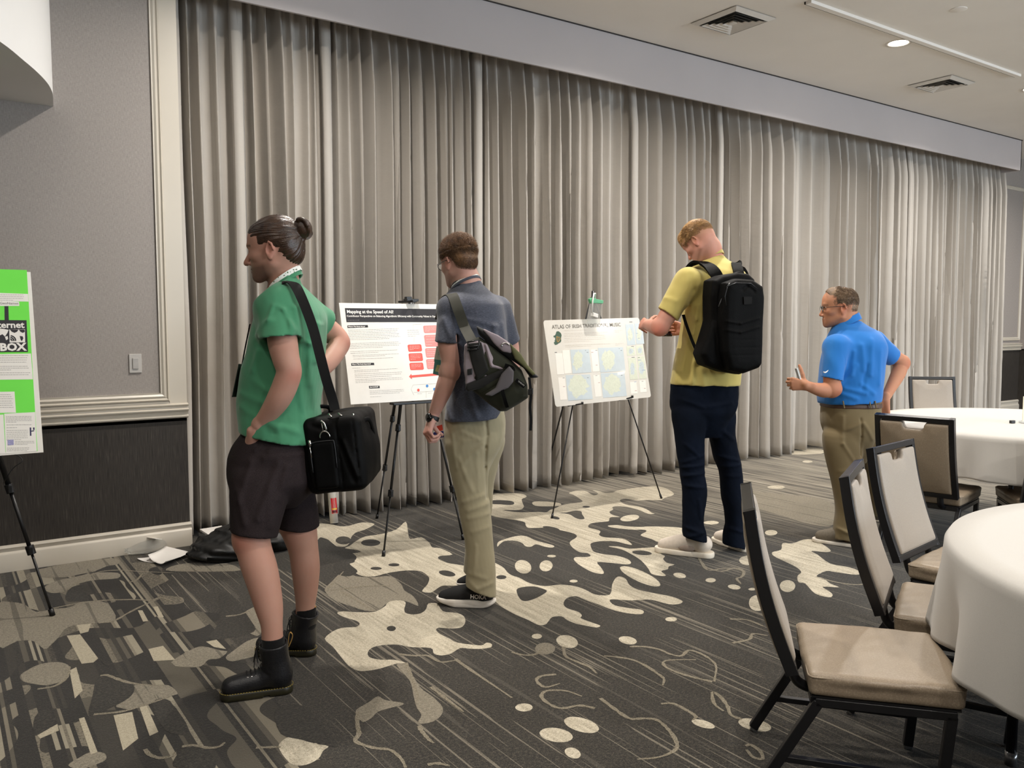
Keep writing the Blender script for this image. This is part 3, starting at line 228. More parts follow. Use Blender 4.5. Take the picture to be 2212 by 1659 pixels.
# ---- carpet
def carpet(kind):
    q = Nodes('carpet_'+kind); x = q.x
    wob = q.noise(x, 1.2, 2); sep = q.n('SeparateXYZ'); q.l(x, sep.inputs[0]); X, Y = sep.outputs[0], sep.outputs[1]
    pile = q.noise(x, 260, 2, .8); pile2 = q.noise(x, 90, 4, .8)
    if kind == 'dark':
        # fine lines running across the room, broken along their length
        fine = q.noise(q.scale(x, 74, .55, 1, .05), 1, 2, .6)
        broad = q.noise(q.scale(x, 17, .55, 1, .05), 1, 2, .5)
        gate = q.noise(q.scale(x, 2.2, 1.0, 1), 1, 2, .5)
        lines = q.math('GREATER_THAN', fine, q.math('SUBTRACT', .84, q.math('MULTIPLY', gate, .42)))
        lines2 = q.math('GREATER_THAN', broad, .63)
        base = q.ramp(q.math('ADD', q.math('MULTIPLY', pile, .5), q.math('MULTIPLY', pile2, .5)), [(.38, lin('12100e')), (.5, lin('2a2722')), (.6, lin('544e43'))])
        lt = q.ramp(pile, [(.3, lin('4f4a40')), (.7, lin('8a8273'))])
        md = q.ramp(pile, [(.3, lin('3a3731')), (.7, lin('6f695e'))])
        c = q.mix(q.math('MULTIPLY', lines2, .38), base, md)
        # bar-code field on the left of the floor
        leftw = q.math('LESS_THAN', q.math('ADD', X, q.math('MULTIPLY', wob, .8)), 1.45)
        wav = q.noise(q.scale(x, 1.6, 1.2, 1), 1, 2); sx_ = q.noise(q.scale(x, 4, 0, 0), 1, 1)
        fx = q.math('FLOOR', q.math('ADD', q.math('MULTIPLY', X, 38), q.math('MULTIPLY', sx_, 22)))
        fy = q.math('FLOOR', q.math('ADD', q.math('MULTIPLY', Y, 2.0), q.math('MULTIPLY', wav, 9)))
        cmb = q.n('CombineXYZ'); q.l(fx, cmb.inputs[0]); q.l(fy, cmb.inputs[1]); wn = q.n('TexWhiteNoise', noise_dimensions='2D'); q.l(cmb.outputs[0], wn.inputs['Vector'])
        barf = q.math('ADD', q.math('MULTIPLY', wn.outputs['Value'], .85), q.math('MULTIPLY', pile2, .2))
        bars = q.ramp(barf, [(0, lin('1c1915')), (.40, lin('302c25')), (.62, lin('5a5448')), (.76, lin('857d6c')), (.86, lin('a39b87'))], 'CONSTANT')
        bars = q.mix(q.math('MULTIPLY', pile2, .55), bars, base)
        c = q.mix(leftw, c, bars)
        c = q.mix(q.math('MULTIPLY', lines, q.math('SUBTRACT', 1, leftw)), c, lt)
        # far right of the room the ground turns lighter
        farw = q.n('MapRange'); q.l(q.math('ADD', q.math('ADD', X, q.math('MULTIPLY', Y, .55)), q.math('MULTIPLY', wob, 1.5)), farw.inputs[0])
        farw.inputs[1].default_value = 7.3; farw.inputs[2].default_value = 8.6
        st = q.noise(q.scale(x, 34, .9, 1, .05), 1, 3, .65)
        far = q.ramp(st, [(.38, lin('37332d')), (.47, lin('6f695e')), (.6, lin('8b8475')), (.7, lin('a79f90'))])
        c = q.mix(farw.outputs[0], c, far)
    elif kind == 'light':
        s = q.noise(q.scale(x, 40, 3, 1, .05), 1, 2)
        h = q.math('ADD', q.math('MULTIPLY', pile, .35), q.math('ADD', q.math('MULTIPLY', pile2, .4), q.math('MULTIPLY', s, .25)))
        c = q.ramp(h, [(.38, lin('857d6b')), (.5, lin('b6ad99')), (.61, lin('d6ceba'))])
    elif kind == 'bar':
        h = q.math('ADD', q.math('MULTIPLY', pile, .5), q.math('MULTIPLY', pile2, .5))
        c = q.ramp(h, [(.36, lin('8d8571')), (.5, lin('a89f8a')), (.64, lin('bab19c'))])
    elif kind == 'mid':
        h = q.math('ADD', q.math('MULTIPLY', pile, .45), q.math('MULTIPLY', pile2, .55))
        s = q.noise(q.scale(x, 30, .7, 1), 1, 2)
        c = q.ramp(h, [(.36, lin('5c564b')), (.5, lin('7d7667')), (.64, lin('999180'))])
        c = q.mix(q.math('MULTIPLY', q.math('GREATER_THAN', s, .62), .55), c, lin('3a352d'))
    elif kind == 'line':
        c = q.ramp(pile, [(.35, lin('58513f')), (.5, lin('7a7261')), (.65, lin('989080'))])
    else:
        c = q.ramp(pile2, [(.36, lin('181612')), (.5, lin('2a2721')), (.66, lin('443f37'))])
    q.col(c); q.set(Roughness=.95, Specular_IOR_Level=.15, Sheen_Weight=.15)
    q.bump(q.math('ADD', pile, pile2), .5, .004); return q.m
KINDS = ['dark', 'light', 'mid', 'solid', 'bar', 'line']
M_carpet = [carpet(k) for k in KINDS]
mb = MB(); quad((XL, YB, 0), (XR-XL, 0, 0), (0, YF-YB, 0), 0, mb)
kid = {'L': 1, 'M': 2, 'D': 3, 'B': 4}
for i, (k, pts) in enumerate(CARPET_FIELDS):
    sm = smooth_closed(pts, 3) if k != 'B' else [np.array(p) for p in pts]
    z = .0004+i*.000004
    vs = [Vector((p[0], p[1], z)) for p in sm]
    mb.add(vs, [tuple(t) for t in tessellate_polygon([vs])], 0 if (k == 'D' and i % 3 == 0) else kid[k])
rnd = random.Random(4)
for i, pts in enumerate(CARPET_LINES):
    P = smooth_open(pts, 5); z = .0010+i*.000004; L = []; R_ = []
    for j, p in enumerate(P):
        t = unit(P[min(j+1, len(P)-1)]-P[max(j-1, 0)]); n = np.array([-t[1], t[0]])
        e = math.sin(math.pi*min(1, max(.12, j/(len(P)-1)))) if j > len(P)/2 else 1
        wd = (.0055+.004*rnd.random())*(.5+.5*e)
        L.append((p[0]+n[0]*wd, p[1]+n[1]*wd, z)); R_.append((p[0]-n[0]*wd, p[1]-n[1]*wd, z))
    mb.grid([L, R_], 5)
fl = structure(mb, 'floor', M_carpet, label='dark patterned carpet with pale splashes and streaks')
# make every carpet face look up
b = bmesh.new(); b.from_mesh(fl.data)
bmesh.ops.reverse_faces(b, faces=[f for f in b.faces if f.normal.z < 0]); b.to_mesh(fl.data); b.free()
# ---- ceiling with a slot, soffit
mb = MB(); quad((XL, YB, CEIL), (0, YF-YB, 0), (XR-XL, 0, 0), 0, mb); quad((XL, YB, CEIL+.1), (0, YF-YB, 0), (XR-XL, 0, 0), 0, mb)
structure(mb, 'ceiling', M_white, label='flat off-white ceiling')
SZ = 3.427; SY = 5.40
mb = MB(); mb.box(((.93+11.97)/2, SY+.011, (SZ+CEIL)/2), (11.97-.93, .022, CEIL-SZ)); mb.box((.941, (SY+5.5)/2, (SZ+CEIL)/2), (.022, 5.5-SY, CEIL-SZ)); mb.box((11.959, (SY+YF)/2, (SZ+CEIL)/2), (.022, YF-SY, CEIL-SZ))
structure(mb, 'trim_8', M_soffit, label='long fascia board above the curtains', bevel=.003)
M_shadowgap = plain('shadow_gap', '2a2725', .8)
mb = MB(); mb.box((6.45, SY-.002, CEIL-.004), (11.04, .012, .008)); structure(mb, 'trim_1', M_shadowgap, label='dark shadow gap along the top of the soffit')
# ---- walls
mb = MB()
quad((XL, 5.5, .80), (5.81, 0, 0), (0, 0, CEIL-.80), 0, mb); quad((XL, 5.5, 0), (5.81, 0, 0), (0, 0, .86), 1, mb)
mb.add([(1.31, 5.5, 0), (1.31, YF, 0), (1.31, YF, CEIL), (1.31, 5.5, CEIL)], [(0, 1, 2, 3)], 2)
structure(mb, 'wall_left', [M_paper, M_dark, M_trim], label='wall left of the curtains, grey paper over dark panel')
mb = MB(); quad((1.31, YF, 0), (XR-1.31, 0, 0), (0, 0, CEIL), 0, mb)
structure(mb, 'wall_back', M_soffit)
mb = MB(); quad((12.2, 6.0, 1.0), (1.3, 0, 0), (0, 0, CEIL-1), 0, mb); quad((12.2, 6.0, 0), (1.3, 0, 0), (0, 0, 1.02), 1, mb)
quad((XR, 6.0, 1.0), (0, YB-6, 0), (0, 0, CEIL-1), 0, mb); quad((XR, 6.0, 0), (0, YB-6, 0), (0, 0, 1.02), 1, mb)
structure(mb, 'wall_right', [M_paper, M_dark], label='far wall right of the curtains, grey paper over dark panel')
mb = MB(); quad((XL, YB, 0), (XR-XL, 0, 0), (0, 0, CEIL), 0, mb); structure(mb, 'wall_rear', M_paper)
mb = MB(); quad((XL, YB, 0), (0, YF-YB, 0), (0, 0, CEIL), 0, mb); structure(mb, 'wall_side', M_paper)
def strip(mb, x0, x1, y, prof, axis='x', m=0):
    "moulding: profile (out, z) swept along x at wall plane y (out is towards the room, -y)"
    rows = [[(x0, y-o, z) for o, z in prof], [(x1, y-o, z) for o, z in prof]]
    mb.grid(rows, m); n = len(prof)
    for x in (x0, x1):
        mb.add([(x, y-o, z) for o, z in prof]+[(x, y+.001, prof[-1][1]), (x, y+.001, prof[0][1])], [tuple(range(n+2))], m)
rail = [(0, .818), (.012, .820), (.022, .826), (.024, .834), (.014, .842), (.018, .856), (.020, .862), (.034, .868), (.037, .876), (.022, .884), (.020, .894), (.032, .900), (.034, .907), (.016, .912), (0, .914)]
mb = MB(); strip(mb, XL, 1.315, 5.5, rail); structure(mb, 'trim_2', M_trim, label='cream chair rail on the left wall', smooth=False, bevel=.001)
mb = MB(); strip(mb, 12.2, XR, 6.0, [(o*1.2, (z-.818)*1.15+1.0) for o, z in rail]); structure(mb, 'trim_3', M_trim, label='cream chair rail beside the far end of the curtains')
base = [(0, .150), (.010, .150), (.020, .145), (.024, .137), (.017, .128), (.016, .114), (.026, .108), (.030, .100), (.030, .0), (0, 0)]
mb = MB(); strip(mb, XL, 1.315, 5.5, base); structure(mb, 'baseboard_left', M_trim, label='cream stepped baseboard under the dark panel', bevel=.001)
mb = MB(); strip(mb, 12.2, XR, 6.0, [(o, z*1.7) for o, z in base]); structure(mb, 'baseboard_right', M_trim)
# picture-frame moulding and pilaster
def frame_mould(mb, x0, x1, z0, z1, y, w=.05):
    prof = [(0, 0), (.0, .014), (.008, .022), (.016, .012), (.03, .018), (.042, .010), (w, .012), (w, 0)]
    c = [(x0, z0), (x1, z0), (x1, z1), (x0, z1)]; rows = []
    for i in range(5):
        X, Z = c[i % 4]; sx = 1 if X == x0 else -1; sz = 1 if Z == z0 else -1
        rows.append([(X+sx*a*1.0, y-o, Z+sz*a) for a, o in prof])
    mb.grid(rows)
mb = MB(); frame_mould(mb, -3.2, 1.206, .932, 3.70, 5.5); structure(mb, 'trim_4', M_trim, label='raised panel moulding around the grey wallpaper')
mb = MB(); frame_mould(mb, 12.3, 13.46, 1.15, 3.4, 6.0); structure(mb, 'trim_5', M_trim)
mb = MB(); mb.box((1.26, 5.497, (CEIL+.90)/2), (.104, .008, CEIL-.90)); mb.box((-1.055, 5.4973, .918), (4.52, .0074, .02)); structure(mb, 'trim_6', M_trim, label='flat cream pilaster beside the curtain')
# rounded bulkhead at upper left
arc = [(.628, 5.5), (.606, 5.3), (.585, 5.15), (.545, 4.98), (.484, 4.80), (.41, 4.62), (.303, 4.38), (.12, 4.08), (-.12, 3.80), (-.42, 3.56), (-.8, 3.38), (-1.25, 3.28), (-1.7, 3.28), (-2.2, 3.4), (-2.7, 3.8), (-3.0, 4.5), (-3.05, 5.5)]
arc = [tuple(p) for p in smooth_open(arc, 4)]
mb = MB(); mb.prism([(x, y, 2.65) for x, y in arc], (0, 0, CEIL-2.65))
structure(mb, 'trim_7', M_bulk, label='white curved bulkhead at upper left')
# light switch
t = empty('light_switch', (1.017, 5.5, 1.17), 'pale grey rocker light switch on the grey wallpaper', 'light switch')
M_switch = plain('switch_plastic', 'b9b4ae', .35, var=.02)
MB().box((1.017, 5.496, 1.17), (.072, .008, .116)).build('wall_plate', M_switch, t, bevel=.003)
MB().box((1.017, 5.490, 1.17), (.034, .008, .066)).build('rocker', plain('switch_rocker', 'aba6a1', .3), t, bevel=.002)
# ---- vents, lamps, slot, sprinkler cover
M_vent = plain('vent_metal', 'd9d4cd', .4, var=.02); M_hole = plain('vent_dark', '15130f', .9)
def vent(x, y, s, label):
    t = empty('ceiling_vent', (x, y, CEIL), label, 'vent', 'ceiling vents')
    def ring(a, b, za, zb, mb):
        rows = []
        for sx, sy in ((-1, -1), (1, -1), (1, 1), (-1, 1), (-1, -1)):
            rows.append([(x+sx*a, y+sy*a, CEIL-za), (x+sx*b, y+sy*b, CEIL-zb), (x+sx*b, y+sy*b, CEIL-zb-.004), (x+sx*(a+.001), y+sy*(a+.001), CEIL-za-.004)])
        mb.grid(rows)
    mb = MB(); mb.box((x, y, CEIL-.002), (s*.86, s*.86, .003)); mb.build('duct_opening', M_hole, t)
    mb = MB(); ring(s/2, s/2-.045, .004, .022, mb); mb.build('frame', M_vent, t)
    for i in range(4):
        a = s/2-.062-.038*i; mb = MB(); ring(a, a-.026, .026, .010, mb); mb.build('louvre', M_vent, t)
    mb = MB(); mb.box((x, y, CEIL-.02), (.05, .05, .012)); mb.build('centre_plate', M_vent, t, bevel=.003)
vent(5.36, 4.63, .47, 'square louvred ceiling vent, the nearer one above the middle of the curtains')
vent(8.48, 4.62, .45, 'square louvred ceiling vent, the farther one near the right end of the room')
mb = MB(); mb.box((7.15, 4.03, CEIL-.012), (3.3, .05, .024)); tr = mb.build('ceiling_track', [M_white], bevel=.002); tag(tr, 'long thin white track strip fixed along the ceiling', 'track')
mb = MB(); mb.box((7.15, 4.062, CEIL-.009), (3.3, .012, .018)); mb.build('track_slot', M_hole, tr)
t = MB().lathe([(0, -.005), (.055, -.005), (.06, -.003), (.06, 0)], (6.6, 3.48, CEIL), 32).build('sprinkler_cover', M_white, smooth=True); tag(t, 'round flush sprinkler cover on the ceiling at upper right', 'sprinkler cover')
q = Nodes('lamp_glow'); q.set(Emission_Strength=60.0); q.b.inputs['Emission Color'].default_value = (1, .86, .68, 1); q.col((1, 1, 1, 1)); M_glow = q.m
M_cone = plain('lamp_trim', 'e8e2d8', .3)
k = 0
for yy in LAMP_Y:
    for xx in LAMP_X:
        vis = yy == 4.18 and xx in (6.96, 9.44)
        lab = {6.96: 'lit recessed ceiling downlight nearer the camera, beside the track strip', 9.44: 'lit recessed ceiling downlight at the right edge of the photo'}.get(xx) if vis else 'lit recessed ceiling downlight above the camera side of the room'
        t = empty('ceiling_downlight', (xx, yy, CEIL), lab, 'downlight', 'recessed downlights in view' if vis else 'recessed downlights out of view')
        MB().lathe([(.105, .001), (.105, -.006), (.082, -.004), (.078, .0)], (xx, yy, CEIL), 32).build('trim_ring', M_cone, t, smooth=True)
        MB().lathe([(.0, -.0015), (.078, -.0015)], (xx, yy, CEIL), 32).build('lens', M_glow, t)
        L = bpy.data.lights.new('downlight', 'AREA'); L.shape = 'DISK'; L.size = .15; L.energy = LAMP_POWER[yy]; L.color = (1, .94, .87); L.spread = math.radians(150)
        lo = bpy.data.objects.new('downlight_beam', L); COL.objects.link(lo); lo.parent = t; lo.location = (0, 0, -.012)
# ---- curtains
q = Nodes('curtain_cloth'); f = q.noise(q.scale(q.x, 1, 1, .25), 3, 3); g = q.noise(q.x, 500, 1); sm_ = q.noise(q.scale(q.x, 5, 5, 9), 1, 4, .6)
q.col(q.ramp(q.math('ADD', q.math('MULTIPLY', f, .8), q.math('MULTIPLY', g, .2)), [(.3, lin('aca69e')), (.7, lin('bab4ac'))]))
q.set(Roughness=.75, Sheen_Weight=.08, Specular_IOR_Level=.2); q.bump(q.math('ADD', q.math('MULTIPLY', sm_, .35), q.math('MULTIPLY', g, .02)), .3, .03); M_curtain = q.m
CZ0, CZ1 = .02, 3.78
def px_to_x(u, v, y): r = FW+RT*(u-1106)/FPX-UP*(v-829.5)/FPX; return (r*(y/r[1]))[0]
ridges = [(u, 253) for u in (396, 414, 440, 476, 526, 553, 581, 617, 642, 675, 689, 718, 736, 762, 783, 809, 848, 866, 890, 913, 942, 968, 986, 1004, 1022, 1047, 1062, 1083, 1105, 1138, 1160, 1192)]
ridges += [(1200+c/2.186, 379) for c in (30, 70, 120, 170, 220, 280, 330, 390, 440, 490, 560, 620, 650, 700, 740, 800, 830, 880, 930, 980, 1010, 1070, 1130, 1170, 1230, 1290, 1340, 1380, 1430, 1480, 1520, 1556, 1590, 1625, 1655, 1688, 1718, 1750, 1780, 1808, 1836, 1862, 1888, 1912, 1936, 1960, 1984, 2006, 2028, 2050, 2070, 2090, 2108)]
RX = [px_to_x(u, v, 5.62) for u, v in ridges]
cuts = [-1, 526, 716, 1040, 1378, 1560, 1735, 1960, 9999]; names = ['first panel beside the pilaster at the left', 'second panel from the left, behind the man with the hair bun', 'panel behind the left poster', 'panel behind the middle easel gap', 'panel behind the man with the backpack', 'panel just right of the man with the backpack', 'panel behind the man in the blue shirt', 'last panel at the far right end']
rnd = random.Random(11)
for pi in range(8):
    idx = [i for i, (u, v) in enumerate(ridges) if cuts[pi] <= u < cuts[pi+1]]
    lo = idx[0]; hi = idx[-1]; xs = [RX[i] for i in range(lo, hi+1)]
    xs.append(RX[hi+1] if hi+1 < len(RX) else RX[hi]+.16)
    rows_n = 46; NS = 14
    par = [(rnd.choice((.05, .075, .10, .115)), rnd.uniform(.08, .21), rnd.uniform(-.5, .5), rnd.uniform(0, 6.28), rnd.uniform(-.02, .04)) for _ in xs]
    rows = []
    for r in range(rows_n+1):
        tz = r/rows_n; z = CZ1-(CZ1-CZ0+.0)*tz**1.15 if r < rows_n else CZ0
        row = []
        for i in range(len(xs)-1):
            A0, ov, sk, ph, dy = par[i]; wd = xs[i+1]-xs[i]
            pinch = min(1, max(0, tz-.04)*6)
            A = A0*(.45+.55*pinch)*(1+.45*tz)*(min(1.25, wd/.13)**.6)
            for s in range(NS):
                t = s/NS; c = math.cos(2*math.pi*t)
                cc = math.copysign(abs(c)**(.6), c)
                x = xs[i]+wd*t+wd*ov*pinch*math.sin(2*math.pi*t)*-1
                x += .011*tz*math.sin(ph+2.2*z)+.03*sk*tz*math.sin(math.pi*t)
                y = 5.735-A*cc-dy*math.sin(math.pi*t)*(tz)-.03*max(0, tz-.6)*math.sin(ph*3+i)
                y += .012*(1-pinch)*math.sin(6*math.pi*t)
                y += .004*math.sin(17*z+ph*5)*max(0, math.sin(9*z+ph))*tz
                z2 = z+(.018*math.sin(ph+x*3) if r == rows_n else 0)
                row.append((x, y, max(z2, .006)))
        row.append((xs[-1]+.03, 5.735-.03, row[-1][2]))
        rows.append(row)
    # a turned hem at the leading edge
    for row in rows:
        row.insert(0, (row[0][0]-.035+(.0 if pi == 0 else -.01), row[0][1]+.004, row[0][2])); row.insert(0, (row[0][0]-.004, row[0][1]+.035, row[0][2]))
    mb = MB(); mb.grid(rows)
    c = mb.build('curtain', M_curtain, smooth=True, fix=False)
    tag(c, 'floor-length greige pleated curtain, '+names[pi], 'curtain', 'curtains along the wall')
    md = c.modifiers.new('s', 'SOLIDIFY'); md.thickness = .003
    # bottom hem stitched band
    h = MB(); band = []
    for z in (.085, .083):
        k = min(range(len(rows)), key=lambda r: abs(rows[r][5][2]-z)); band.append([(p[0], p[1]-.0022, z+(.0 if z == .085 else -.002)) for p in rows[k]])
    h.grid(band); h.build('hem_stitching', M_curtain, c, smooth=True)

# ---- tall daylit windows in the wall behind the camera
q = Nodes('window_glass'); q.set(Roughness=.03, Emission_Strength=2.6); q.b.inputs['Emission Color'].default_value = (.72, .86, 1, 1); q.col((.6, .7, .8, 1)); M_pane = q.m
for i, x0 in enumerate((4.2, 6.4, 8.6, 10.8)):
    x1 = x0+1.6; mb = MB(); mb.box(((x0+x1)/2, YB+.03, 2.0), (x1-x0, .02, 2.4)); wn_ = structure(mb, 'window_%d' % (i+1), M_pane, label='tall daylit window')
    mb = MB()
    for xx in (x0, x1, (x0+x1)/2): mb.box((xx, YB+.04, 2.0), (.05, .06, 2.45))
    for zz in (.8, 2.0, 3.2): mb.box(((x0+x1)/2, YB+.04, zz), (x1-x0+.05, .06, .05))
    mb.build('window_frame', M_trim, wn_)
    L = bpy.data.lights.new('daylight', 'AREA'); L.shape = 'RECTANGLE'; L.size = 1.6; L.size_y = 2.4; L.energy = DAY; L.color = (.78, .89, 1)
    lo = bpy.data.objects.new('daylight', L); COL.objects.link(lo); lo.location = ((x0+x1)/2, YB+.1, 2.0); lo.rotation_euler = (math.pi/2, 0, 0)
# ================================================================== SOFT SHAPES (distance fields turned into meshes)
def smin(a, b, k):
    if k <= 0: return np.minimum(a, b)
    h = np.clip(.5+.5*(b-a)/k, 0, 1); return b+(a-b)*h-k*h*(1-h)
def smax(a, b, k): return -smin(-a, -b, k)
def rotm(yaw=0, pitch=0, roll=0):
    "columns: forward, left, up of a part; yaw about up, pitch nods forward, roll tilts to the right"
    cy, sy = math.cos(yaw), math.sin(yaw); cp, sp = math.cos(pitch), math.sin(pitch); cr, sr = math.cos(roll), math.sin(roll)
    Z = np.array([[cy, -sy, 0], [sy, cy, 0], [0, 0, 1]]); Y = np.array([[cp, 0, sp], [0, 1, 0], [-sp, 0, cp]]); X = np.array([[1, 0, 0], [0, cr, -sr], [0, sr, cr]])
    return Z@Y@X
class Cone:
    "tapered limb segment, optionally flattened along axis w"
    def __init__(s, a, b, ra, rb, w=None, fl=1.0):
        s.a = np.array(a, float); s.b = np.array(b, float); s.ra = ra; s.rb = rb; s.w = None if w is None else unit(w); s.fl = fl
    def box(s):
        r = max(s.ra, s.rb)*max(1, s.fl, 1); return np.minimum(s.a, s.b)-r, np.maximum(s.a, s.b)+r
    def __call__(s, x, y, z):
        ba = s.b-s.a; L = ba@ba+1e-12
        px, py, pz = x-s.a[0], y-s.a[1], z-s.a[2]
        t = np.clip((px*ba[0]+py*ba[1]+pz*ba[2])/L, 0, 1)
        qx, qy, qz = px-t*ba[0], py-t*ba[1], pz-t*ba[2]; d2 = qx*qx+qy*qy+qz*qz
        if s.w is not None:
            qw = qx*s.w[0]+qy*s.w[1]+qz*s.w[2]; d2 = np.maximum(d2-qw*qw, 0)+(qw/s.fl)**2
        return np.sqrt(d2)-(s.ra+(s.rb-s.ra)*t)
class Ell:
    def __init__(s, c, r, R=None): s.c = np.array(c, float); s.r = np.array(r, float); s.R = np.eye(3) if R is None else np.array(R)
    def box(s): m = np.abs(s.R)@s.r*1.0; m = np.minimum(m, s.r.max()); return s.c-m, s.c+m
    def __call__(s, x, y, z):
        px, py, pz = x-s.c[0], y-s.c[1], z-s.c[2]; o = 0
        for i in range(3):
            q = (px*s.R[0, i]+py*s.R[1, i]+pz*s.R[2, i])/s.r[i]; o = o+q*q
        return (np.sqrt(o)-1)*s.r.min()
class Box:
    def __init__(s, c, h, R=None, rd=.01): s.c = np.array(c, float); s.h = np.array(h, float)-rd; s.R = np.eye(3) if R is None else np.array(R); s.rd = rd
    def box(s): m = np.abs(s.R)@(s.h+s.rd); return s.c-m, s.c+m
    def __call__(s, x, y, z):
        p = (x-s.c[0], y-s.c[1], z-s.c[2]); q = [np.abs(p[0]*s.R[0, i]+p[1]*s.R[1, i]+p[2]*s.R[2, i])-s.h[i] for i in range(3)]
        o = np.sqrt(sum(np.maximum(v, 0)**2 for v in q)); return o+np.minimum(np.maximum(np.maximum(q[0], q[1]), q[2]), 0)-s.rd
class Stack:
    "horizontal slices: rows (z, cx, cy, half_width, half_depth, yaw, squareness)"
    def __init__(s, rows):
        t = np.array(sorted(rows), float)
        if len(t) > 2:
            # smooth curve through the rows
            z = t[:, 0]; d = np.diff(t, axis=0)/np.diff(z)[:, None]; m = np.vstack([d[:1], (d[1:]+d[:-1])/2, d[-1:]]); m[1:-1][d[1:]*d[:-1] <= 0] = 0; zz = np.concatenate([np.linspace(z[i], z[i+1], 6)[:-1] for i in range(len(z)-1)]+[z[-1:]])
            out = []
            for q in zz:
                i = min(len(z)-2, max(0, np.searchsorted(z, q, 'right')-1)); h = z[i+1]-z[i]; u = (q-z[i])/h
                out.append((2*u**3-3*u*u+1)*t[i]+(u**3-2*u*u+u)*h*m[i]+(-2*u**3+3*u*u)*t[i+1]+(u**3-u*u)*h*m[i+1]); out[-1][0] = q
            t = np.array(out)
        s.t = t
    def box(s):
        m = s.t[:, 3:5].max(1); return np.array([(s.t[:, 1]-m).min(), (s.t[:, 2]-m).min(), s.t[0, 0]]), np.array([(s.t[:, 1]+m).max(), (s.t[:, 2]+m).max(), s.t[-1, 0]])
    def __call__(s, x, y, z):
        zz = np.broadcast_to(z, (1, 1, z.shape[-1])) if z.ndim == 3 and z.shape[0] == 1 else z
        def ip(i):
            # smooth interpolation through the rows
            t = s.t[:, 0]; v = s.t[:, i]; return np.interp(zz, t, v)
        cx, cy, a, b, yw, n = (ip(i) for i in range(1, 7))
        c, sn = np.cos(yw), np.sin(yw); dx, dy = x-cx, y-cy
        u = np.abs(dx*c+dy*sn)/a; v = np.abs(-dx*sn+dy*c)/b
        g = ((u**n+v**n)**(1/n)-1)*np.minimum(a, b)
        return np.maximum(g, np.maximum(s.t[0, 0]-z, z-s.t[-1, 0]))
class Cut:
    "half space, n points to the removed side"
    def __init__(s, p, n): s.p = np.array(p, float); s.n = unit(n)
    def __call__(s, x, y, z): return (x-s.p[0])*s.n[0]+(y-s.p[1])*s.n[1]+(z-s.p[2])*s.n[2]
class Field:
    def __init__(s): s.ops = []
    def add(s, p, k=.01): s.ops.append(('+', p, k)); return s
    def sub(s, p, k=.005): s.ops.append(('-', p, k)); return s
    def cut(s, p, k=.002): s.ops.append(('c', p, k)); return s
    def fold(s, pts, width, amp):
        "soft ridge (amp > 0) or groove along a polyline on the surface"
        for a, b in zip(pts[:-1], pts[1:]): s.ops.append(('f', Cone(a, b, 0, 0), (width, amp)))
        return s
    def drape(s, pts, width, amp):
        "cloth fold near the visible side, free in depth"
        for a, b in zip(pts[:-1], pts[1:]): s.ops.append(('f', Cone(a, b, 0, 0, FW, 5.0), (width, amp*1.35)))
        return s
    def warp(s, fn): s.ops.append(('w', fn, 0)); return s
    def limb(s, pts, rs, k=.02, w=None, fl=1.0):
        Q = smooth_open([np.append(np.array(p, float), r) for p, r in zip(pts, rs)], 11) if len(pts) > 2 else [np.append(np.array(p, float), r) for p, r in zip(pts, rs)]
        for i in range(len(Q)-1): s.add(Cone(Q[i][:3], Q[i+1][:3], Q[i][3], Q[i+1][3], w, fl), k if i < 3 else .0004)
        return s
    def bounds(s):
        B = [p.box() for o, p, k in s.ops if o == '+']; return np.min([b[0] for b in B], 0)-.02, np.max([b[1] for b in B], 0)+.02
    def eval(s, lo, hi, h):
        n = np.maximum(2, np.ceil((hi-lo)/h).astype(int)+1)
        ax = [lo[i]+h*np.arange(n[i], dtype=np.float32) for i in range(3)]
        D = np.full(n, 1.0, np.float32)
        for o, p, k in s.ops:
            if o in '+-f':
                b0, b1 = p.box(); m = (k if o in '+-' else 2.8*k[0]*max(1, p.fl*.8))+3*h
                i0 = np.maximum(0, np.floor((b0-m-lo)/h).astype(int)); i1 = np.minimum(n, np.ceil((b1+m-lo)/h).astype(int)+1)
                if (i1 <= i0).any(): continue
            else: i0 = np.zeros(3, int); i1 = n
            sl = tuple(slice(a, b) for a, b in zip(i0, i1))
            x = ax[0][sl[0]][:, None, None]; y = ax[1][sl[1]][None, :, None]; z = ax[2][sl[2]][None, None, :]
            if o == '+': D[sl] = smin(D[sl], p(x, y, z), k)
            elif o == '-': D[sl] = smax(D[sl], -p(x, y, z), k)
            elif o == 'c': D[sl] = smax(D[sl], p(x, y, z), k)
            elif o == 'f':
                w_, a_ = k; d = p(x, y, z); D[sl] -= a_*np.exp(-(d/w_)**2)
            elif o == 'w': D[sl] += p(x, y, z)
        return D
    def mesh(s, h=.006, boxes=None):
        V_, F_ = [], []; off = 0
        if boxes is None: boxes = [s.bounds()+(h,)]
        for lo, hi, hh in boxes:
            v, f = surface_nets(s.eval(np.array(lo, float), np.array(hi, float), hh), lo, hh)
            if len(v): V_.append(v); F_.append(f+off); off += len(v)
        return np.concatenate(V_), np.concatenate(F_)
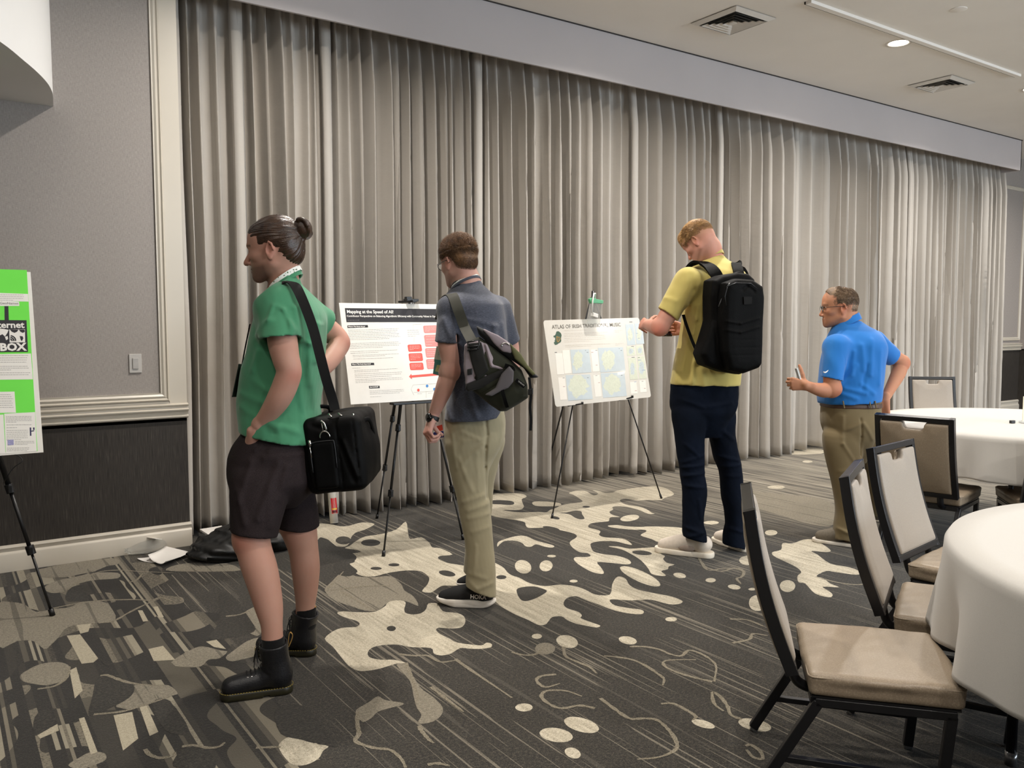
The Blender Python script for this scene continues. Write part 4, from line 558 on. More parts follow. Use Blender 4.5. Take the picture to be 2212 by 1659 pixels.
def surface_nets(D, lo, h):
    S = D < 0; n = D.shape
    c = np.zeros([m-1 for m in n], np.uint8)
    for i in (0, 1):
        for j in (0, 1):
            for k in (0, 1): c += S[i:n[0]-1+i, j:n[1]-1+j, k:n[2]-1+k]
    act = (c > 0) & (c < 8); I = np.argwhere(act)
    if not len(I): return np.zeros((0, 3)), np.zeros((0, 4), int)
    idm = np.full(act.shape, -1, np.int64); idm[act] = np.arange(len(I))
    P = np.zeros((len(I), 3)); N = np.zeros(len(I))
    cor = [(i, j, k) for i in (0, 1) for j in (0, 1) for k in (0, 1)]
    for a in cor:
        for ax in range(3):
            if a[ax]: continue
            b = list(a); b[ax] = 1
            da = D[tuple((I+np.array(a)).T)]; db = D[tuple((I+np.array(b)).T)]
            m = (da < 0) != (db < 0); t = np.where(m, da/np.where(m, da-db, 1), 0)
            q = np.tile(np.array(a, float), (len(I), 1)); q[:, ax] = t
            P[m] += q[m]; N[m] += 1
    P = (P/N[:, None]+I)*h+np.array(lo)
    F = []
    for ax in range(3):
        o1, o2 = [(1, 2), (2, 0), (0, 1)][ax]
        sl0 = [slice(None)]*3; sl1 = [slice(None)]*3; sl0[ax] = slice(0, -1); sl1[ax] = slice(1, None)
        for q in (o1, o2): sl0[q] = slice(1, -1); sl1[q] = slice(1, -1)
        A = S[tuple(sl0)]; B = S[tuple(sl1)]; E = np.argwhere(A != B)
        if not len(E): continue
        inside = A[tuple(E.T)]; E = E.copy(); E[:, o1] += 1; E[:, o2] += 1
        def cell(d1, d2):
            q = E.copy(); q[:, o1] -= d1; q[:, o2] -= d2; return idm[tuple(q.T)]
        f = np.stack([cell(1, 1), cell(0, 1), cell(0, 0), cell(1, 0)], 1)
        f[~inside] = f[~inside][:, ::-1]; F.append(f)
    return P, np.concatenate(F)
def relax(v, f, n=1, amt=.5):
    "light smoothing of a quad mesh"
    e = np.concatenate([f[:, [0, 1]], f[:, [1, 2]], f[:, [2, 3]], f[:, [3, 0]]])
    for _ in range(n):
        s = np.zeros_like(v); c = np.zeros(len(v))
        for a, b in ((0, 1), (1, 0)): np.add.at(s, e[:, a], v[e[:, b]]); np.add.at(c, e[:, a], 1)
        v = v+amt*(s/np.maximum(c, 1)[:, None]-v)
    return v
def solid(name, field, mats, parent=None, h=.006, boxes=None, smooth_n=3, attrs=None, keep=None):
    v, f = field.mesh(h, boxes); v = relax(v, f, smooth_n)
    if keep is not None:
        m = keep(v); m = m[f].all(1); f = f[m]; u, inv = np.unique(f, return_inverse=True); v = v[u]; f = inv.reshape(f.shape)
    me = bpy.data.meshes.new(name); me.vertices.add(len(v)); me.vertices.foreach_set('co', v.ravel())
    me.loops.add(f.size); me.loops.foreach_set('vertex_index', f.ravel().astype(np.int32))
    me.polygons.add(len(f)); me.polygons.foreach_set('loop_start', np.arange(0, f.size, 4, dtype=np.int32)); me.polygons.foreach_set('loop_total', np.full(len(f), 4, np.int32))
    me.update(calc_edges=True); me.validate()
    if attrs:
        for k, fn in attrs.items():
            a = me.attributes.new(k, 'FLOAT', 'POINT'); a.data.foreach_set('value', np.asarray(fn(v), np.float32))
    return link(name, me, mats, parent, True)
def wrinkle(k, amp, seed=0, n=7, stretch=(1, 1, 1), sharp=1.0):
    r = np.random.RandomState(seed); K = [(r.normal(size=3)*np.array(stretch)*k*r.uniform(.6, 1.6), r.uniform(0, 6.28)) for _ in range(n)]
    def fn(x, y, z):
        s = 0
        for q, ph in K: s = s+np.sin(q[0]*x+q[1]*y+q[2]*z+ph)
        s = s/n; return (np.abs(s)**sharp*np.sign(s)*amp).astype(np.float32)
    return fn
# ------------------------------------------------------------------ skin
def skin(name, base, red, hairc=(.05, .03, .02)):
    q = Nodes(name); b = lin(base); r = lin(red)
    f = q.noise(q.x, 60, 4, .6); g = q.noise(q.x, 9, 2)
    c = q.mix(q.math('MULTIPLY', g, .55), b, r); c = q.mix(q.math('MULTIPLY', f, .22), c, tuple(x*.72 for x in b[:3])+(1,))
    def attr(n):
        a = q.n('Attribute', attribute_name=n); return a.outputs['Fac']
    c = q.mix(attr('blush'), c, r)
    st = q.math('MULTIPLY', attr('stubble'), q.math('ADD', .45, q.math('MULTIPLY', q.noise(q.x, 900, 1), .6)))
    c = q.mix(st, c, tuple(hairc)+(1,))
    q.col(c); q.set(Roughness=.56, Subsurface_Weight=.10, Specular_IOR_Level=.28); q.b.inputs['Subsurface Radius'].default_value = (.012, .004, .002); q.b.inputs['Subsurface Scale'].default_value = .6
    q.bump(f, .12, .002); return q.m
def hair_mat(name, dark, lightc, rough=.38):
    q = Nodes(name); f = q.noise(q.scale(q.x, 1, 1, 1), 260, 3, .6); g = q.noise(q.x, 35, 3)
    q.col(q.ramp(q.math('ADD', q.math('MULTIPLY', f, .55), q.math('MULTIPLY', g, .45)), [(.35, lin(dark)), (.65, lin(lightc))])); q.set(Roughness=rough, Specular_IOR_Level=.55)
    q.bump(f, .5, .002); return q.m
# ------------------------------------------------------------------ head: x forward, y left, z up, eyes at z = 0
class Frame:
    def __init__(s, c, R, k=1.0): s.c = np.array(c, float); s.R = R; s.k = k
    def p(s, x, y, z): return s.c+s.R@(np.array([x, y, z], float)*s.k)
    def v(s, x, y, z): return s.R@np.array([x, y, z], float)
    def inv(s, P): return ((P-s.c)@s.R)/s.k
    def cone(s, a, b, ra, rb, w=None, fl=1): return Cone(s.p(*a), s.p(*b), ra*s.k, rb*s.k, None if w is None else s.v(*w), fl)
    def ell(s, c, r, R=None): return Ell(s.p(*c), np.array(r)*s.k, s.R if R is None else s.R@R)
def head_field(F, H, jaw=1.0, neck=None, nose=1.0, ears=True, nr=(.055, .060)):
    k = H.k
    F.add(H.ell((-.012, 0, .030), (.097, .077, .087)), 0)
    F.add(H.ell((.028, 0, -.020), (.064, .063, .080)), .03*k)
    F.add(H.ell((.036, 0, .044), (.050, .058, .052)), .03*k)
    F.add(H.ell((-.045, 0, -.010), (.055, .062, .065)), .03*k)
    for y in (-1, 1):
        F.add(H.cone((-.005, y*.050*jaw, -.062), (.070, y*.014*jaw, -.098), .021, .018), .028*k)
        F.add(H.ell((.052, y*.042, -.026), (.026, .020, .018)), .018*k)
    F.add(H.ell((.056, 0, -.066), (.036, .038, .038)), .02*k)
    F.add(H.ell((.078, 0, -.102), (.014, .018, .014)), .016*k)
    F.add(H.cone((.079, -.030, .016), (.079, .030, .016), .012, .012), .014*k)
    for y in (-1, 1):
        F.sub(H.ell((.100, y*.032, -.004), (.016, .018, .011)), .010*k)
        F.add(H.ell((.0745, y*.0315, -.002), (.0135, .0145, .0115)), .003*k)
        F.fold([H.p(.088, y*.046, -.0015), H.p(.092, y*.030, -.003), H.p(.086, y*.018, -.004)], .0022*k, -.0016*k)
    F.add(H.cone((.088, 0, .002), (.103*nose, 0, -.034), .0075, .0095), .010*k)
    F.add(H.ell((.104*nose, 0, -.042), (.0125, .0105, .010)), .007*k)
    for y in (-1, 1): F.add(H.ell((.096, y*.0125, -.046), (.0105, .007, .0075)), .005*k)
    for y in (-1, 1): F.sub(H.ell((.101, y*.0075, -.0525), (.0045, .003, .004)), .002*k)
    F.add(H.cone((.0885, -.019, -.069), (.0885, .019, -.069), .005, .005), .005*k)
    F.add(H.cone((.0925, -.006, -.0665), (.0925, .006, -.0665), .0052, .0052), .005*k)
    F.add(H.cone((.0885, -.014, -.079), (.0885, .014, -.079), .0062, .0062), .005*k)
    F.fold([H.p(.088, -.024, -.0745), H.p(.0965, 0, -.073), H.p(.088, .024, -.0745)], .0022*k, -.0026*k)
    F.fold([H.p(.083, -.018, -.088), H.p(.083, .018, -.088)], .005*k, -.002*k)
    if ears:
        for y in (-1, 1):
            Rz = rotm(y*.35, -.22, 0)
            F.add(H.ell((-.012, y*.0755, -.012), (.0185, .0085, .032), Rz), .005*k)
            F.sub(H.ell((-.009, y*.0835, -.008), (.010, .0065, .019), Rz), .003*k)
            F.add(H.cone((-.021, y*.084, .008), (-.026, y*.083, -.014), .0045, .004), .003*k)
            F.add(H.cone((-.021, y*.084, .008), (-.010, y*.080, .018), .0045, .004), .003*k)
            F.add(H.ell((-.007, y*.077, -.040), (.008, .005, .009)), .004*k)
            F.add(H.cone((.001, y*.077, -.014), (.001, y*.076, -.022), .004, .003), .003*k)
    if neck is not None:
        a = H.p(-.030, 0, -.050)
        F.add(Cone(a, neck, nr[0]*k, nr[1]*k), .025*k)
def tufts(name, mat, parent, H, shell, n, length, flow, rad=.0011, seed=1, jitter=.25, lift=.35, keep=None):
    "short strands rooted on an ellipsoid shell (centre, radii) in the head frame"
    r = np.random.RandomState(seed); vs = []; fs = []; c, R = shell; c = np.array(c); R = np.array(R)
    cnt = 0
    while cnt < n:
        d = unit(r.normal(size=3)); p = c+R*d
        if keep is not None and not keep(p, r): continue
        nrm = unit(d/R); fl = unit(np.array(flow(p))+jitter*r.normal(size=3)); t = unit(fl-nrm*(fl@nrm)); L = length(p)*r.uniform(.6, 1.15) if callable(length) else length*r.uniform(.6, 1.15)
        mid = p+t*L*.5+nrm*L*lift*.7; tip = p+t*L+nrm*L*lift*.9+np.array([0, 0, -.1*L])
        s = unit(np.cross(nrm, t))*rad; b = len(vs)
        for q, w_ in ((p-nrm*.002, 1.0), (mid, .8)):
            vs += [H.p(*(q-s*w_)), H.p(*(q+s*w_)), H.p(*(q+nrm*rad*w_))]
        vs.append(H.p(*tip))
        for i in range(3): j = (i+1) % 3; fs += [(b+i, b+j, b+3+j, b+3+i), (b+3+i, b+3+j, b+6)]
        cnt += 1
    me = mesh(vs, fs); return link(name, me, mat, parent, True)
# ------------------------------------------------------------------ hand: x along the fingers, y to the thumb, z the back of the hand
def hand_field(F, H, curl=(.4, .45, .5, .55), spread=.0, thumb=(.5, .5, .3), mirror=1, k=.004, bend=None):
    m = mirror
    kn = [(.088, .030, .004), (.092, .010, .006), (.087, -.010, .004), (.078, -.028, .0)]
    seg = [(.044, .026, .021), (.049, .030, .022), (.045, .028, .022), (.035, .021, .019)]; rad = [.0092, .0094, .0088, .0078]
    F.add(H.cone((-.03, 0, 0), (.01, 0, 0), .024, .023, (0, 0, 1), .72), .01)
    for i, (x, y, z) in enumerate(kn):
        F.add(H.cone((.008, y*.45*m, 0), (x, y*m, z), .0165, .0125), .012)
        c = curl[i]; c = (c, c*1.25, c*.8) if not isinstance(c, (tuple, list)) else c
        a = 0; p = np.array([x, y*m, z]); sp = spread*(1.5-i)*m
        for j in range(3):
            a += c[j]; L = seg[i][j]
            d = np.array([math.cos(a)*math.cos(sp), math.cos(a)*math.sin(sp), -math.sin(a)]); q = p+d*L
            F.add(H.cone(p, q, rad[i]*(1-.08*j), rad[i]*(1-.08*(j+1))), k if j else .006)
            p = q
    F.add(H.ell((.030, .024*m, -.010), (.030, .016, .014)), .012)
    p = np.array([.018, .026*m, -.008]); a, b, c = thumb
    for j, L in enumerate((.042, .034, .028)):
        ang = a-j*c*.5; dn = b+j*c*.6
        d = np.array([math.cos(ang)*math.cos(dn), math.sin(ang)*math.cos(dn)*m, -math.sin(dn)]); q = p+d*L
        F.add(H.cone(p, q, .0135-.0015*j, .012-.0015*j), .008 if j == 0 else .004); p = q
    return p
def hand_frame(toward, thumbdir, left=False):
    "for a left hand pass left=True and mirror=-1 to hand_field"
    x = unit(toward); y = unit(np.array(thumbdir)-x*(x@np.array(thumbdir))); y = -y if left else y; z = np.cross(x, y); return np.array([x, y, z]).T
def glasses(parent, H, mat, lens, sx=1.0, zc=-.004, full=True):
    t = MB()
    for y in (-1, 1):
        ring = [H.p(.099, y*(.033+.023*math.cos(a)*sx), zc+.017*math.sin(a)*(1 if abs(math.sin(a)) > .3 else .9)) for a in [2*math.pi*i/20 for i in range(21)]]
        t.tube(ring, .0016*H.k, 6)
        t.tube([H.p(.098, y*.056, zc+.008), H.p(.085, y*.068, zc+.008), H.p(.03, y*.078, zc+.006), H.p(-.015, y*.082, zc+.004), H.p(-.030, y*.078, zc-.012)], .0017*H.k, 6)
    t.tube([H.p(.099, -.011, zc+.004), H.p(.101, 0, zc+.007), H.p(.099, .011, zc+.004)], .0016*H.k, 6)
    fr = t.build('glasses_frame', mat, parent, smooth=True)
    for y in (-1, 1):
        MB().add([H.p(.099, y*(.033+.022*math.cos(a)*sx), zc+.016*math.sin(a)) for a in [2*math.pi*i/20 for i in range(20)]], [tuple(range(20))]).build('lens', lens, fr)
    return fr
# ================================================================== PEOPLE: shared pieces
class Sleeve(Cone):
    "cone with flat ends"
    def __init__(s, a, b, ra, rb, w=None, fl=1.0, na=None, nb=None):
        super().__init__(a, b, ra, rb, w, fl); d = unit(s.b-s.a); s.na = None if na is None else (-d if isinstance(na, str) else unit(na)); s.nb = d if nb is None else (unit(d-unit(FW*np.array([1, 1, 0]))*(d@unit(FW*np.array([1, 1, 0])))) if isinstance(nb, str) else unit(nb))
    def box(s):
        r = max(s.ra, s.rb)*max(1, s.fl)*1.6; return np.minimum(s.a, s.b)-r, np.maximum(s.a, s.b)+r
    def __call__(s, x, y, z):
        ba = s.b-s.a; L = ba@ba
        px, py, pz = x-s.a[0], y-s.a[1], z-s.a[2]
        t = (px*ba[0]+py*ba[1]+pz*ba[2])/L; tc = np.clip(t, 0, 1.3)
        if s.na is None: t = np.maximum(t, 0)
        qx, qy, qz = px-t*ba[0], py-t*ba[1], pz-t*ba[2]; d2 = qx*qx+qy*qy+qz*qz
        if s.w is not None:
            qw = qx*s.w[0]+qy*s.w[1]+qz*s.w[2]; d2 = np.maximum(d2-qw*qw, 0)+(qw/s.fl)**2
        d = np.sqrt(d2)-(s.ra+(s.rb-s.ra)*tc)
        e = (x-s.b[0])*s.nb[0]+(y-s.b[1])*s.nb[1]+(z-s.b[2])*s.nb[2]
        if s.na is None: return np.maximum(d, e)
        f = (x-s.a[0])*s.na[0]+(y-s.a[1])*s.na[1]+(z-s.a[2])*s.na[2]
        return np.maximum(np.maximum(d, e), f)
class Tilt:
    "surface z = plane through three points; removes below (down) or above"
    def __init__(s, p, q, below=True, slope_d=0.0):
        s.p = np.array(p, float); s.q = np.array(q, float); s.s = -1 if below else 1; d = (s.q-s.p); L = math.hypot(d[0], d[1]); s.u = d[:2]/L; s.k = d[2]/L; s.sd = slope_d
    def __call__(s, x, y, z):
        t = (x-s.p[0])*s.u[0]+(y-s.p[1])*s.u[1]; n = -(x-s.p[0])*s.u[1]+(y-s.p[1])*s.u[0]
        return s.s*(z-(s.p[2]+s.k*t+s.sd*n))
class LocalCut:
    "hair line: removes everything lower than line(x) in the head frame"
    def __init__(s, H, fn): s.H = H; s.fn = fn
    def __call__(s, x, y, z):
        R, c, k = s.H.R, s.H.c, s.H.k
        lx, ly, lz = (((x-c[0])*R[0, i]+(y-c[1])*R[1, i]+(z-c[2])*R[2, i])/k for i in range(3))
        return s.fn(lx, ly, lz)*k
RTA = -YAW
def slices(d0, rows, n=2.4):
    out = []
    for r in rows:
        v, uL, uR, dd, b = r[:5]; nn = r[5] if len(r) > 5 else n; d = d0+dd; c = at((uL+uR)/2, v, d)
        out.append((c[2], c[0], c[1], (uR-uL)/2/FPX*d, b, RTA, nn))
    return Stack(out)
def ribbon(name, pts, width, thick, wdirs, mat, parent=None, m=0, smooth=True, sub=4):
    "flat band swept through pts; wdirs gives the across direction at each point"
    P = smooth_open(pts, sub); W = smooth_open(wdirs, sub); mb = MB(); rows = []
    for i, p in enumerate(P):
        t = unit(P[min(i+1, len(P)-1)]-P[max(i-1, 0)]); w_ = unit(W[i]-t*(W[i]@t)); n = np.cross(t, w_); a = width/2; b = thick/2
        rows.append([p+w_*a+n*b, p-w_*a+n*b, p-w_*a-n*b, p+w_*a-n*b])
    mb.grid(rows, m, closed=True); mb.add(rows[0], [(0, 1, 2, 3)], m); mb.add(rows[-1], [(3, 2, 1, 0)], m)
    o = mb.build(name, mat, parent, smooth=True); o.data.set_sharp_from_angle(angle=math.radians(50)); return o
def shoe_frame(heel, toe, z=0.0):
    heel = np.array(heel, float); toe = np.array(toe, float); d = toe-heel; return Frame((heel[0], heel[1], z), rotm(math.atan2(d[1], d[0])), math.hypot(d[0], d[1])/.29)
def tint(*spots):
    "value field from (centre, radius, strength) spots"
    def fn(v):
        o = np.zeros(len(v))
        for c, r, a in spots: o = np.maximum(o, a*np.exp(-(((v-np.array(c))**2).sum(1)/r**2)))
        return o
    return fn
def face_tints(H, stub=.0, brow=.8, lips=.35, extra=(), hairshade=None):
    def stubble(v):
        L = H.inv(v); x, y, z = L.T; o = np.zeros(len(v))
        j = np.clip((x-.0)/.03, 0, 1)*np.clip((-.048-z)/.02, 0, 1)*np.clip((z+.16)/.02, 0, 1)*(np.abs(y) < .075); o = np.maximum(o, stub*j)
        b = np.exp(-((z-(.021-.25*np.maximum(0, np.abs(y)-.03)))/.0048)**2)*(np.abs(y) > .012)*(np.abs(y) < .056)*(x > .05); o = np.maximum(o, brow*b)
        e = np.exp(-((z+.002)/.0028)**2)*(np.abs(np.abs(y)-.031) < .0135)*(x > .05); o = np.maximum(o, .85*e)
        if hairshade is not None: o = np.maximum(o, hairshade(x, y, z))
        far = (np.abs(L) > .17).any(1); o[far] = 0
        return o
    def blush(v):
        L = H.inv(v); x, y, z = L.T
        m = lips*np.exp(-((z+.074)/.008)**2)*(np.abs(y) < .024)*(x > .075)
        e = .55*np.exp(-(((x+.012)/.03)**2+((np.abs(y)-.08)/.015)**2+((z+.012)/.04)**2))
        n = .4*np.exp(-(((x-.108)/.015)**2+(y/.02)**2+((z+.04)/.015)**2)); c = .3*np.exp(-(((x-.07)/.03)**2+((np.abs(y)-.045)/.02)**2+((z+.03)/.02)**2))
        o = np.maximum.reduce([m, e, n, c]); o[(np.abs(L) > .17).any(1)] = 0
        for cc, r, a in extra: o = np.maximum(o, a*np.exp(-(((v-np.array(cc))**2).sum(1)/r**2)))
        return o
    return {'stubble': stubble, 'blush': blush}
M_black = plain('black_nylon', '040404', .65, var=.2, sc=300, bump=.15, spec=.12)
M_steel = plain('steel', 'd8d6d2', .22, metal=1.0)
M_lens = Nodes('spectacle_lens'); M_lens.set(Roughness=.02, Transmission_Weight=1.0, IOR=1.05); M_lens.col((.95, .97, 1, 1)); M_lens = M_lens.m
M_specs = plain('spectacle_frame', '111111', .3)
M_sockb = cloth('sock_black', '121213', .9, weave=600)
def lanyard(parent, pts, dirs, width=.019):
    q = Nodes('lanyard_print'); f = q.noise(q.x, 90, 2); q.col(q.ramp(f, [(.0, lin('e9ebe6')), (.57, lin('e9ebe6')), (.6, lin('5d7a52')), (.66, lin('24282a')), (.7, lin('e9ebe6'))], 'CONSTANT')); q.set(Roughness=.6)
    return ribbon('lanyard', pts, width, .0022, dirs, q.m, parent)

class Poly:
    "outline in a plane (3-D points, unit normal) grown to a solid of half thickness t with rounded rim"
    def __init__(s, pts, nrm, t, rd=.01, bulge=0.0):
        P = np.array(pts, float); s.n = unit(nrm); s.o = P.mean(0); s.u = unit(P[1]-P[0]-s.n*((P[1]-P[0])@s.n)); s.w = np.cross(s.n, s.u)
        s.q = np.stack([(P-s.o)@s.u, (P-s.o)@s.w], 1); s.t = t; s.rd = rd; s.P = P; s.bulge = bulge
    def box(s): m = s.t+s.bulge+.01; return s.P.min(0)-m, s.P.max(0)+m
    def __call__(s, x, y, z):
        dx, dy, dz = x-s.o[0], y-s.o[1], z-s.o[2]
        a = dx*s.u[0]+dy*s.u[1]+dz*s.u[2]; b = dx*s.w[0]+dy*s.w[1]+dz*s.w[2]; c = dx*s.n[0]+dy*s.n[1]+dz*s.n[2]
        N = len(s.q); d = None; ins = False
        for i in range(N):
            v0 = s.q[i]; v1 = s.q[(i+1) % N]; e = v1-v0; L = e@e+1e-12
            wx, wy = a-v0[0], b-v0[1]; t = np.clip((wx*e[0]+wy*e[1])/L, 0, 1)
            q = (wx-t*e[0])**2+(wy-t*e[1])**2; d = q if d is None else np.minimum(d, q)
            cr = ((v0[1] > b) != (v1[1] > b)) & (a < (e[0]*(b-v0[1])/(e[1] if abs(e[1]) > 1e-9 else 1e-9)+v0[0])); ins = ins ^ cr
        d = np.sqrt(d); sd = np.where(ins, -d, d)
        th = s.t+(s.bulge*np.clip(-sd/.06, 0, 1)**.6 if s.bulge else 0)
        gx = sd+s.rd; gy = np.abs(c)-th+s.rd
        return np.sqrt(np.maximum(gx, 0)**2+np.maximum(gy, 0)**2)+np.minimum(np.maximum(gx, gy), 0)-s.rd
def text_mesh(name, txt, size, org, right, up, mat, parent=None, align='LEFT', depth=.00012, lift=.0003, bold=0.0):
    "lettering lying on a surface: org is its anchor, right and up its axes"
    c = bpy.data.curves.new(name, 'FONT'); c.body = txt; c.size = size; c.align_x = align; c.align_y = 'CENTER'; c.extrude = depth; c.offset = bold; c.resolution_u = 2
    right = unit(right); up = unit(np.array(up)-right*(right@np.array(up))); n = np.cross(right, up); org = np.array(org)+n*lift
    t = bpy.data.objects.new('tmp', c); COL.objects.link(t); dg = bpy.context.evaluated_depsgraph_get(); me = bpy.data.meshes.new_from_object(t.evaluated_get(dg)); bpy.data.objects.remove(t)
    me.transform(Matrix(((right[0], up[0], n[0], org[0]), (right[1], up[1], n[1], org[1]), (right[2], up[2], n[2], org[2]), (0, 0, 0, 1))))
    return link(name, me, mat, parent)
def sneaker(man, heel, toe, up_mat, sole_mat, sole_h=.035, rocker=.010, accent=None, name='sneaker', cuff=.095):
    K = shoe_frame(heel, toe); k = K.k
    b = Field(); b.limb([K.p(.042, 0, .065), K.p(.11, 0, .068), K.p(.17, 0, .056), K.p(.225, 0, .042), K.p(.25, 0, .038)], [.038*k, .040*k, .041*k, .036*k, .030*k], .01, K.v(0, 1, 0), 1.08)
    b.add(Sleeve(K.p(.058, 0, .06), K.p(.064, 0, cuff), .042*k, .040*k), .015); b.cut(Cut(K.p(0, 0, sole_h*.6), (0, 0, -1)), .001)
    b.sub(K.ell((.065, 0, cuff+.004), (.036, .028, .02)), .004)
    b.fold([K.p(.19, -.04, .05), K.p(.178, 0, .085), K.p(.19, .04, .05)], .003, -.0015)
    o = solid(name, b, up_mat, man, h=.0034, smooth_n=2)
    s = Field(); s.add(K.cone((.036, 0, sole_h*.5), (.255, 0, sole_h*.5), .043, .042), 0); s.add(K.cone((.10, 0, sole_h*.5), (.19, 0, sole_h*.5), .036, .046), .02)
    s.cut(Cut(K.p(0, 0, sole_h), unit(V(0, 0, 1)+0*K.v(1, 0, 0))), .003); s.cut(Cut(K.p(0, 0, .0008), (0, 0, -1)), .003)
    if rocker:
        s.cut(Cut(K.p(.225, 0, 0), unit(K.v(.42, 0, -1))), .02); s.cut(Cut(K.p(.045, 0, 0), unit(K.v(-.5, 0, -1))), .012)
        for y in (-1, 1): s.fold([K.p(.0, y*.045, .022), K.p(.08, y*.045, .012), K.p(.14, y*.045, .022), K.p(.24, y*.045, .016)], .0025, -.002)
    so = solid('sole', s, sole_mat, o, h=.0032, smooth_n=1)
    la = MB()
    for i in range(5):
        x = .115+.018*i; z = .103-.0095*i; la.tube([K.p(x, -.018, z*k/k), K.p(x+.006, 0, z+.006), K.p(x, .018, z)], .0026*k, 6)
    la.build('laces', accent or sole_mat, o, smooth=True)
    return o, K
def crop_tufts(name, mat, man, H, n, length, seed, front=.075, keep=None, rad=.0011, swirl=.6, lift=.55):
    flow = lambda p: np.array([.7*swirl, .25*math.sin(p[1]*60), .1]) if p[2] > .05 else np.array([-.3, 0, -1])
    return tufts(name, mat, man, H, ((-.014, 0, .034), (.101, .081, .090)), n, length, flow, rad, seed, .35, lift, keep)
# ================================================================== MAN IN THE GREEN T-SHIRT
D0 = 3.38
def P(u, v, dd=0.0): return at(u, v, D0+dd)
g0 = on_floor(600, 1480)
man = empty('person', (g0[0], g0[1], 0), 'man with a dark hair bun, green t-shirt, brown shorts and black boots', 'person')
H = Frame(P(592, 537, -.02), rotm(math.radians(141), math.radians(7), 0), 1.06)
F = Field(); head_field(F, H, jaw=.95, neck=P(614, 616, .0), nose=1.09, nr=(.053, .054))
F.add(Cone(P(614, 616, 0), P(613, 660, .0), .055, .08), .02)
sk = skin('skin_green_man', 'bd9684', 'b06f5e', (.035, .022, .015))
# arms
sh, el, wr = P(600, 672, -.17), P(622, 800, -.215), P(553, 918, -.15)
F.limb([P(606, 685, -.17), P(610, 735, -.205), P(617, 772, -.213), P(624, 802, -.212), P(616, 832, -.207), P(602, 862, -.20), P(583, 890, -.18), P(562, 916, -.16)], [.052, .056, .051, .047, .0475, .045, .037, .0275], .02)
F.add(Ell(P(633, 805, -.208), (.020, .022, .026)), .02)
F.limb([P(562, 913, -.16), P(552, 934, -.15), P(546, 956, -.13)], [.027, .034, .033], .012, RT, .9)
F.add(Cone(P(541, 930, -.17), P(548, 968, -.13), .014, .012), .008)
for k_, (u_, v_) in enumerate([(538, 958), (547, 964), (556, 962)]): F.add(Cone(P(u_+4, v_-18, -.16), P(u_, v_+14, -.10), .0105, .009), .006)
F.limb([P(662, 685, .15), P(700, 707, .2), P(732, 735, .2), P(724, 760, .15), P(702, 790, .05), P(676, 812, -.0)], [.045, .05, .044, .043, .037, .028], .02)
F.add(Ell(P(741, 742, .2), (.022, .024, .026)), .02)
F.limb([P(676, 812, -.0), P(660, 818, -.02)], [.03, .028], .01)
# legs
near = [(575, 1040, -.12, .07), (548, 1120, -.14, .073), (543, 1160, -.15, .071), (549, 1188, -.155, .066), (560, 1225, -.17, .066), (570, 1262, -.18, .061), (581, 1310, -.19, .052), (587, 1350, -.20, .0405), (589, 1400, -.20, .040)]
F.limb([P(*q[:3]) for q in near], [q[3] for q in near], .02)
F.add(Ell(P(522, 1168, -.155), (.03, .035, .045)), .02)
far = [(640, 1030, .12, .07), (639, 1105, .14, .068), (640, 1122, .14, .072), (645, 1140, .14, .074), (655, 1185, .15, .062), (660, 1225, .15, .059), (661, 1265, .16, .051), (660, 1305, .17, .041), (659, 1340, .18, .041)]
F.limb([P(*q[:3]) for q in far], [q[3] for q in far], .02)
F.add(Ell(P(615, 1132, .14), (.03, .035, .04)), .02)
F.limb([P(612, 680, 0), P(607, 900, 0), P(603, 1000, 0)], [.10, .09, .09], .05)
F.limb([P(603, 990, 0), P(585, 1030, -.08)], [.1, .1], .02); F.limb([P(603, 990, 0), P(630, 1030, .08)], [.1, .09], .02)
F.limb([P(620, 690, 0), P(600, 672, -.15)], [.06, .05], .02); F.limb([P(620, 690, 0), P(662, 685, .15)], [.06, .045], .02)
extra = [(P(522, 1170, -.2), .05, .75), (P(615, 1132, .1), .045, .5), (P(636, 812, -.24), .035, .7), (P(745, 742, .18), .035, .6), (P(548, 945, -.19), .03, .4)]
body = solid('body', F, sk, man, h=.0029, attrs=face_tints(H, .85, 1.0, .3, extra), smooth_n=2)
# hair pulled back into a bun
M_hair1 = hair_mat('hair_dark_brown', '1c120c', '4a3324', .28)
def soft(xs, ys):
    X_ = np.linspace(xs[0], xs[-1], 90); Y_ = np.interp(X_, xs, ys); k_ = np.hanning(9); k_ /= k_.sum(); Y_ = np.convolve(np.pad(Y_, 4, 'edge'), k_, 'valid'); return lambda x: np.interp(x, X_, Y_)
hl_ = soft([-.13, -.10, -.085, -.06, -.035, -.02, .005, .03, .042, .050, .058, .072, .082, .095], [-.070, -.075, -.075, -.062, -.040, .0, .018, .006, -.028, .002, .040, .060, .068, .072])
hl = lambda x, y, z: (hl_(x)+.002*np.sin(y*300+x*500)-z)*.75
B = Field(); B.add(H.ell((-.016, 0, .034), (.1025, .0835, .0905)), 0)
B.add(H.ell((-.060, 0, -.012), (.056, .066, .066)), .02); B.add(H.ell((.036, 0, .050), (.0535, .0605, .053)), .02)
B.cut(LocalCut(H, hl), .003)
bn = np.array([-.120, 0, .060])
def strands(x, y, z):
    R, c, k = H.R, H.c, H.k; lx, ly, lz = (((x-c[0])*R[0, i]+(y-c[1])*R[1, i]+(z-c[2])*R[2, i])/k for i in range(3))
    a = np.arctan2(ly, lz-.045+.0*lx); return (.0011*np.sin(a*34+6*np.sin(a*5+lx*20))+.0007*np.sin(a*75+lx*30)).astype(np.float32)
B.warp(strands)
B.add(H.ell(bn, (.036, .036, .040)), .006)
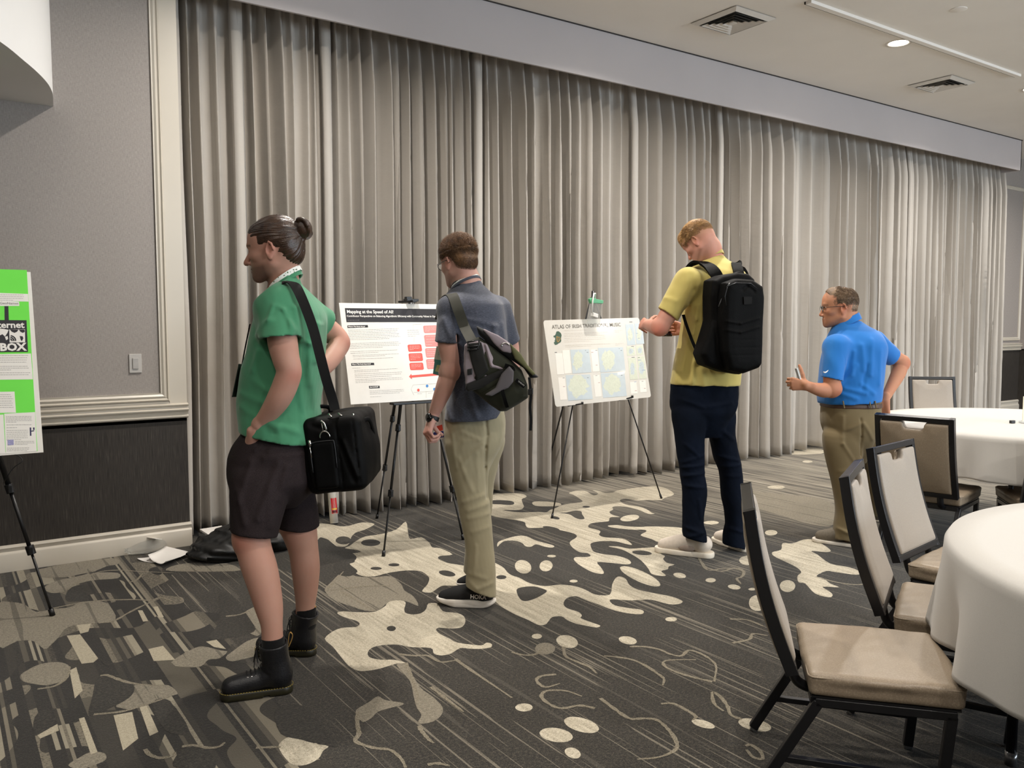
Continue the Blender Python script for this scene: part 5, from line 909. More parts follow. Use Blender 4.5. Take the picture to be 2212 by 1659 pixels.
for i in range(5):
    ph = i*1.25
    pts = [H.p(*(bn+np.array([-.004+.024*math.cos(t+ph), .029*math.sin(t*.7+ph), .031*math.sin(t+ph)]))) for t in np.linspace(0, 4.2, 9)]
    B.limb(pts, [.0088*H.k]*9, .003)
B.add(H.cone((-.10, .0, .03), (-.118, .004, .018), .016, .008), .01)
solid('hair', B, M_hair1, man, h=.0024, smooth_n=1)
tufts('loose_hair', M_hair1, man, H, ((-.016, 0, .034), (.102, .083, .090)), 200, .03, lambda p: bn-p, .0005, 3, .12, .12, keep=lambda p, r: p[2] > np.interp(p[0], [-.1, -.03, .04, .08], [-.05, .02, .05, .08]))
# t-shirt
M_tee = cloth('tshirt_green', '468663', .85, .25, 700, .2, .05)
T = Field()
T.add(slices(D0, [(586, 606, 640, .0, .058), (602, 596, 645, .0, .075), (614, 588, 650, .0, .10, 2), (628, 577, 664, .0, .15, 2.0), (645, 566, 678, .0, .18, 2.1), (680, 559, 699, .0, .20), (720, 551, 700, .0, .20), (760, 541, 699, .0, .19), (800, 528, 697, .0, .182), (840, 521, 693, .0, .178), (880, 519, 688, .0, .178), (910, 522, 692, .0, .19), (960, 529, 696, .0, .20)]), 0)
sa, sb = P(603, 655, -.15), P(602, 727, -.215); T.add(Ell(P(600, 662, -.15), (.082, .082, .07)), .04)
T.add(Sleeve(sa, sb, .080, .0735, nb='v'), .035)
T.add(Sleeve(P(658, 668, .12), P(703, 699, .205), .062, .064), .03)
T.cut(Tilt(P(530, 928, 0), P(672, 951, 0), True, 0), .002)
T.sub(Sleeve(sb+(sa-sb)*.13, sb+(sb-sa)*.3, .060, .062, nb='v'), .002)
# neck hole
T.sub(Cone(P(622, 560, .0), P(600, 618, -.01), .064, .050), .004); T.cut(Tilt(P(587, 640, 0), P(641, 590, 0), False, 0), .003)
T.drape([P(583, 690, -.28), P(560, 720, -.2), P(548, 760, -.05)], .012, .006)
for a_, b_, c_ in [((640, 665, -.2), (655, 735, -.19), .008), ((655, 660, -.18), (672, 740, -.15), .008), ((648, 740, -.19), (640, 800, -.18), .009), ((690, 700, -.1), (682, 780, -.12), .008), ((668, 745, -.16), (662, 830, -.17), .009), ((560, 760, -.17), (548, 800, -.16), .006),
                     ((525, 850, -.12), (590, 880, -.19), .006), ((525, 880, -.12), (600, 925, -.19), .006), ((530, 800, -.1), (585, 850, -.19), .006), ((640, 920, -.19), (680, 880, -.12), .006), ((575, 905, -.19), (640, 935, -.19), .005), ((640, 830, -.19), (650, 905, -.19), .007)]:
    T.drape([P(*a_), P(*b_)], .013, c_)
for a_, b_ in [((575, 650, -.2), (612, 668, -.25)), ((612, 668, -.25), (636, 712, -.25)), ((590, 660, -.25), (575, 690, -.28)), ((625, 690, -.27), (632, 722, -.25))]: T.drape([P(*a_), P(*b_)], .008, .0045)
T.drape([P(566, 722, -.24), P(602, 724, -.29), P(636, 718, -.24)], .0018, -.0022)
T.drape([P(528, 918, -.08), P(560, 931, -.18), P(600, 938, -.19), P(680, 936, -.12)], .0018, -.002)
T.warp(wrinkle(28, .0045, 5, 7, (1, 1, .45))); T.warp(wrinkle(75, .0016, 6, 8, (1, 1, .5)))
solid('tshirt', T, M_tee, man, h=.0052, smooth_n=2)
nc = P(614, 616, 0)
def ringpt(a, rx, ry, zc, tilt): return nc+np.array([0, 0, zc])-RT*rx*math.cos(a)*1.0+unit(FW*V(1, 1, 0))*-ry*math.sin(a)-np.array([0, 0, 1])*tilt*math.cos(a)
A_ = [math.radians(x) for x in range(-60, 241, 20)]
col = [ringpt(a, .068, .070, .002, .050) for a in A_]
ribbon('collar_band', col, .018, .006, [V(0, 0, 1)+.45*RT*math.cos(a) for a in A_], M_tee, man, sub=2)
c2 = [ringpt(a, .067, .070, .020, .050) for a in A_]
lanyard(man, c2, [V(0, 0, 1)+.5*RT*math.cos(a) for a in A_])
# shorts
q = Nodes('shorts_cloth'); f = q.noise(q.scale(q.x, 300, 300, 900), 1, 2); q.col(q.ramp(f, [(.35, lin('251f20')), (.65, lin('352d2e'))])); q.set(Roughness=.9, Specular_IOR_Level=.12); q.bump(f, .3, .001); M_shorts = q.m
S = Field()
S.add(slices(D0, [(905, 536, 680, 0, .15), (930, 529, 686, 0, .165), (960, 508, 692, 0, .18), (990, 499, 695, 0, .19), (1030, 500, 692, 0, .19), (1056, 512, 680, 0, .15), (1095, 560, 640, 0, .04)]), 0)
S.add(slices(D0, [(975, 520, 640, -.06, .05), (1010, 502, 640, -.10, .095), (1050, 499, 630, -.12, .10), (1100, 499, 615, -.135, .10), (1150, 500, 600, -.145, .098), (1185, 502, 592, -.15, .096)], 2.1), .02)
S.add(slices(D0, [(975, 590, 680, .06, .05), (1010, 592, 690, .10, .10), (1050, 600, 678, .12, .10), (1112, 598, 686, .14, .105), (1140, 599, 688, .15, .105)], 2.1), .02)
S.cut(Tilt(P(500, 1149, -.15), P(590, 1162, -.15), True, -.13), .002)
S.sub(slices(D0, [(1152, 511, 586, -.148, .084), (1200, 511, 582, -.15, .084)], 2.1), .002)
S.sub(slices(D0, [(1113, 614, 662, .14, .082), (1160, 614, 661, .15, .082)], 2.1), .002)
S.drape([P(530, 932, -.2), P(552, 962, -.2), P(575, 968, -.2)], .006, -.006)
S.drape([P(578, 932, -.2), P(566, 958, -.21), P(545, 975, -.2)], .006, .006)
for a_, b_, c_ in [((580, 975, -.2), (640, 960, -.2), .006), ((570, 990, -.2), (650, 980, -.19), .005), ((540, 1000, -.2), (520, 1080, -.2), .006), ((600, 1000, -.2), (560, 1120, -.22), .006), ((620, 1010, -.18), (600, 1080, -.22), .006), ((515, 1060, -.2), (530, 1130, -.23), .006), ((585, 1060, -.22), (580, 1140, -.24), .005)]:
    S.drape([P(*a_), P(*b_)], .014, c_)
S.warp(wrinkle(26, .004, 9, 7, (1, 1, .6)))
solid('shorts', S, M_shorts, man, h=.0052, smooth_n=2)
# socks, boots
M_leather = plain('boot_leather', '17171a', .42, var=.15, sc=160, bump=.25, spec=.5)
q = Nodes('boot_sole'); f = q.noise(q.scale(q.x, 1, 1, 260), 1, 1); q.col(q.ramp(f, [(.4, lin('1b1a10')), (.6, lin('2b2818'))])); q.set(Roughness=.35); q.bump(f, .3, .002); M_bsole = q.m
M_stitch = plain('boot_stitch', '97843e', .6)
M_loop = plain('heel_loop', 'b08a4a', .7)
def boot(heel, toe, top, rad, name_side):
    K = shoe_frame(heel, toe); k = K.k
    ank = K.inv(np.array(top)); 
    b = Field()
    b.limb([K.p(.045, 0, .075), K.p(.13, 0, .068), K.p(.215, 0, .056), K.p(.243, 0, .052)], [.041*k, .042*k, .041*k, .0395*k], .02, K.v(0, 1, 0), 1.04)
    b.add(K.cone((.05, 0, .06), (.056, 0, .11), .043, .047), .02*k)
    b.add(Sleeve(K.p(.065, 0, .10), np.array(top), .056*k, rad+.006), .03*k)
    b.cut(Cut(K.p(0, 0, .028), (0, 0, -1)), .002)
    b.fold([K.p(.10, -.05, .10), K.p(.13, 0, .122), K.p(.10, .05, .10)], .006, -.003); b.fold([K.p(.09, -.05, .125), K.p(.11, 0, .15), K.p(.09, .05, .125)], .006, -.003)
    b.fold([K.p(.185, -.045, .05), K.p(.178, 0, .10), K.p(.185, .045, .05)], .003, -.0016)
    b.sub(Sleeve(np.array(top)-V(0, 0, .015), np.array(top)+V(0, 0, .03), rad-.004, rad-.003), .002)
    o = solid('boot', b, M_leather, man, h=.0036, smooth_n=2)
    s = Field(); s.add(K.cone((.038, 0, .015), (.246, 0, .015), .0405, .0425), 0); s.cut(Cut(K.p(0, 0, .034), (0, 0, 1)), .001); s.cut(Cut(K.p(0, 0, .0008), (0, 0, -1)), .001)
    s.sub(Box(K.p(.105, 0, 0), (.014*k, .1, .008), K.R, .002), .004)
    so = solid('sole', s, M_bsole, o, h=.0034, smooth_n=1)
    st = MB()
    for i in range(64):
        a = i/64*2*math.pi; L = .21; per = i/64
        def rimpt(t):
            t = t % 1.0; tot = 2*L+2*math.pi*.0445; dist = t*tot
            if dist < L: return (.038+dist, .0418)
            dist -= L
            if dist < math.pi*.045: th = math.pi/2-dist/.045; return (.246+.0430*math.cos(th), .0425*math.sin(th))
            dist -= math.pi*.045
            if dist < L: return (.246-dist, -.0418)
            dist -= L; th = -math.pi/2-dist/.045; return (.038+.0410*math.cos(th), .0415*math.sin(th))
        a1, a2 = rimpt(i/64), rimpt(i/64+.009); st.bar(K.p(a1[0], a1[1], .0352), K.p(a2[0], a2[1], .0352), .0022, .0016)
    st.build('stitching', M_stitch, so)
    # lacing up the front
    la = MB(); ey = MB(); z0 = ank[2]
    def shaft(z): t = (z-.10)/(z0-.10); return .065+(ank[0]-.065)*t, (.056+((rad+.006)/k-.056)*t)
    for i in range(8):
        if i < 4:
            x = .178-.016*i; c_ = [(x, s_*.026, .060+.002*i+math.sqrt(.040**2-.023**2)) for s_ in (-1, 1)]; mid = (x+.004, 0, .106+.003*i); nrm_ = K.v(.2, 0, 1)
        else:
            z = .118+(z0-.128)*(i-4)/3.0; cx, rr = shaft(z); c_ = [(cx+math.sqrt(rr*rr-.026**2)+.0015, s_*.026, z) for s_ in (-1, 1)]; mid = (cx+rr+.004, 0, z+.006); nrm_ = K.v(1, 0, .2)
        for s_, e_ in zip((-1, 1), c_):
            nn = unit(nrm_+K.v(0, s_*.55, 0)); ux = unit(np.cross(nn, (0, 0, 1.0))+1e-6); ey.lathe([(.0012*k, .0022), (.0036*k, .0024), (.0042*k, 0)], K.p(*e_), 10, R=np.array([ux, np.cross(nn, ux), nn]).T)
        la.tube(smooth_open([K.p(*c_[0]), K.p(mid[0], -.012, mid[2]), K.p(mid[0], .012, mid[2]), K.p(*c_[1])], 3), .0021*k, 6)
    fx = shaft(z0-.03)[0]+shaft(z0-.03)[1]
    for s_ in (-1, 1):
        la.tube(smooth_open([K.p(fx, .0, z0-.02), K.p(fx+.012, s_*.022, z0-.03), K.p(fx+.006, s_*.040, z0-.07), K.p(fx+.008, s_*.026, z0-.045), K.p(fx+.003, 0, z0-.022)], 4), .002*k, 6)
        la.tube(smooth_open([K.p(fx, 0, z0-.02), K.p(fx+.016, s_*.016, z0-.05), K.p(fx+.022, s_*.03, z0-.09)], 4), .002*k, 6)
    la.build('laces', plain('boot_laces', '0b0b0c', .8), o, smooth=True); ey.build('eyelets', M_steel, o, smooth=True)
    lp = [K.p(.012, 0, z0-.03), K.p(.0, .006, z0+.0), K.p(-.004, .010, z0+.022), K.p(.004, .008, z0+.032), K.p(.010, 0, z0+.018), K.p(.014, -.004, z0-.02)]
    ribbon('heel_loop', lp, .009, .002, [K.v(0, 1, 0)]*6, M_loop, o)
    sk_ = Field(); sk_.add(Sleeve(np.array(top)-V(0, 0, .05), np.array(top)+V(0, 0, .022), rad-.0055, rad-.006), 0); solid('sock', sk_, M_sockb, man, h=.0035, smooth_n=1)
boot(on_floor(632, 1492), on_floor(474, 1513), P(590, 1388, -.2), .0485, 'near')
boot(on_floor(683, 1414), on_floor(550, 1414), P(661, 1322, .175), .0485, 'far')
# badge hanging at his belly
ribbon('lanyard_tail', [P(540, 700, -.05), P(528, 760, -.03), P(521, 800, -.02)], .012, .002, [FW]*3, M_black, man)
MB().box(P(517, 822, -.03), (.004, .095, .135), np.array([RT*.98+UP*-.2, FW, UP*.98+RT*.2]).T).build('badge', plain('badge_holder', '2b3330', .3), man, bevel=.002)
# ---- duffel bag
bag = empty('duffel_bag', P(745, 1042, .0), 'black duffel bag with silver rings hanging from the strap of the man in green', 'bag')
Rb = np.array([unit(RT+.10*UP), unit(FW*V(1, 1, 0)), unit(np.cross(unit(RT+.10*UP), unit(FW*V(1, 1, 0))))]).T; Rb[:, 2] = np.cross(Rb[:, 0], Rb[:, 1])
G = Field(); cb = P(742, 966, .06); Gf = Frame(cb, Rb)
G.add(Stack([]) if False else Box(Gf.p(-.002, 0, -.004), (.118, .20, .150), Rb, .035), 0)
G.add(Ell(Gf.p(.075, 0, -.02), (.068, .19, .115), Rb), .03); G.add(Ell(Gf.p(-.095, 0, -.05), (.045, .17, .10), Rb), .03)
G.drape([Gf.p(.022, -.2, .15), Gf.p(.024, -.2, -.14)], .0035, -.005); G.drape([Gf.p(.088, -.2, .13), Gf.p(.092, -.2, -.12)], .003, -.004)
G.drape([Gf.p(.03, -.2, .05), Gf.p(.07, -.2, -.11)], .010, -.007); G.drape([Gf.p(.045, -.2, .045), Gf.p(.085, -.2, -.09)], .010, .006)
G.drape([Gf.p(-.11, -.2, .12), Gf.p(-.10, -.2, -.12)], .003, -.004); G.drape([Gf.p(-.07, -.2, .12), Gf.p(-.02, -.2, .10), Gf.p(.01, -.2, .125)], .01, -.005)
G.warp(wrinkle(30, .003, 3))
bb = solid('bag_body', G, M_black, bag, h=.005, smooth_n=2)
pk = Field(); pk.add(Box(Gf.p(-.035, -.197, -.035), (.048, .016, .095), Rb, .014), 0); pk.warp(wrinkle(40, .0015, 8)); solid('end_pocket', pk, M_black, bag, h=.004)
z = MB(); z.tube(smooth_open([Gf.p(-.082, -.212, -.06), Gf.p(-.082, -.214, .035), Gf.p(-.07, -.214, .056), Gf.p(0, -.214, .058), Gf.p(.012, -.212, .045), Gf.p(.013, -.212, -.05)], 5), .0022, 6); z.build('zip', plain('zip_tape', '242426', .4), bag, smooth=True)
z = MB(); z.tube([Gf.p(-.080, -.217, .068), Gf.p(-.079, -.220, .045)], .006, 8); z.tube([Gf.p(-.081, -.220, .045), Gf.p(-.078, -.223, .0)], .0022, 6); z.build('zip_pull', M_steel, bag, smooth=True)
r_ = MB()
r_.tube([Gf.p(-.022+.019*math.cos(a), -.206-.003*math.sin(a), .072+.024*math.sin(a)) for a in np.linspace(-.15, math.pi+.15, 14)], .0028, 8)
r_.tube(smooth_open([Gf.p(-.012, -.208, .098), Gf.p(-.018, -.214, .128), Gf.p(-.03, -.21, .138)], 4), .004, 8); r_.tube([Gf.p(-.028, -.208, .128), Gf.p(-.026, -.208, .096)], .002, 6)
r_.build('strap_ring', M_steel, bag, smooth=True)
for (a_, b_) in (((-.098, -.15, .150), (-.096, -.165, .132)), ((.088, -.165, .148), (.096, -.175, .126)), ((-.006, -.17, .158), (.006, -.18, .146)), ((.03, -.16, .155), (.045, -.175, .146))):
    MB().tube([Gf.p(*a_), Gf.p(*b_)], .0035, 8).build('rivet', M_steel, bag, smooth=True)
hd = MB(); hd.tube(smooth_open([Gf.p(-.09, -.12, .13), Gf.p(-.11, -.10, .165), Gf.p(-.085, -.02, .178), Gf.p(-.05, .05, .165), Gf.p(-.06, .1, .13)], 5), .011, 8, flat=.5); hd.tube(smooth_open([Gf.p(.095, -.1, .1), Gf.p(.125, -.05, .11), Gf.p(.13, 0, .05), Gf.p(.125, .04, -.02)], 5), .010, 8, flat=.5); hd.build('handle', M_black, bag, smooth=True)
sp = [P(570, 690, -.22), P(585, 645, -.20), P(606, 614, -.17), P(632, 612, -.185), P(650, 640, -.215), P(675, 705, -.215), P(692, 770, -.20), P(705, 820, -.17), P(718, 862, -.13), P(724, 886, -.12)]
sd = [unit(RT+.1*UP)]*2+[unit(FW-.3*RT+.5*UP), unit(RT*.8+.5*FW)]+[unit(RT+.35*UP)]*6
ribbon('shoulder_strap', sp, .038, .004, sd, plain('strap_webbing', '0e0e0f', .7, var=.2, sc=500), bag, sub=5)
# ================================================================== MAN IN THE NAVY POLO
D0 = 4.2
g0 = on_floor(1010, 1300)
man = empty('person', (g0[0], g0[1], 0), 'man with short ginger-brown hair, glasses, navy polo and khaki trousers, seen from behind', 'person')
H = Frame(P(990, 565, 0), rotm(math.radians(96), math.radians(12), 0), 1.0)
F = Field(); head_field(F, H, neck=P(1011, 625, .0))
F.limb([P(1008, 605, 0), P(1012, 625, 0), P(1018, 660, .0), P(1022, 760, 0), P(1022, 900, 0)], [.056, .064, .09, .10, .09], .03)
F.limb([P(1020, 675, 0), P(972, 672, -.13)], [.06, .045], .02); F.limb([P(1020, 685, 0), P(1078, 690, .10)], [.05, .035], .02)
F.limb([P(970, 680, -.13), P(966, 735, -.17), P(972, 775, -.18), P(972, 800, -.18)], [.045, .047, .044, .042], .02)
F.add(Ell(P(981, 800, -.18), (.022, .022, .026)), .015)
F.limb([P(972, 800, -.18), P(962, 832, -.18), P(948, 868, -.165), P(938, 893, -.15), P(935, 904, -.15)], [.043, .0435, .035, .027, .026], .02)
F.limb([P(1080, 695, .11), P(1100, 735, .16), P(1106, 785, .19)], [.042, .044, .042], .02); F.limb([P(1106, 785, .19), P(1070, 800, .36), P(1030, 790, .45)], [.042, .038, .026], .01)
HH = Frame(P(935, 900, -.15), hand_frame(P(921, 944, -.165)-P(935, 900, -.15), -.35*RT+.9*FW, True), .95)
hand_field(F, HH, curl=((.75, 1.15, .7), (.8, 1.2, .7), (.85, 1.2, .7), (.9, 1.2, .7)), thumb=(.55, .7, .5), mirror=-1, spread=.02)
F.limb([P(1022, 900, 0), P(1014, 960, -.05), P(1018, 1080, -.055), P(1032, 1190, -.06), P(1036, 1235, -.06)], [.07, .05, .045, .04, .034], .02)
F.limb([P(1022, 900, 0), P(1050, 950, .06), P(1036, 1050, .12), P(1030, 1180, .24), P(1022, 1250, .27)], [.07, .04, .034, .032, .03], .02)
sk = skin('skin_navy_man', 'c7a092', 'bb7562')
sh_ = lambda x, y, z: .5*np.clip((.082-np.abs(x+.02))/.01, 0, 1)*(z > -.055)*(z < .02)*(x < .03)*(x > -.12)*(np.abs(y) < .09)
solid('body', F, sk, man, h=.003, attrs=face_tints(H, .15, .6, .2, [(P(981, 802, -.2), .03, .6), (P(920, 940, -.18), .03, .6)]))
M_hair2 = hair_mat('hair_ginger_brown', '38251a', '87603a', .55)
hl2 = lambda x, y, z: (np.interp(x, [-.13, -.10, -.085, -.06, -.035, -.02, .005, .025, .04, .055, .07, .085, .1], [-.066, -.068, -.066, -.058, -.045, .01, .022, .012, -.012, .01, .045, .072, .085])-z)*.8
B = Field(); B.add(H.ell((-.014, 0, .034), (.1005, .0805, .090)), 0); B.add(H.ell((-.055, 0, -.010), (.055, .0655, .064)), .02); B.add(H.ell((.0, 0, .075), (.088, .069, .064)), .02); B.add(H.ell((.036, 0, .050), (.054, .061, .054)), .02); B.cut(LocalCut(H, hl2), .004)
B.warp(wrinkle(240, .0012, 4, 9)); solid('hair', B, M_hair2, man, h=.0026, smooth_n=1)
kp = lambda p, r: hl2(*p) < -.004
crop_tufts('hair_strands', M_hair2, man, H, 11000, lambda p: .008+.022*np.clip((p[2]-.02)/.08, 0, 1), 5, keep=kp, rad=.0007, lift=.8)
tufts('nape_hair', M_hair2, man, H, ((-.055, 0, -.010), (.0555, .066, .0645)), 3500, .009, lambda p: np.array([-.2, 0, -1]), .0007, 8, .3, .35, keep=lambda p, r: hl2(*p) < -.003 and p[2] < .03 and p[0] < -.02)
glasses(man, H, M_specs, M_lens)
# polo
q = Nodes('polo_navy_heather'); f = q.noise(q.scale(q.x, 90, 90, 700), 1, 3, .7); q.col(q.ramp(f, [(.3, lin('2a2d38')), (.55, lin('414553')), (.75, lin('666a78'))])); q.set(Roughness=.8, Sheen_Weight=.2); q.bump(f, .2, .001); M_polo = q.m
T = Field(); T.add(slices(D0, [(600, 986, 1036, .0, .062), (614, 980, 1044, 0, .075, 2), (628, 970, 1058, 0, .12, 2), (642, 960, 1074, 0, .155, 2.1), (660, 955, 1088, 0, .175), (700, 960, 1093, 0, .18), (745, 968, 1096, 0, .175), (800, 972, 1093, 0, .165), (850, 969, 1090, 0, .16), (890, 962, 1086, 0, .165), (930, 958, 1082, 0, .17)]), 0)
sa, sb = P(974, 665, -.12), P(966, 741, -.17); T.add(Sleeve(sa, sb, .064, .0605, nb='v'), .035); T.add(Ell(P(974, 668, -.11), (.07, .07, .06)), .03)
T.add(Sleeve(P(1076, 668, .08), P(1101, 740, .16), .068, .057), .045)
T.cut(Tilt(P(960, 908, 0), P(1080, 900, 0), True, -.02), .002)
T.sub(Sleeve(sb+(sa-sb)*.12, sb+(sb-sa)*.3, .048, .050, nb='v'), .002); T.sub(Cone(P(1004, 585, 0), P(1002, 612, -.0), .060, .057), .004)
for a_, b_, c_ in [((1000, 700, -.18), (1040, 712, -.2), .005), ((1010, 690, -.18), (1075, 705, -.16), .006), ((1045, 720, -.18), (1042, 790, -.18), .007), ((1068, 705, -.15), (1075, 780, -.15), .008), ((1085, 700, -.1), (1092, 760, -.08), .007), ((958, 690, -.2), (975, 730, -.23), .006), ((950, 700, -.18), (952, 735, -.2), .004), ((985, 690, -.2), (990, 735, -.2), -.006), ((978, 840, -.15), (1000, 890, -.16), .006), ((1010, 850, -.17), (1030, 900, -.17), .006), ((962, 880, -.1), (975, 905, -.12), .006)]:
    T.drape([P(*a_), P(*b_)], .013, c_)
T.drape([P(940, 733, -.2), P(966, 735, -.24), P(992, 734, -.2)], .002, -.0025); T.drape([P(966, 640, -.1), P(958, 660, -.17), P(962, 690, -.2)], .003, -.002)
T.warp(wrinkle(26, .004, 15, 7, (1, 1, .5))); T.warp(wrinkle(70, .0016, 16, 8, (1, 1, .5))); solid('polo_shirt', T, M_polo, man, h=.0055)
nc = P(1004, 606, 0); Fh = unit(FW*V(1, 1, 0))
def neckring(nc, r, zc, tilt, fdir, A): sd = np.cross(fdir, V(0, 0, 1)); return [nc+V(0, 0, zc)+fdir*r*math.cos(a)+sd*r*math.sin(a)-V(0, 0, 1)*tilt*math.cos(a) for a in A], [V(0, 0, 1)-.45*(fdir*math.cos(a)+sd*math.sin(a)) for a in A]
fd = unit(-.8*RT+.55*Fh); A_ = [math.radians(x) for x in range(20, 341, 20)]
p_, d_ = neckring(nc, .063, .004, .040, fd, A_); ribbon('collar', p_, .030, .006, d_, cloth('polo_collar', '23232e', .8), man, sub=2)
p_, d_ = neckring(nc, .0735, -.016, .045, fd, A_); lanyard(man, p_, d_, .017)
p_, d_ = neckring(nc, .079, -.027, .045, fd, A_); ribbon('collar_fold', p_, .012, .005, d_, M_polo, man, sub=2)
# trousers
M_khaki = cloth('trousers_khaki', '9b9277', .85, .15, 800, .25, .06)
S = Field(); S.add(slices(D0, [(880, 964, 1088, 0, .135), (915, 960, 1092, 0, .145), (950, 960, 1088, 0, .15), (985, 975, 1070, 0, .125), (1030, 1005, 1050, .02, .04)]), 0)
S.add(slices(D0, [(925, 975, 1055, -.02, .06), (955, 960, 1062, -.045, .095), (1000, 969, 1058, -.05, .095), (1050, 980, 1055, -.055, .085), (1100, 991, 1059, -.06, .078), (1150, 1000, 1064, -.06, .074), (1200, 1007, 1068, -.06, .072), (1250, 1007, 1071, -.06, .074), (1300, 1006, 1073, -.06, .078)], 2.1), .015)
S.add(slices(D0, [(925, 1040, 1088, .04, .06), (955, 1020, 1090, .07, .09), (1000, 1005, 1078, .10, .095), (1050, 1000, 1066, .12, .09), (1110, 1002, 1062, .15, .085), (1180, 1004, 1050, .20, .08), (1255, 1000, 1042, .25, .08)], 2.1), .008)
S.cut(Tilt(P(1005, 1264, -.06), P(1071, 1290, -.06), True, -.1), .002); S.sub(slices(D0, [(1262, 1013, 1066, -.06, .062), (1310, 1013, 1066, -.06, .062)], 2.1), .002)
S.drape([P(1048, 900, -.14), P(1052, 940, -.15), P(1049, 966, -.13), P(1048, 1010, -.1), P(1052, 1075, -.08)], .007, -.010)
for a_, b_, c_ in [((1000, 935, -.15), (1035, 950, -.15), .005), ((1000, 955, -.15), (1045, 948, -.15), .004), ((1045, 960, -.14), (1000, 1000, -.14), .006), ((975, 940, -.14), (985, 1010, -.14), .007), ((990, 990, -.14), (1020, 1060, -.13), .006), ((1030, 980, -.14), (1035, 1060, -.13), .005), ((1000, 1085, -.13), (1045, 1070, -.12), .007), ((1010, 1103, -.13), (1058, 1088, -.12), .007), ((1012, 1120, -.13), (1060, 1110, -.12), .006), ((1020, 1150, -.13), (1055, 1140, -.13), .005), ((1028, 1180, -.13), (1024, 1235, -.13), .006), ((1012, 1258, -.13), (1030, 1272, -.13), .007), ((1030, 1272, -.13), (1062, 1262, -.13), .007), ((1015, 1240, -.13), (1050, 1250, -.13), .006)]:
    S.drape([P(*a_), P(*b_)], .011, c_*.6)
for a_, b_ in [((1000, 918, -.15), (1003, 942, -.16)), ((1003, 942, -.16), (1030, 950, -.16))]: S.drape([P(*a_), P(*b_)], .0022, -.002)
S.warp(wrinkle(30, .004, 19, 7, (1, 1, .6))); S.warp(wrinkle(80, .0016, 20, 8, (1, 1, .7))); solid('trousers', S, M_khaki, man, h=.005)
M_up = plain('sneaker_black', '131314', .8, var=.2, sc=400, bump=.4); M_wsole = plain('sneaker_white', 'e9e2d8', .55, var=.03)
o, K = sneaker(man, on_floor(1070, 1311), on_floor(943, 1304), M_up, M_wsole, .040, .01, plain('laces_black', '1a1a1a', .8))
pt = K.p(.095, .0475, .062); text_mesh('shoe_lettering', 'HOKA', .028, K.p(.112, .0500, .060), -K.v(1, 0, 0), V(0, 0, 1)-.35*K.v(0, 1, 0), M_wsole, o, lift=.001, bold=.0008)
K1 = K
sneaker(man, on_floor(1068, 1262), on_floor(984, 1270), M_up, M_wsole, .040, .01, plain('laces_black2', '1a1a1a', .8))
wt = Field(); cw = P(935, 903, -.15); ax = HH.v(1, 0, 0)
wt.add(Sleeve(cw-ax*.011, cw+ax*.011, .031, .031, na='flat'), 0); wb = solid('watch', wt, plain('watch_rubber', '121212', .5), man, h=.0025)
fc = P(926, 902, -.172); nf = unit(-.8*RT-.5*FW); up_ = unit(ax-nf*(ax@nf)); sdv = np.cross(nf, up_)
MB().lathe([(.0, .008), (.019, .008), (.0225, .005), (.0225, -.006), (.018, -.008)], fc, 28, R=np.array([sdv, up_, nf]).T).build('watch_case', plain('watch_face', '0b0b0c', .15), wb, smooth=True)
# papers he carries
bk = MB().prism([P(943, 748, .10), P(972, 752, .10), P(968, 816, .08), P(935, 808, .08)], FW*.012).build('booklet', [plain('booklet_cover', '2e6a60', .4, var=.05)]); tag(bk, 'beige and green booklet held at the chest of the man in navy', 'booklet')
MB().prism([P(943, 747.5, .094), P(972, 751.5, .094), P(970, 785, .09), P(937, 781, .09)], FW*.002).build('cover_top', plain('booklet_top', 'c9c5b0', .4), bk)
MB().prism([P(944, 788, .084), P(952, 789, .084), P(949, 806, .082), P(939, 804, .082)], FW*.002).build('cover_picture', plain('booklet_pic', 'c9c184', .5, var=.3, sc=200), bk)
text_mesh('cover_lettering', 'LIBER\nSTREET', .010, P(947, 764, .088), RT, UP, plain('ink', '222222', .6), bk, lift=.001)
bd = MB().prism([P(950, 888, -.05), P(953, 893, -.05), P(960, 948, -.05), P(931, 952, -.05)], FW*.003).build('badge', plain('badge_white', 'e6e3dc', .4)); tag(bd, 'conference badge with red square and blue band beside the hand of the man in navy', 'badge')
MB().prism([P(943, 921, -.053), P(955, 917, -.053), P(957, 929, -.053), P(945, 933, -.053)], FW*.002).build('badge_picture', plain('badge_red', 'd8452f', .4, var=.1), bd)
MB().prism([P(937, 934, -.053), P(958, 931, -.053), P(959, 944, -.053), P(932, 949, -.053)], FW*.002).build('badge_band', plain('badge_blue', '24307e', .4), bd)
text_mesh('badge_lettering', 'MAPS 24', .012, P(937, 941, -.054), unit(P(958, 938, -.05)-P(937, 941, -.05)), UP, plain('badge_ink', 'e8e8f0', .5), bd, lift=.001)
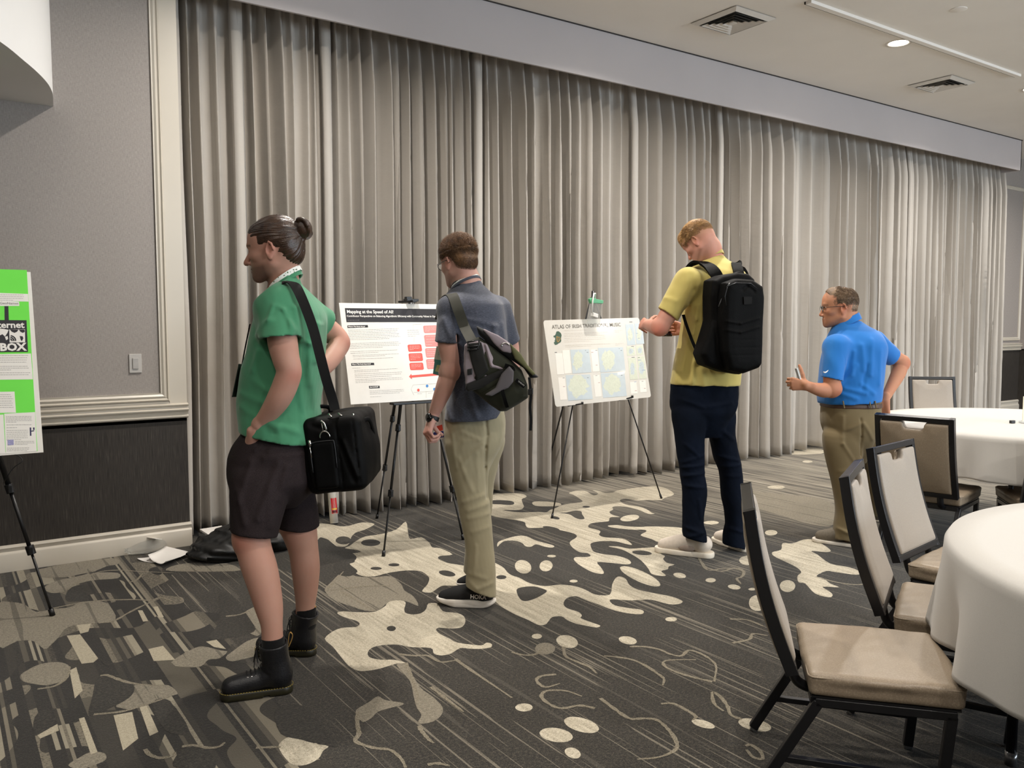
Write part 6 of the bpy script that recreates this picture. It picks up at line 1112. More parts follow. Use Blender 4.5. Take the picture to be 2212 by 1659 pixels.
# ---- messenger bag
bag = empty('messenger_bag', P(1080, 888, -.25), 'grey and olive messenger bag slung on the back of the man in navy', 'bag')
M_bgrey = cloth('bag_canvas_grey', '8d8186', .7, .1, 500, .3); M_bol = cloth('bag_canvas_olive', '25261a', .75, .1, 500, .3); M_bdk = cloth('bag_canvas_dark', '1b1a17', .7, .1, 500, .3); M_bol2 = cloth('bag_flap_olive', '5c5b3c', .7, .1, 500, .3)
nb = -Fh; zb = -.285
def bp(L, dd): return [P(u, v, dd) for u, v in L]
def tri(a, b): return bp(a, b)
G = Field(); G.add(Poly(bp([(1003, 748), (1014, 735), (1035, 728), (1062, 745), (1100, 775), (1127, 800), (1139, 830), (1141, 858), (1124, 869), (1094, 887), (1080, 888), (1058, 874), (1030, 850), (1008, 834), (1002, 790)], zb), nb, .055, .022, .028), 0)
G.drape(bp([(1040, 850), (1085, 825), (1110, 800)], zb-.08), .004, -.005); G.drape(bp([(1003, 832), (1050, 812), (1088, 797)], zb-.08), .005, -.006); G.warp(wrinkle(26, .004, 31))
solid('bag_body', G, M_bol, bag, h=.0045)
G = Field(); G.add(Poly(bp([(1003, 745), (1014, 737), (1035, 736), (1050, 742), (1062, 762), (1074, 782), (1088, 797), (1050, 815), (1006, 832), (1001, 790)], zb-.068), nb, .012, .009, .012), 0)
G.drape(bp([(1050, 745), (1062, 790), (1086, 796)], zb-.09), .006, .006); G.drape(bp([(1045, 742), (1056, 800)], zb-.09), .004, -.005); G.warp(wrinkle(40, .003, 33)); solid('side_panel', G, M_bgrey, bag, h=.004)
G = Field(); G.add(Poly(bp([(1009, 742), (1040, 738), (1047, 770), (1056, 800), (1030, 822), (1020, 790)], zb-.088), nb, .006, .004, .006), 0); G.warp(wrinkle(50, .002, 34)); solid('strap_panel', G, M_bdk, bag, h=.0035)
G = Field(); G.add(Poly(bp([(1006, 830), (1086, 796), (1092, 802), (1080, 818), (1050, 835), (1012, 846), (1005, 840)], zb-.072), nb, .010, .008, .006), 0); G.warp(wrinkle(40, .002, 35)); solid('hem_panel', G, cloth('bag_charcoal', '1d1c1b', .7), bag, h=.004)
G = Field(); G.add(Poly(bp([(1083, 808), (1100, 790), (1110, 800), (1109, 825), (1098, 838), (1080, 846), (1062, 856), (1046, 853), (1070, 838)], zb-.092), nb, .008, .005, .004), 0); solid('grey_patch', G, cloth('bag_slate', '5a5557', .7), bag, h=.004)
G = Field()
fp = [(1028, 703), (1046, 711), (1076, 725), (1101, 743), (1125, 765), (1139, 790), (1157, 809), (1166, 815), (1147, 816), (1132, 795), (1100, 775), (1075, 757), (1050, 738), (1034, 722)]
G.add(Poly(bp(fp, zb-.03), nb, .045, .02, .008), 0); G.warp(wrinkle(24, .004, 36)); solid('flap', G, cloth('bag_flap_lining', '0f0f10', .7), bag, h=.0042)
G = Field(); G.add(Poly(bp([(1042, 712), (1046, 710), (1076, 723), (1101, 741), (1112, 752), (1104, 764), (1085, 760), (1066, 742)], zb-.078), nb, .006, .005, .008), 0); G.warp(wrinkle(24, .003, 37)); solid('flap_panel', G, M_bgrey, bag, h=.004)
G = Field(); G.add(Poly(bp([(1101, 741), (1125, 763), (1140, 788), (1158, 808), (1150, 812), (1135, 797), (1112, 775), (1106, 760)], zb-.078), nb, .006, .005, .006), 0); G.warp(wrinkle(24, .003, 38)); solid('flap_panel', G, M_bol2, bag, h=.004)
MB().box(P(1124, 828, zb-.092), (.052, .004, .020), np.array([unit(RT*.8-UP*.6), -Fh, unit(UP*.8+RT*.6)]).T).build('label_patch', M_black, bag, bevel=.002)
text_mesh('label_lettering', 'TIMBUK2', .009, P(1119, 823, zb-.095), unit(RT*.8-UP*.6), unit(UP*.8+RT*.6), plain('label_ink', 'b8b4ae', .5), bag, lift=.001)
def web(nm, L, wd, parent=bag, m=M_black, th=.003, dirv=RT): return ribbon(nm, [P(*p) for p in L], wd, th, [dirv]*len(L), m, parent)
web('shoulder_strap', [(950, 690, .10), (956, 658, .02), (965, 640, -.06), (977, 637, -.165), (990, 670, -.215), (1003, 705, -.225), (1019, 736, zb-.06)], .050, m=cloth('strap_olive', '38372f', .7), dirv=RT+.2*UP)
web('webbing', [(1103, 795, zb-.08), (1096, 800, zb-.095), (1085, 835, zb-.095), (1091, 865, zb-.09), (1096, 880, zb-.07)], .016)
web('webbing', [(1090, 790, zb-.095), (1105, 795, zb-.10), (1108, 802, zb-.10)], .022, dirv=UP)
web('webbing', [(1143, 815, zb-.06), (1146, 840, zb-.06), (1147, 856, zb-.06), (1145, 880, zb-.06), (1147, 905, zb-.06), (1146, 930, zb-.06)], .012, dirv=RT+.3*FW)
bu = MB()
for v_ in (736, 747, 754): bu.tube([P(1010, v_+3, zb-.1), P(1022, v_+1, zb-.108), P(1035, v_-2, zb-.1)], .004, 8)
bu.tube([P(1010, 739, zb-.1), P(1013, 757, zb-.1), P(1030, 755, zb-.104), P(1035, 745, zb-.1), P(1035, 734, zb-.1)], .004, 8); bu.build('strap_buckle', plain('buckle_black', '161616', .3), bag, smooth=True)
MB().tube([P(1092+8*math.cos(a), 746+5*math.sin(a), zb-.09) for a in np.linspace(2.6, 6.2, 10)], .003, 8).build('strap_ring', M_steel, bag, smooth=True)
for (u, v) in ((1015, 803), (1146, 846)):
    b_ = MB(); b_.box(P(u, v, zb-.085), (.024, .008, .028), np.array([unit(RT+.2*UP), -Fh, UP]).T); b_.build('side_buckle', plain('buckle_dark', '141414', .35), bag, bevel=.003)

sx = Field(); sx.add(Sleeve(P(1040, 1240, -.06), K1.p(.062, 0, .06), .043, .040), 0); solid('sock', sx, M_sockb, man, h=.004)
# ================================================================== MAN IN THE YELLOW T-SHIRT
D0 = 5.1
g0 = on_floor(1530, 1190)
man = empty('person', (g0[0], g0[1], 0), 'tall fair-haired man in a yellow t-shirt and navy trousers, head bowed over a phone', 'person')
H = Frame(P(1509, 521, 0), rotm(math.radians(104), math.radians(40), 0), 1.02)
F = Field(); head_field(F, H, neck=P(1536, 562, .0))
F.limb([P(1530, 535, 0), P(1540, 560, 0), P(1545, 600, .0), P(1535, 700, 0), P(1522, 830, 0)], [.064, .066, .10, .11, .10], .03)
F.limb([P(1540, 615, 0), P(1486, 612, -.14)], [.07, .05], .02); F.limb([P(1540, 615, 0), P(1600, 617, .14)], [.07, .045], .02)
F.limb([P(1484, 620, -.14), P(1462, 652, -.145), P(1440, 685, -.15), P(1428, 706, -.15)], [.05, .054, .052, .047], .02)
F.add(Ell(P(1421, 716, -.17), (.026, .026, .026)), .02)
F.limb([P(1426, 706, -.15), P(1416, 706, -.06), P(1404, 703, .06), P(1398, 701, .12)], [.048, .047, .036, .028], .02)
F.limb([P(1600, 612, .14), P(1600, 670, .2), P(1580, 718, .26)], [.058, .05, .044], .02); F.limb([P(1580, 718, .26), P(1530, 716, .27), P(1480, 713, .24)], [.044, .042, .028], .02)
HL = Frame(P(1399, 702, .11), hand_frame(-.25*RT+1.0*FW+.15*UP, UP*.8+.5*RT, True), 1.0)
hand_field(F, HL, curl=((.5, .8, .4), (.55, .8, .5), (.6, .9, .5), (.7, .9, .5)), thumb=(.9, .3, .3), mirror=-1)
HR = Frame(P(1481, 713, .24), hand_frame(-1.0*RT+.05*UP+.1*FW, UP, False), 1.02)
hand_field(F, HR, curl=((.95, 1.0, .5), (1.0, 1.05, .5), (1.05, 1.0, .6), (1.1, 1.0, .6)), thumb=(.35, .1, .35), mirror=1)
F.limb([P(1522, 830, 0), P(1492, 900, -.08), P(1494, 1000, -.08), P(1500, 1100, -.08), P(1504, 1145, -.08)], [.085, .065, .05, .045, .04], .02)
F.limb([P(1522, 830, 0), P(1560, 900, .08), P(1575, 1000, .08), P(1585, 1100, .08), P(1588, 1160, .08)], [.085, .065, .05, .045, .04], .02)
fade = lambda x, y, z: .62*np.clip((.06-z-.3*x)/.012, 0, 1)*np.clip((z+.045+.1*x)/.04, 0, 1)*(x < .03)*(x > -.13)
sk = skin('skin_yellow_man', 'cf9f8c', 'c86f58', (.30, .18, .09))
solid('body', F, sk, man, h=.0032, attrs=face_tints(H, .1, .5, .2, [(P(1421, 716, -.19), .05, .6), (P(1550, 548, -.06), .04, .2)], fade))
M_hair3 = hair_mat('hair_sandy', '7d5a34', 'd0a46a', .5)
hl3 = lambda x, y, z: (np.interp(x, [-.13, -.10, -.07, -.03, .0, .03, .05, .065, .08, .095], [-.008, -.006, .0, .012, .022, .024, .012, .034, .046, .05])-z)*.8
B = Field(); B.add(H.ell((-.010, 0, .040), (.101, .0795, .092)), 0); B.add(H.ell((.055, 0, .085), (.04, .05, .03)), .02); B.add(H.ell((.040, 0, .054), (.056, .061, .052)), .02); B.cut(LocalCut(H, hl3), .006); B.warp(wrinkle(230, .002, 14, 9)); solid('hair', B, M_hair3, man, h=.0028, smooth_n=1)
crop_tufts('hair_strands', M_hair3, man, H, 8000, lambda p: .008+.022*np.clip((p[0]+.05)/.1, 0, 1), 7, keep=lambda p, r: hl3(*p) < -.003, rad=.0009, swirl=1.6, lift=.4)
tufts('faded_hair', M_hair3, man, H, ((-.012, 0, .030), (.0978, .0778, .0878)), 7000, .0045, lambda p: np.array([-.3, 0, -1]), .0007, 18, .3, .2, keep=lambda p, r: p[0] < .035 and hl3(*p) > -.006 and r.rand() < (p[2]+.045+.1*p[0])/.06)
M_yel = cloth('tshirt_yellow', 'c3b268', .85, .2, 700, .2, .04)
T = Field(); T.add(slices(D0, [(551, 1522, 1562, .0, .062), (562, 1514, 1572, 0, .085, 2), (573, 1500, 1590, 0, .12, 2), (586, 1484, 1604, 0, .16, 2.1), (602, 1474, 1613, 0, .19, 2.3), (640, 1472, 1616, 0, .20), (680, 1475, 1614, 0, .19), (730, 1469, 1609, 0, .175), (780, 1457, 1602, 0, .165), (827, 1449, 1596, 0, .165), (850, 1447, 1594, 0, .165)]), 0)
sa, sb = P(1488, 606, -.14), P(1442, 679, -.15); T.add(Ell(P(1488, 612, -.12), (.085, .085, .075)), .04); T.add(Sleeve(sa, sb, .080, .070, nb='v'), .035)
T.add(Sleeve(P(1592, 614, .12), P(1606, 680, .2), .075, .065), .03)
T.cut(Tilt(P(1449, 830, 0), P(1595, 833, 0), True, -.02), .002); T.sub(Sleeve(sb+(sa-sb)*.12, sb+(sb-sa)*.3, .056, .058, nb='v'), .002); T.sub(Cone(P(1538, 535, 0), P(1535, 560, -.0), .06, .059), .004)
for a_, b_, c_ in [((1492, 596, -.2), (1500, 625, -.23), -.004), ((1500, 625, -.22), (1478, 680, -.2), -.005), ((1488, 660, -.2), (1505, 690, -.18), .008), ((1510, 660, -.2), (1500, 720, -.18), .009), ((1520, 700, -.2), (1505, 780, -.17), .008), ((1490, 730, -.17), (1475, 800, -.15), .008), ((1480, 690, -.15), (1485, 740, -.15), .006), ((1500, 760, -.17), (1495, 825, -.15), .008), ((1515, 800, -.17), (1520, 830, -.15), .006), ((1465, 780, -.13), (1462, 825, -.13), .006), ((1535, 580, -.12), (1580, 590, -.14), .004), ((1545, 575, -.12), (1560, 600, -.15), .004), ((1430, 640, -.2), (1460, 650, -.22), .004)]:
    T.drape([P(*a_), P(*b_)], .015, c_)
T.drape([P(1422, 664, -.12), P(1446, 668, -.23), P(1467, 676, -.18)], .002, -.0025); T.warp(wrinkle(24, .0045, 25, 7, (1, 1, .5))); T.warp(wrinkle(70, .0016, 26, 8, (1, 1, .5))); solid('tshirt', T, M_yel, man, h=.006)
nc = P(1538, 556, 0); fd = unit(-.75*RT+.65*Fh); A_ = [math.radians(x) for x in range(60, 301, 20)]
p_, d_ = neckring(nc, .066, .0, .035, fd, A_); ribbon('collar_band', p_, .020, .005, d_, M_yel, man, sub=2)
q = Nodes('trousers_navy'); f = q.noise(q.x, 500, 2); g = q.noise(q.x, 6, 2); q.col(q.ramp(q.math('ADD', q.math('MULTIPLY', f, .4), q.math('MULTIPLY', g, .6)), [(.35, lin('080c14')), (.65, lin('0e1522'))])); q.set(Roughness=.9, Specular_IOR_Level=.08); q.bump(f, .3, .001); M_navy = q.m
S = Field(); S.add(slices(D0, [(815, 1451, 1594, 0, .14), (850, 1449, 1593, 0, .15), (885, 1450, 1589, 0, .15), (905, 1465, 1575, 0, .12), (945, 1495, 1560, 0, .04)]), 0)
S.add(slices(D0, [(858, 1465, 1525, -.02, .06), (890, 1451, 1529, -.055, .10), (940, 1458, 1521.5, -.07, .10), (985, 1463, 1521, -.075, .092), (1018, 1468, 1522, -.08, .085), (1067, 1474, 1527, -.08, .082), (1129, 1474, 1519, -.08, .075), (1150, 1474, 1524, -.08, .08), (1190, 1486, 1528, -.08, .085)], 2.1), .01)
S.add(slices(D0, [(858, 1532, 1575, .02, .06), (890, 1529, 1588, .055, .10), (940, 1533, 1587, .07, .10), (985, 1541, 1597, .075, .092), (1018, 1553, 1602, .08, .085), (1067, 1558, 1604, .08, .082), (1129, 1568, 1607, .08, .075), (1150, 1563, 1608, .08, .08), (1185, 1562, 1608, .08, .085)], 2.1), .01)
S.cut(Tilt(P(1480, 1160, -.08), P(1528, 1172, -.08), True, -.1), .002)
for a_, b_, c_ in [((1465, 860, -.15), (1520, 880, -.15), .005), ((1530, 880, -.15), (1580, 870, -.12), .005), ((1475, 1000, -.17), (1520, 985, -.16), .006), ((1470, 1012, -.17), (1522, 1004, -.16), .008), ((1474, 1030, -.17), (1524, 1022, -.16), .007), ((1478, 1050, -.17), (1524, 1054, -.16), .006), ((1480, 960, -.17), (1510, 985, -.17), .005), ((1548, 985, -.02), (1596, 995, -.02), .007), ((1555, 1010, -.02), (1602, 1005, -.02), .007), ((1560, 1030, -.02), (1602, 1030, -.02), .005), ((1560, 930, -.03), (1585, 950, -.02), .005), ((1480, 1140, -.16), (1515, 1150, -.16), .007), ((1490, 1160, -.16), (1525, 1150, -.16), .007), ((1570, 1140, .0), (1605, 1150, .0), .007), ((1510, 1080, -.16), (1515, 1120, -.16), .006)]:
    S.drape([P(*a_), P(*b_)], .011, c_)
S.warp(wrinkle(28, .0045, 29, 7, (1, 1, .6))); S.warp(wrinkle(75, .002, 30, 8, (1, 1, .9))); solid('trousers', S, M_navy, man, h=.0055)
M_cream = plain('sneaker_cream', 'd9cdbf', .6, var=.05, sc=60); M_crsole = plain('sneaker_cream_sole', 'e6dccb', .5, var=.03)
for h_, t_ in (((1540, 1205), (1417, 1190)), ((1617, 1193), (1543, 1168))):
    o, K = sneaker(man, on_floor(*h_), on_floor(*t_), M_cream, M_crsole, .028, 0, plain('laces_cream', 'cfc4b5', .8), cuff=.085)
    for sd_ in (1,): 
        G = Field(); G.add(K.ell((.125, sd_*.037, .045), (.045, .010, .018)), 0); solid('side_panel', G, plain('sneaker_suede', 'a8978a', .85), o, h=.003)
ph = MB().box(P(1432, 712, .24), (.10, .010, .145), np.array([unit(RT*.9+.1*FW), unit(FW*.6-UP*.8), unit(UP*.6+FW*.8)]).T).build('phone', plain('phone_black', '0c0c0e', .2), bevel=.003); tag(ph, 'black phone held by the man in yellow', 'phone')
MB().box(P(1432, 712, .24)-unit(FW*.6-UP*.8)*.0055, (.09, .001, .135), np.array([unit(RT*.9+.1*FW), unit(FW*.6-UP*.8), unit(UP*.6+FW*.8)]).T).build('screen', plain('phone_screen', '14161a', .08), ph)
# ---- backpack
bag = empty('backpack', P(1580, 812, -.3), 'large black backpack worn by the man in yellow', 'bag')
M_pack = plain('pack_nylon', '040404', .65, var=.25, sc=260, bump=.3, spec=.1); zb = -.26; nb = unit(-Fh+.25*RT)
def bq(L, off=0.0, z=zb):
    o = P(1580, 700, z); out = []
    for u, v in L:
        q_ = P(u, v, z); t = ((o-q_)@nb); r = unit(q_-EYEP); q_ = q_+r*(((o+nb*off-q_)@nb)/(r@nb)); out.append(q_)
    return out
G = Field(); G.add(Poly(bq([(1530, 606), (1550, 596), (1582, 590), (1606, 592), (1620, 604), (1622, 650), (1618, 780), (1590, 808), (1556, 803), (1515, 788), (1505, 764), (1516, 734), (1528, 691), (1526, 640)]), nb, .075, .03, .01), 0); G.warp(wrinkle(22, .004, 41)); G.drape(bq([(1548, 600), (1545, 700), (1550, 790)], .09), .004, -.006)
solid('main_compartment', G, M_pack, bag, h=.0055)
G = Field(); G.add(Poly(bq([(1560, 612), (1585, 603), (1620, 605), (1641, 619), (1644, 643), (1641, 715), (1639, 785), (1633, 794), (1600, 806), (1568, 800), (1556, 760), (1554, 690), (1556, 640)], .10), nb, .050, .030, .012), 0); G.warp(wrinkle(24, .0035, 43))
for v_ in (735, 752, 768): G.drape(bq([(1572, v_), (1640, v_-2)], .165), .0022, -.0028)
for v_ in (693, 712): G.drape(bq([(1566, v_), (1600, v_+6), (1640, v_-6)], .165), .006, .004)
G.drape(bq([(1605, 626), (1615, 618), (1630, 630)], .16), .008, -.006)
G.drape(bq([(1571, 622), (1568, 700), (1572, 785)], .16), .003, -.004)
solid('front_pocket', G, M_pack, bag, h=.0048)
MB().prism(bq([(1606, 641), (1624, 641), (1624, 657), (1607, 658)], .166), nb*.003).build('patch', plain('patch_velcro', '080808', .95), bag, bevel=.001)
z = MB(); z.tube(bq([(1569, 660), (1566, 640), (1572, 618), (1590, 611), (1622, 612), (1636, 624)], .158), .0022, 6); z.build('zip', plain('zip_black', '1c1c1e', .35), bag, smooth=True)
z = MB(); z.tube(bq([(1570, 620), (1577, 611)], .165), .003, 8); z.tube(bq([(1559, 645), (1552, 662)], .12), .0025, 6); z.tube(bq([(1642, 675), (1647, 689)], .12), .003, 6); z.build('zip_pull', plain('pull', '3c3c3c', .4), bag, smooth=True)
def pad(nm, L, wd, th, dirs): return ribbon(nm, [P(*p) for p in L], wd, th, dirs, M_pack, bag, sub=6)
pad('shoulder_strap', [(1470, 640, .02), (1474, 600, -.03), (1487, 577, -.07), (1508, 566, -.12), (1530, 574, -.19), (1545, 590, -.24), (1552, 604, -.25)], .066, .014, [unit(FW)]*2+[unit(FW+.3*RT), unit(FW*.6+.8*RT), unit(.9*RT+.4*FW+.3*UP), unit(RT+.5*UP), unit(RT+.5*UP)])
pad('shoulder_strap', [(1610, 640, .12), (1612, 600, .08), (1600, 578, .02), (1590, 570, -.07), (1594, 582, -.16), (1597, 598, -.2)], .060, .014, [unit(FW)]*2+[unit(FW), unit(RT*.9+FW*.3), unit(RT), unit(RT)])
pad('carry_handle', [(1574, 606, -.30), (1580, 596, -.31), (1594, 589, -.31), (1606, 594, -.31), (1612, 606, -.30)], .022, .010, [unit(FW+.3*UP)]*5)
pad('lower_strap', [(1476, 680, -.12), (1482, 700, -.15), (1494, 733, -.19), (1507, 764, -.22)], .018, .004, [RT]*4)
# ================================================================== MAN IN THE BLUE POLO
D0 = 5.42
g0 = on_floor(1820, 1172)
man = empty('person', (g0[0], g0[1], 0), 'man in a bright blue polo and khaki trousers with glasses, one hand on his hip', 'person')
H = Frame(P(1812, 663, 0), rotm(math.radians(134), math.radians(4), 0), 1.07)
F = Field(); head_field(F, H, jaw=1.12, neck=P(1832, 706, .0))
F.add(H.ell((.045, 0, -.082), (.04, .045, .03)), .02)
F.limb([P(1828, 690, 0), P(1836, 712, 0), P(1843, 750, .0), P(1840, 820, 0), P(1838, 870, 0)], [.062, .072, .10, .11, .11], .03)
F.limb([P(1845, 745, 0), P(1805, 750, -.16)], [.07, .045], .02); F.limb([P(1845, 750, 0), P(1894, 750, .14)], [.07, .045], .02)
F.limb([P(1806, 765, -.15), P(1799, 790, -.19), P(1797, 818, -.2), P(1800, 838, -.2)], [.045, .052, .052, .050], .02); F.add(Ell(P(1806, 843, -.21), (.03, .028, .026)), .02)
F.limb([P(1798, 840, -.2), P(1780, 843, -.22), P(1760, 839, -.25), P(1745, 834, -.27), P(1740, 832, -.275)], [.048, .046, .036, .029, .028], .02)
F.limb([P(1894, 750, .14), P(1925, 767, .19), P(1948, 781, .21)], [.045, .048, .045], .02); F.add(Ell(P(1955, 785, .2), (.026, .026, .026)), .02)
F.limb([P(1948, 783, .21), P(1940, 808, .17), P(1922, 842, .08), P(1913, 860, .03)], [.045, .046, .034, .028], .02)
HL = Frame(P(1743, 833, -.272), hand_frame(-1.0*RT+.12*UP+.25*FW, UP, True), 1.0)
hand_field(F, HL, curl=((1.0, 1.2, .8), (1.05, 1.25, .8), (1.1, 1.25, .8), (1.15, 1.2, .8)), thumb=(1.25, .15, .15), mirror=-1)
HR = Frame(P(1912, 864, .02), hand_frame(-UP-.12*RT, FW*.6-.8*RT, False), 1.0)
hand_field(F, HR, curl=((.25, .35, .2),)*4, thumb=(.9, .4, .3), mirror=1)
F.limb([P(1838, 870, 0), P(1822, 930, -.08), P(1826, 1020, -.08), P(1832, 1100, -.08), P(1835, 1160, -.08)], [.10, .07, .05, .045, .04], .02)
F.limb([P(1838, 870, 0), P(1866, 930, .08), P(1872, 1000, .14), P(1880, 1060, .18), P(1884, 1090, .2)], [.10, .065, .045, .04, .035], .02)
sk = skin('skin_blue_man', 'bb8a6c', 'b4684e', (.05, .035, .025))
shade = lambda x, y, z: .35*np.clip((z-.05)/.02, 0, 1)*(x > .0)*(x < .075)
solid('body', F, sk, man, h=.0032, attrs=face_tints(H, .3, .7, .25, [(P(1808, 846, -.22), .05, .6), (P(1957, 786, .18), .04, .6)], shade))
M_hair4 = hair_mat('hair_thinning_brown', '4d3b2c', '8d7358', .6)
def hl4(x, y, z):
    a = np.interp(x, [-.13, -.10, -.085, -.06, -.035, -.02, .005, .02, .032, .045, .06, .08], [-.060, -.066, -.062, -.052, -.040, .01, .022, .012, -.01, .03, .075, .12])
    bald = .030-np.sqrt((x+.045)**2+y**2+(z-.115)**2); fore = np.minimum(x-.05, .062-z)
    return np.maximum(np.maximum((a-z)*.8, bald), fore)
B = Field(); B.add(H.ell((-.013, 0, .032), (.0995, .0795, .0885)), 0); B.add(H.ell((-.05, 0, -.010), (.054, .0645, .062)), .02); B.add(H.ell((.03, 0, .072), (.052, .055, .048)), .02); B.cut(LocalCut(H, hl4), .004); B.warp(wrinkle(260, .0014, 24, 9)); solid('hair', B, M_hair4, man, h=.0028, smooth_n=1)
crop_tufts('hair_strands', M_hair4, man, H, 6000, .010, 9, keep=lambda p, r: hl4(*p) < -.003, rad=.0009, swirl=.8, lift=.3)
tufts('nape_hair', M_hair4, man, H, ((-.05, 0, -.010), (.0545, .065, .0625)), 3000, .006, lambda p: np.array([-.2, 0, -1]), .0007, 8, .3, .3, keep=lambda p, r: hl4(*p) < -.003 and p[2] < .03 and p[0] < -.02)
glasses(man, H, M_specs, M_lens, .9)
M_blue = cloth('polo_blue', '2070bd', .75, .2, 700, .2, .04)
T = Field(); T.add(slices(D0, [(692, 1806, 1856, .0, .072), (703, 1800, 1872, 0, .10, 2), (715, 1795, 1892, 0, .14, 2.1), (730, 1790, 1904, 0, .175, 2.2), (750, 1784, 1909, 0, .195), (781, 1778, 1906, 0, .195), (820, 1773, 1902, 0, .19), (850, 1770, 1900, 0, .185), (868, 1771, 1897, 0, .18), (885, 1774, 1895, 0, .18)]), 0)
sa, sb = P(1806, 748, -.15), P(1797, 819, -.2); T.add(Ell(P(1808, 752, -.12), (.085, .085, .075)), .04); T.add(Sleeve(sa, sb, .076, .067, nb='v'), .035)
T.add(Sleeve(P(1888, 738, .12), P(1928, 772, .195), .075, .063), .03)
T.cut(Tilt(P(1770, 872, 0), P(1897, 865, 0), True, 0), .002); T.sub(Sleeve(sb+(sa-sb)*.12, sb+(sb-sa)*.3, .053, .055, nb='v'), .002); T.sub(Cone(P(1830, 675, 0), P(1828, 700, 0), .07, .066), .004)
for a_, b_, c_ in [((1878, 735, -.15), (1878, 810, -.17), .007), ((1860, 745, -.18), (1865, 800, -.18), .006), ((1845, 760, -.19), (1840, 810, -.19), .006), ((1893, 760, -.12), (1895, 830, -.13), .007), ((1820, 830, -.19), (1850, 790, -.19), .006), ((1828, 840, -.19), (1870, 850, -.18), .007), ((1820, 850, -.19), (1850, 862, -.18), .006), ((1860, 830, -.18), (1885, 850, -.16), .006), ((1870, 790, -.17), (1862, 840, -.18), -.006)]:
    T.drape([P(*a_), P(*b_)], .014, c_)
T.drape([P(1790, 738, -.18), P(1812, 742, -.27), P(1826, 775, -.23), P(1820, 815, -.2)], .003, -.003); T.drape([P(1775, 810, -.2), P(1797, 812, -.27), P(1819, 812, -.2)], .002, -.0025)
T.warp(wrinkle(24, .004, 55, 7, (1, 1, .5))); T.warp(wrinkle(70, .0015, 56, 8, (1, 1, .5))); solid('polo_shirt', T, M_blue, man, h=.006)
nc = P(1829, 697, 0); fd = unit(-.95*RT+.3*Fh); A_ = [math.radians(x) for x in range(20, 341, 20)]
p_, d_ = neckring(nc, .080, .006, .040, fd, A_); ribbon('collar', p_, .044, .005, d_, M_blue, man, sub=2)
lg = MB(); c_ = [(1779.5, 802), (1782, 803.5), (1786, 802.5), (1790, 799.5), (1786, 804.5), (1782, 806), (1779.8, 804.5)]; lg.prism([P(u, v, -.272) for u, v in c_], FW*.012); lg.build('sleeve_mark', plain('mark_white', 'f2f4f6', .6), man)
M_kh2 = cloth('trousers_tan', '76684c', .85, .15, 800, .25, .06)
S = Field(); S.add(slices(D0, [(862, 1778, 1897, 0, .155), (880, 1777, 1898, 0, .16), (915, 1777, 1897, 0, .165), (950, 1790, 1885, 0, .14), (1000, 1815, 1870, 0, .04)]), 0)
S.add(slices(D0, [(905, 1800, 1850, -.02, .06), (940, 1778, 1862, -.055, .10), (998, 1786, 1861, -.07, .10), (1050, 1799, 1859, -.075, .092), (1103, 1806, 1860, -.08, .085), (1141, 1802, 1862, -.08, .085), (1190, 1802, 1864, -.08, .09)], 2.1), .015)
S.add(slices(D0, [(905, 1848, 1885, .02, .06), (940, 1846, 1893, .06, .10), (985, 1848, 1887, .10, .095), (1040, 1858, 1892, .16, .08), (1090, 1862, 1898, .2, .08), (1112, 1862, 1900, .22, .08)], 2.1), .015)
S.cut(Tilt(P(1802, 1163, -.08), P(1862, 1172, -.08), True, -.1), .002); S.drape([P(1859, 905, -.16), P(1861, 945, -.15), P(1857, 985, -.12)], .006, -.008)
for a_, b_, c_ in [((1785, 888, -.17), (1798, 928, -.18), -.005), ((1825, 900, -.18), (1822, 960, -.17), .007), ((1822, 960, -.17), (1845, 1000, -.15), .007), ((1830, 930, -.18), (1860, 915, -.16), .006), ((1865, 915, -.16), (1885, 950, -.13), .006), ((1850, 990, -.14), (1872, 1040, -.1), .005), ((1806, 1140, -.17), (1850, 1160, -.17), .009), ((1830, 1100, -.17), (1845, 1150, -.17), .007), ((1808, 1150, -.17), (1815, 1168, -.17), .007), ((1815, 1020, -.17), (1850, 1010, -.16), .005)]:
    S.drape([P(*a_), P(*b_)], .011, c_)
S.warp(wrinkle(28, .0035, 59, 7, (1, 1, .6))); solid('trousers', S, M_kh2, man, h=.0058)
W_ = Field(); W_.add(slices(D0, [(868, 1776.5, 1899, 0, .164), (879, 1775.5, 1900, 0, .166)]), 0); solid('belt', W_, plain('belt_leather', '4a3428', .5), man, h=.005)
for u_ in (1822, 1879, 1891): MB().bar(P(u_-1, 866, -.172-.0*u_), P(u_+2, 882, -.176), .011, .006, FW).build('belt_loop', M_kh2, man, bevel=.001)
M_taupe = plain('shoe_taupe', '6f675b', .85, var=.1, sc=100)
sneaker(man, on_floor(1866, 1184), on_floor(1757, 1168), M_taupe, plain('shoe_sole_white', 'ddd5c8', .6), .022, 0, plain('laces_grey', '4b463f', .8), name='deck_shoe', cuff=.075)
sneaker(man, on_floor(1905, 1128), on_floor(1850, 1118), M_taupe, plain('shoe_sole_white2', 'ddd5c8', .6), .022, 0, plain('laces_grey2', '4b463f', .8), name='deck_shoe', cuff=.075)
ph = MB().box(P(1727, 818, -.235), (.010, .075, .14), np.array([unit(RT*.9+.3*UP), unit(FW+.2*RT), unit(UP*.95-.3*RT)]).T).build('phone', plain('phone_silver', 'd5d8da', .25), bevel=.003); tag(ph, 'pale phone held up by the man in blue', 'phone')
MB().box(P(1727, 818, -.235)-unit(RT*.9+.3*UP)*.0052, (.001, .068, .13), np.array([unit(RT*.9+.3*UP), unit(FW+.2*RT), unit(UP*.95-.3*RT)]).T).build('screen', plain('phone_glass', '101215', .1), ph)
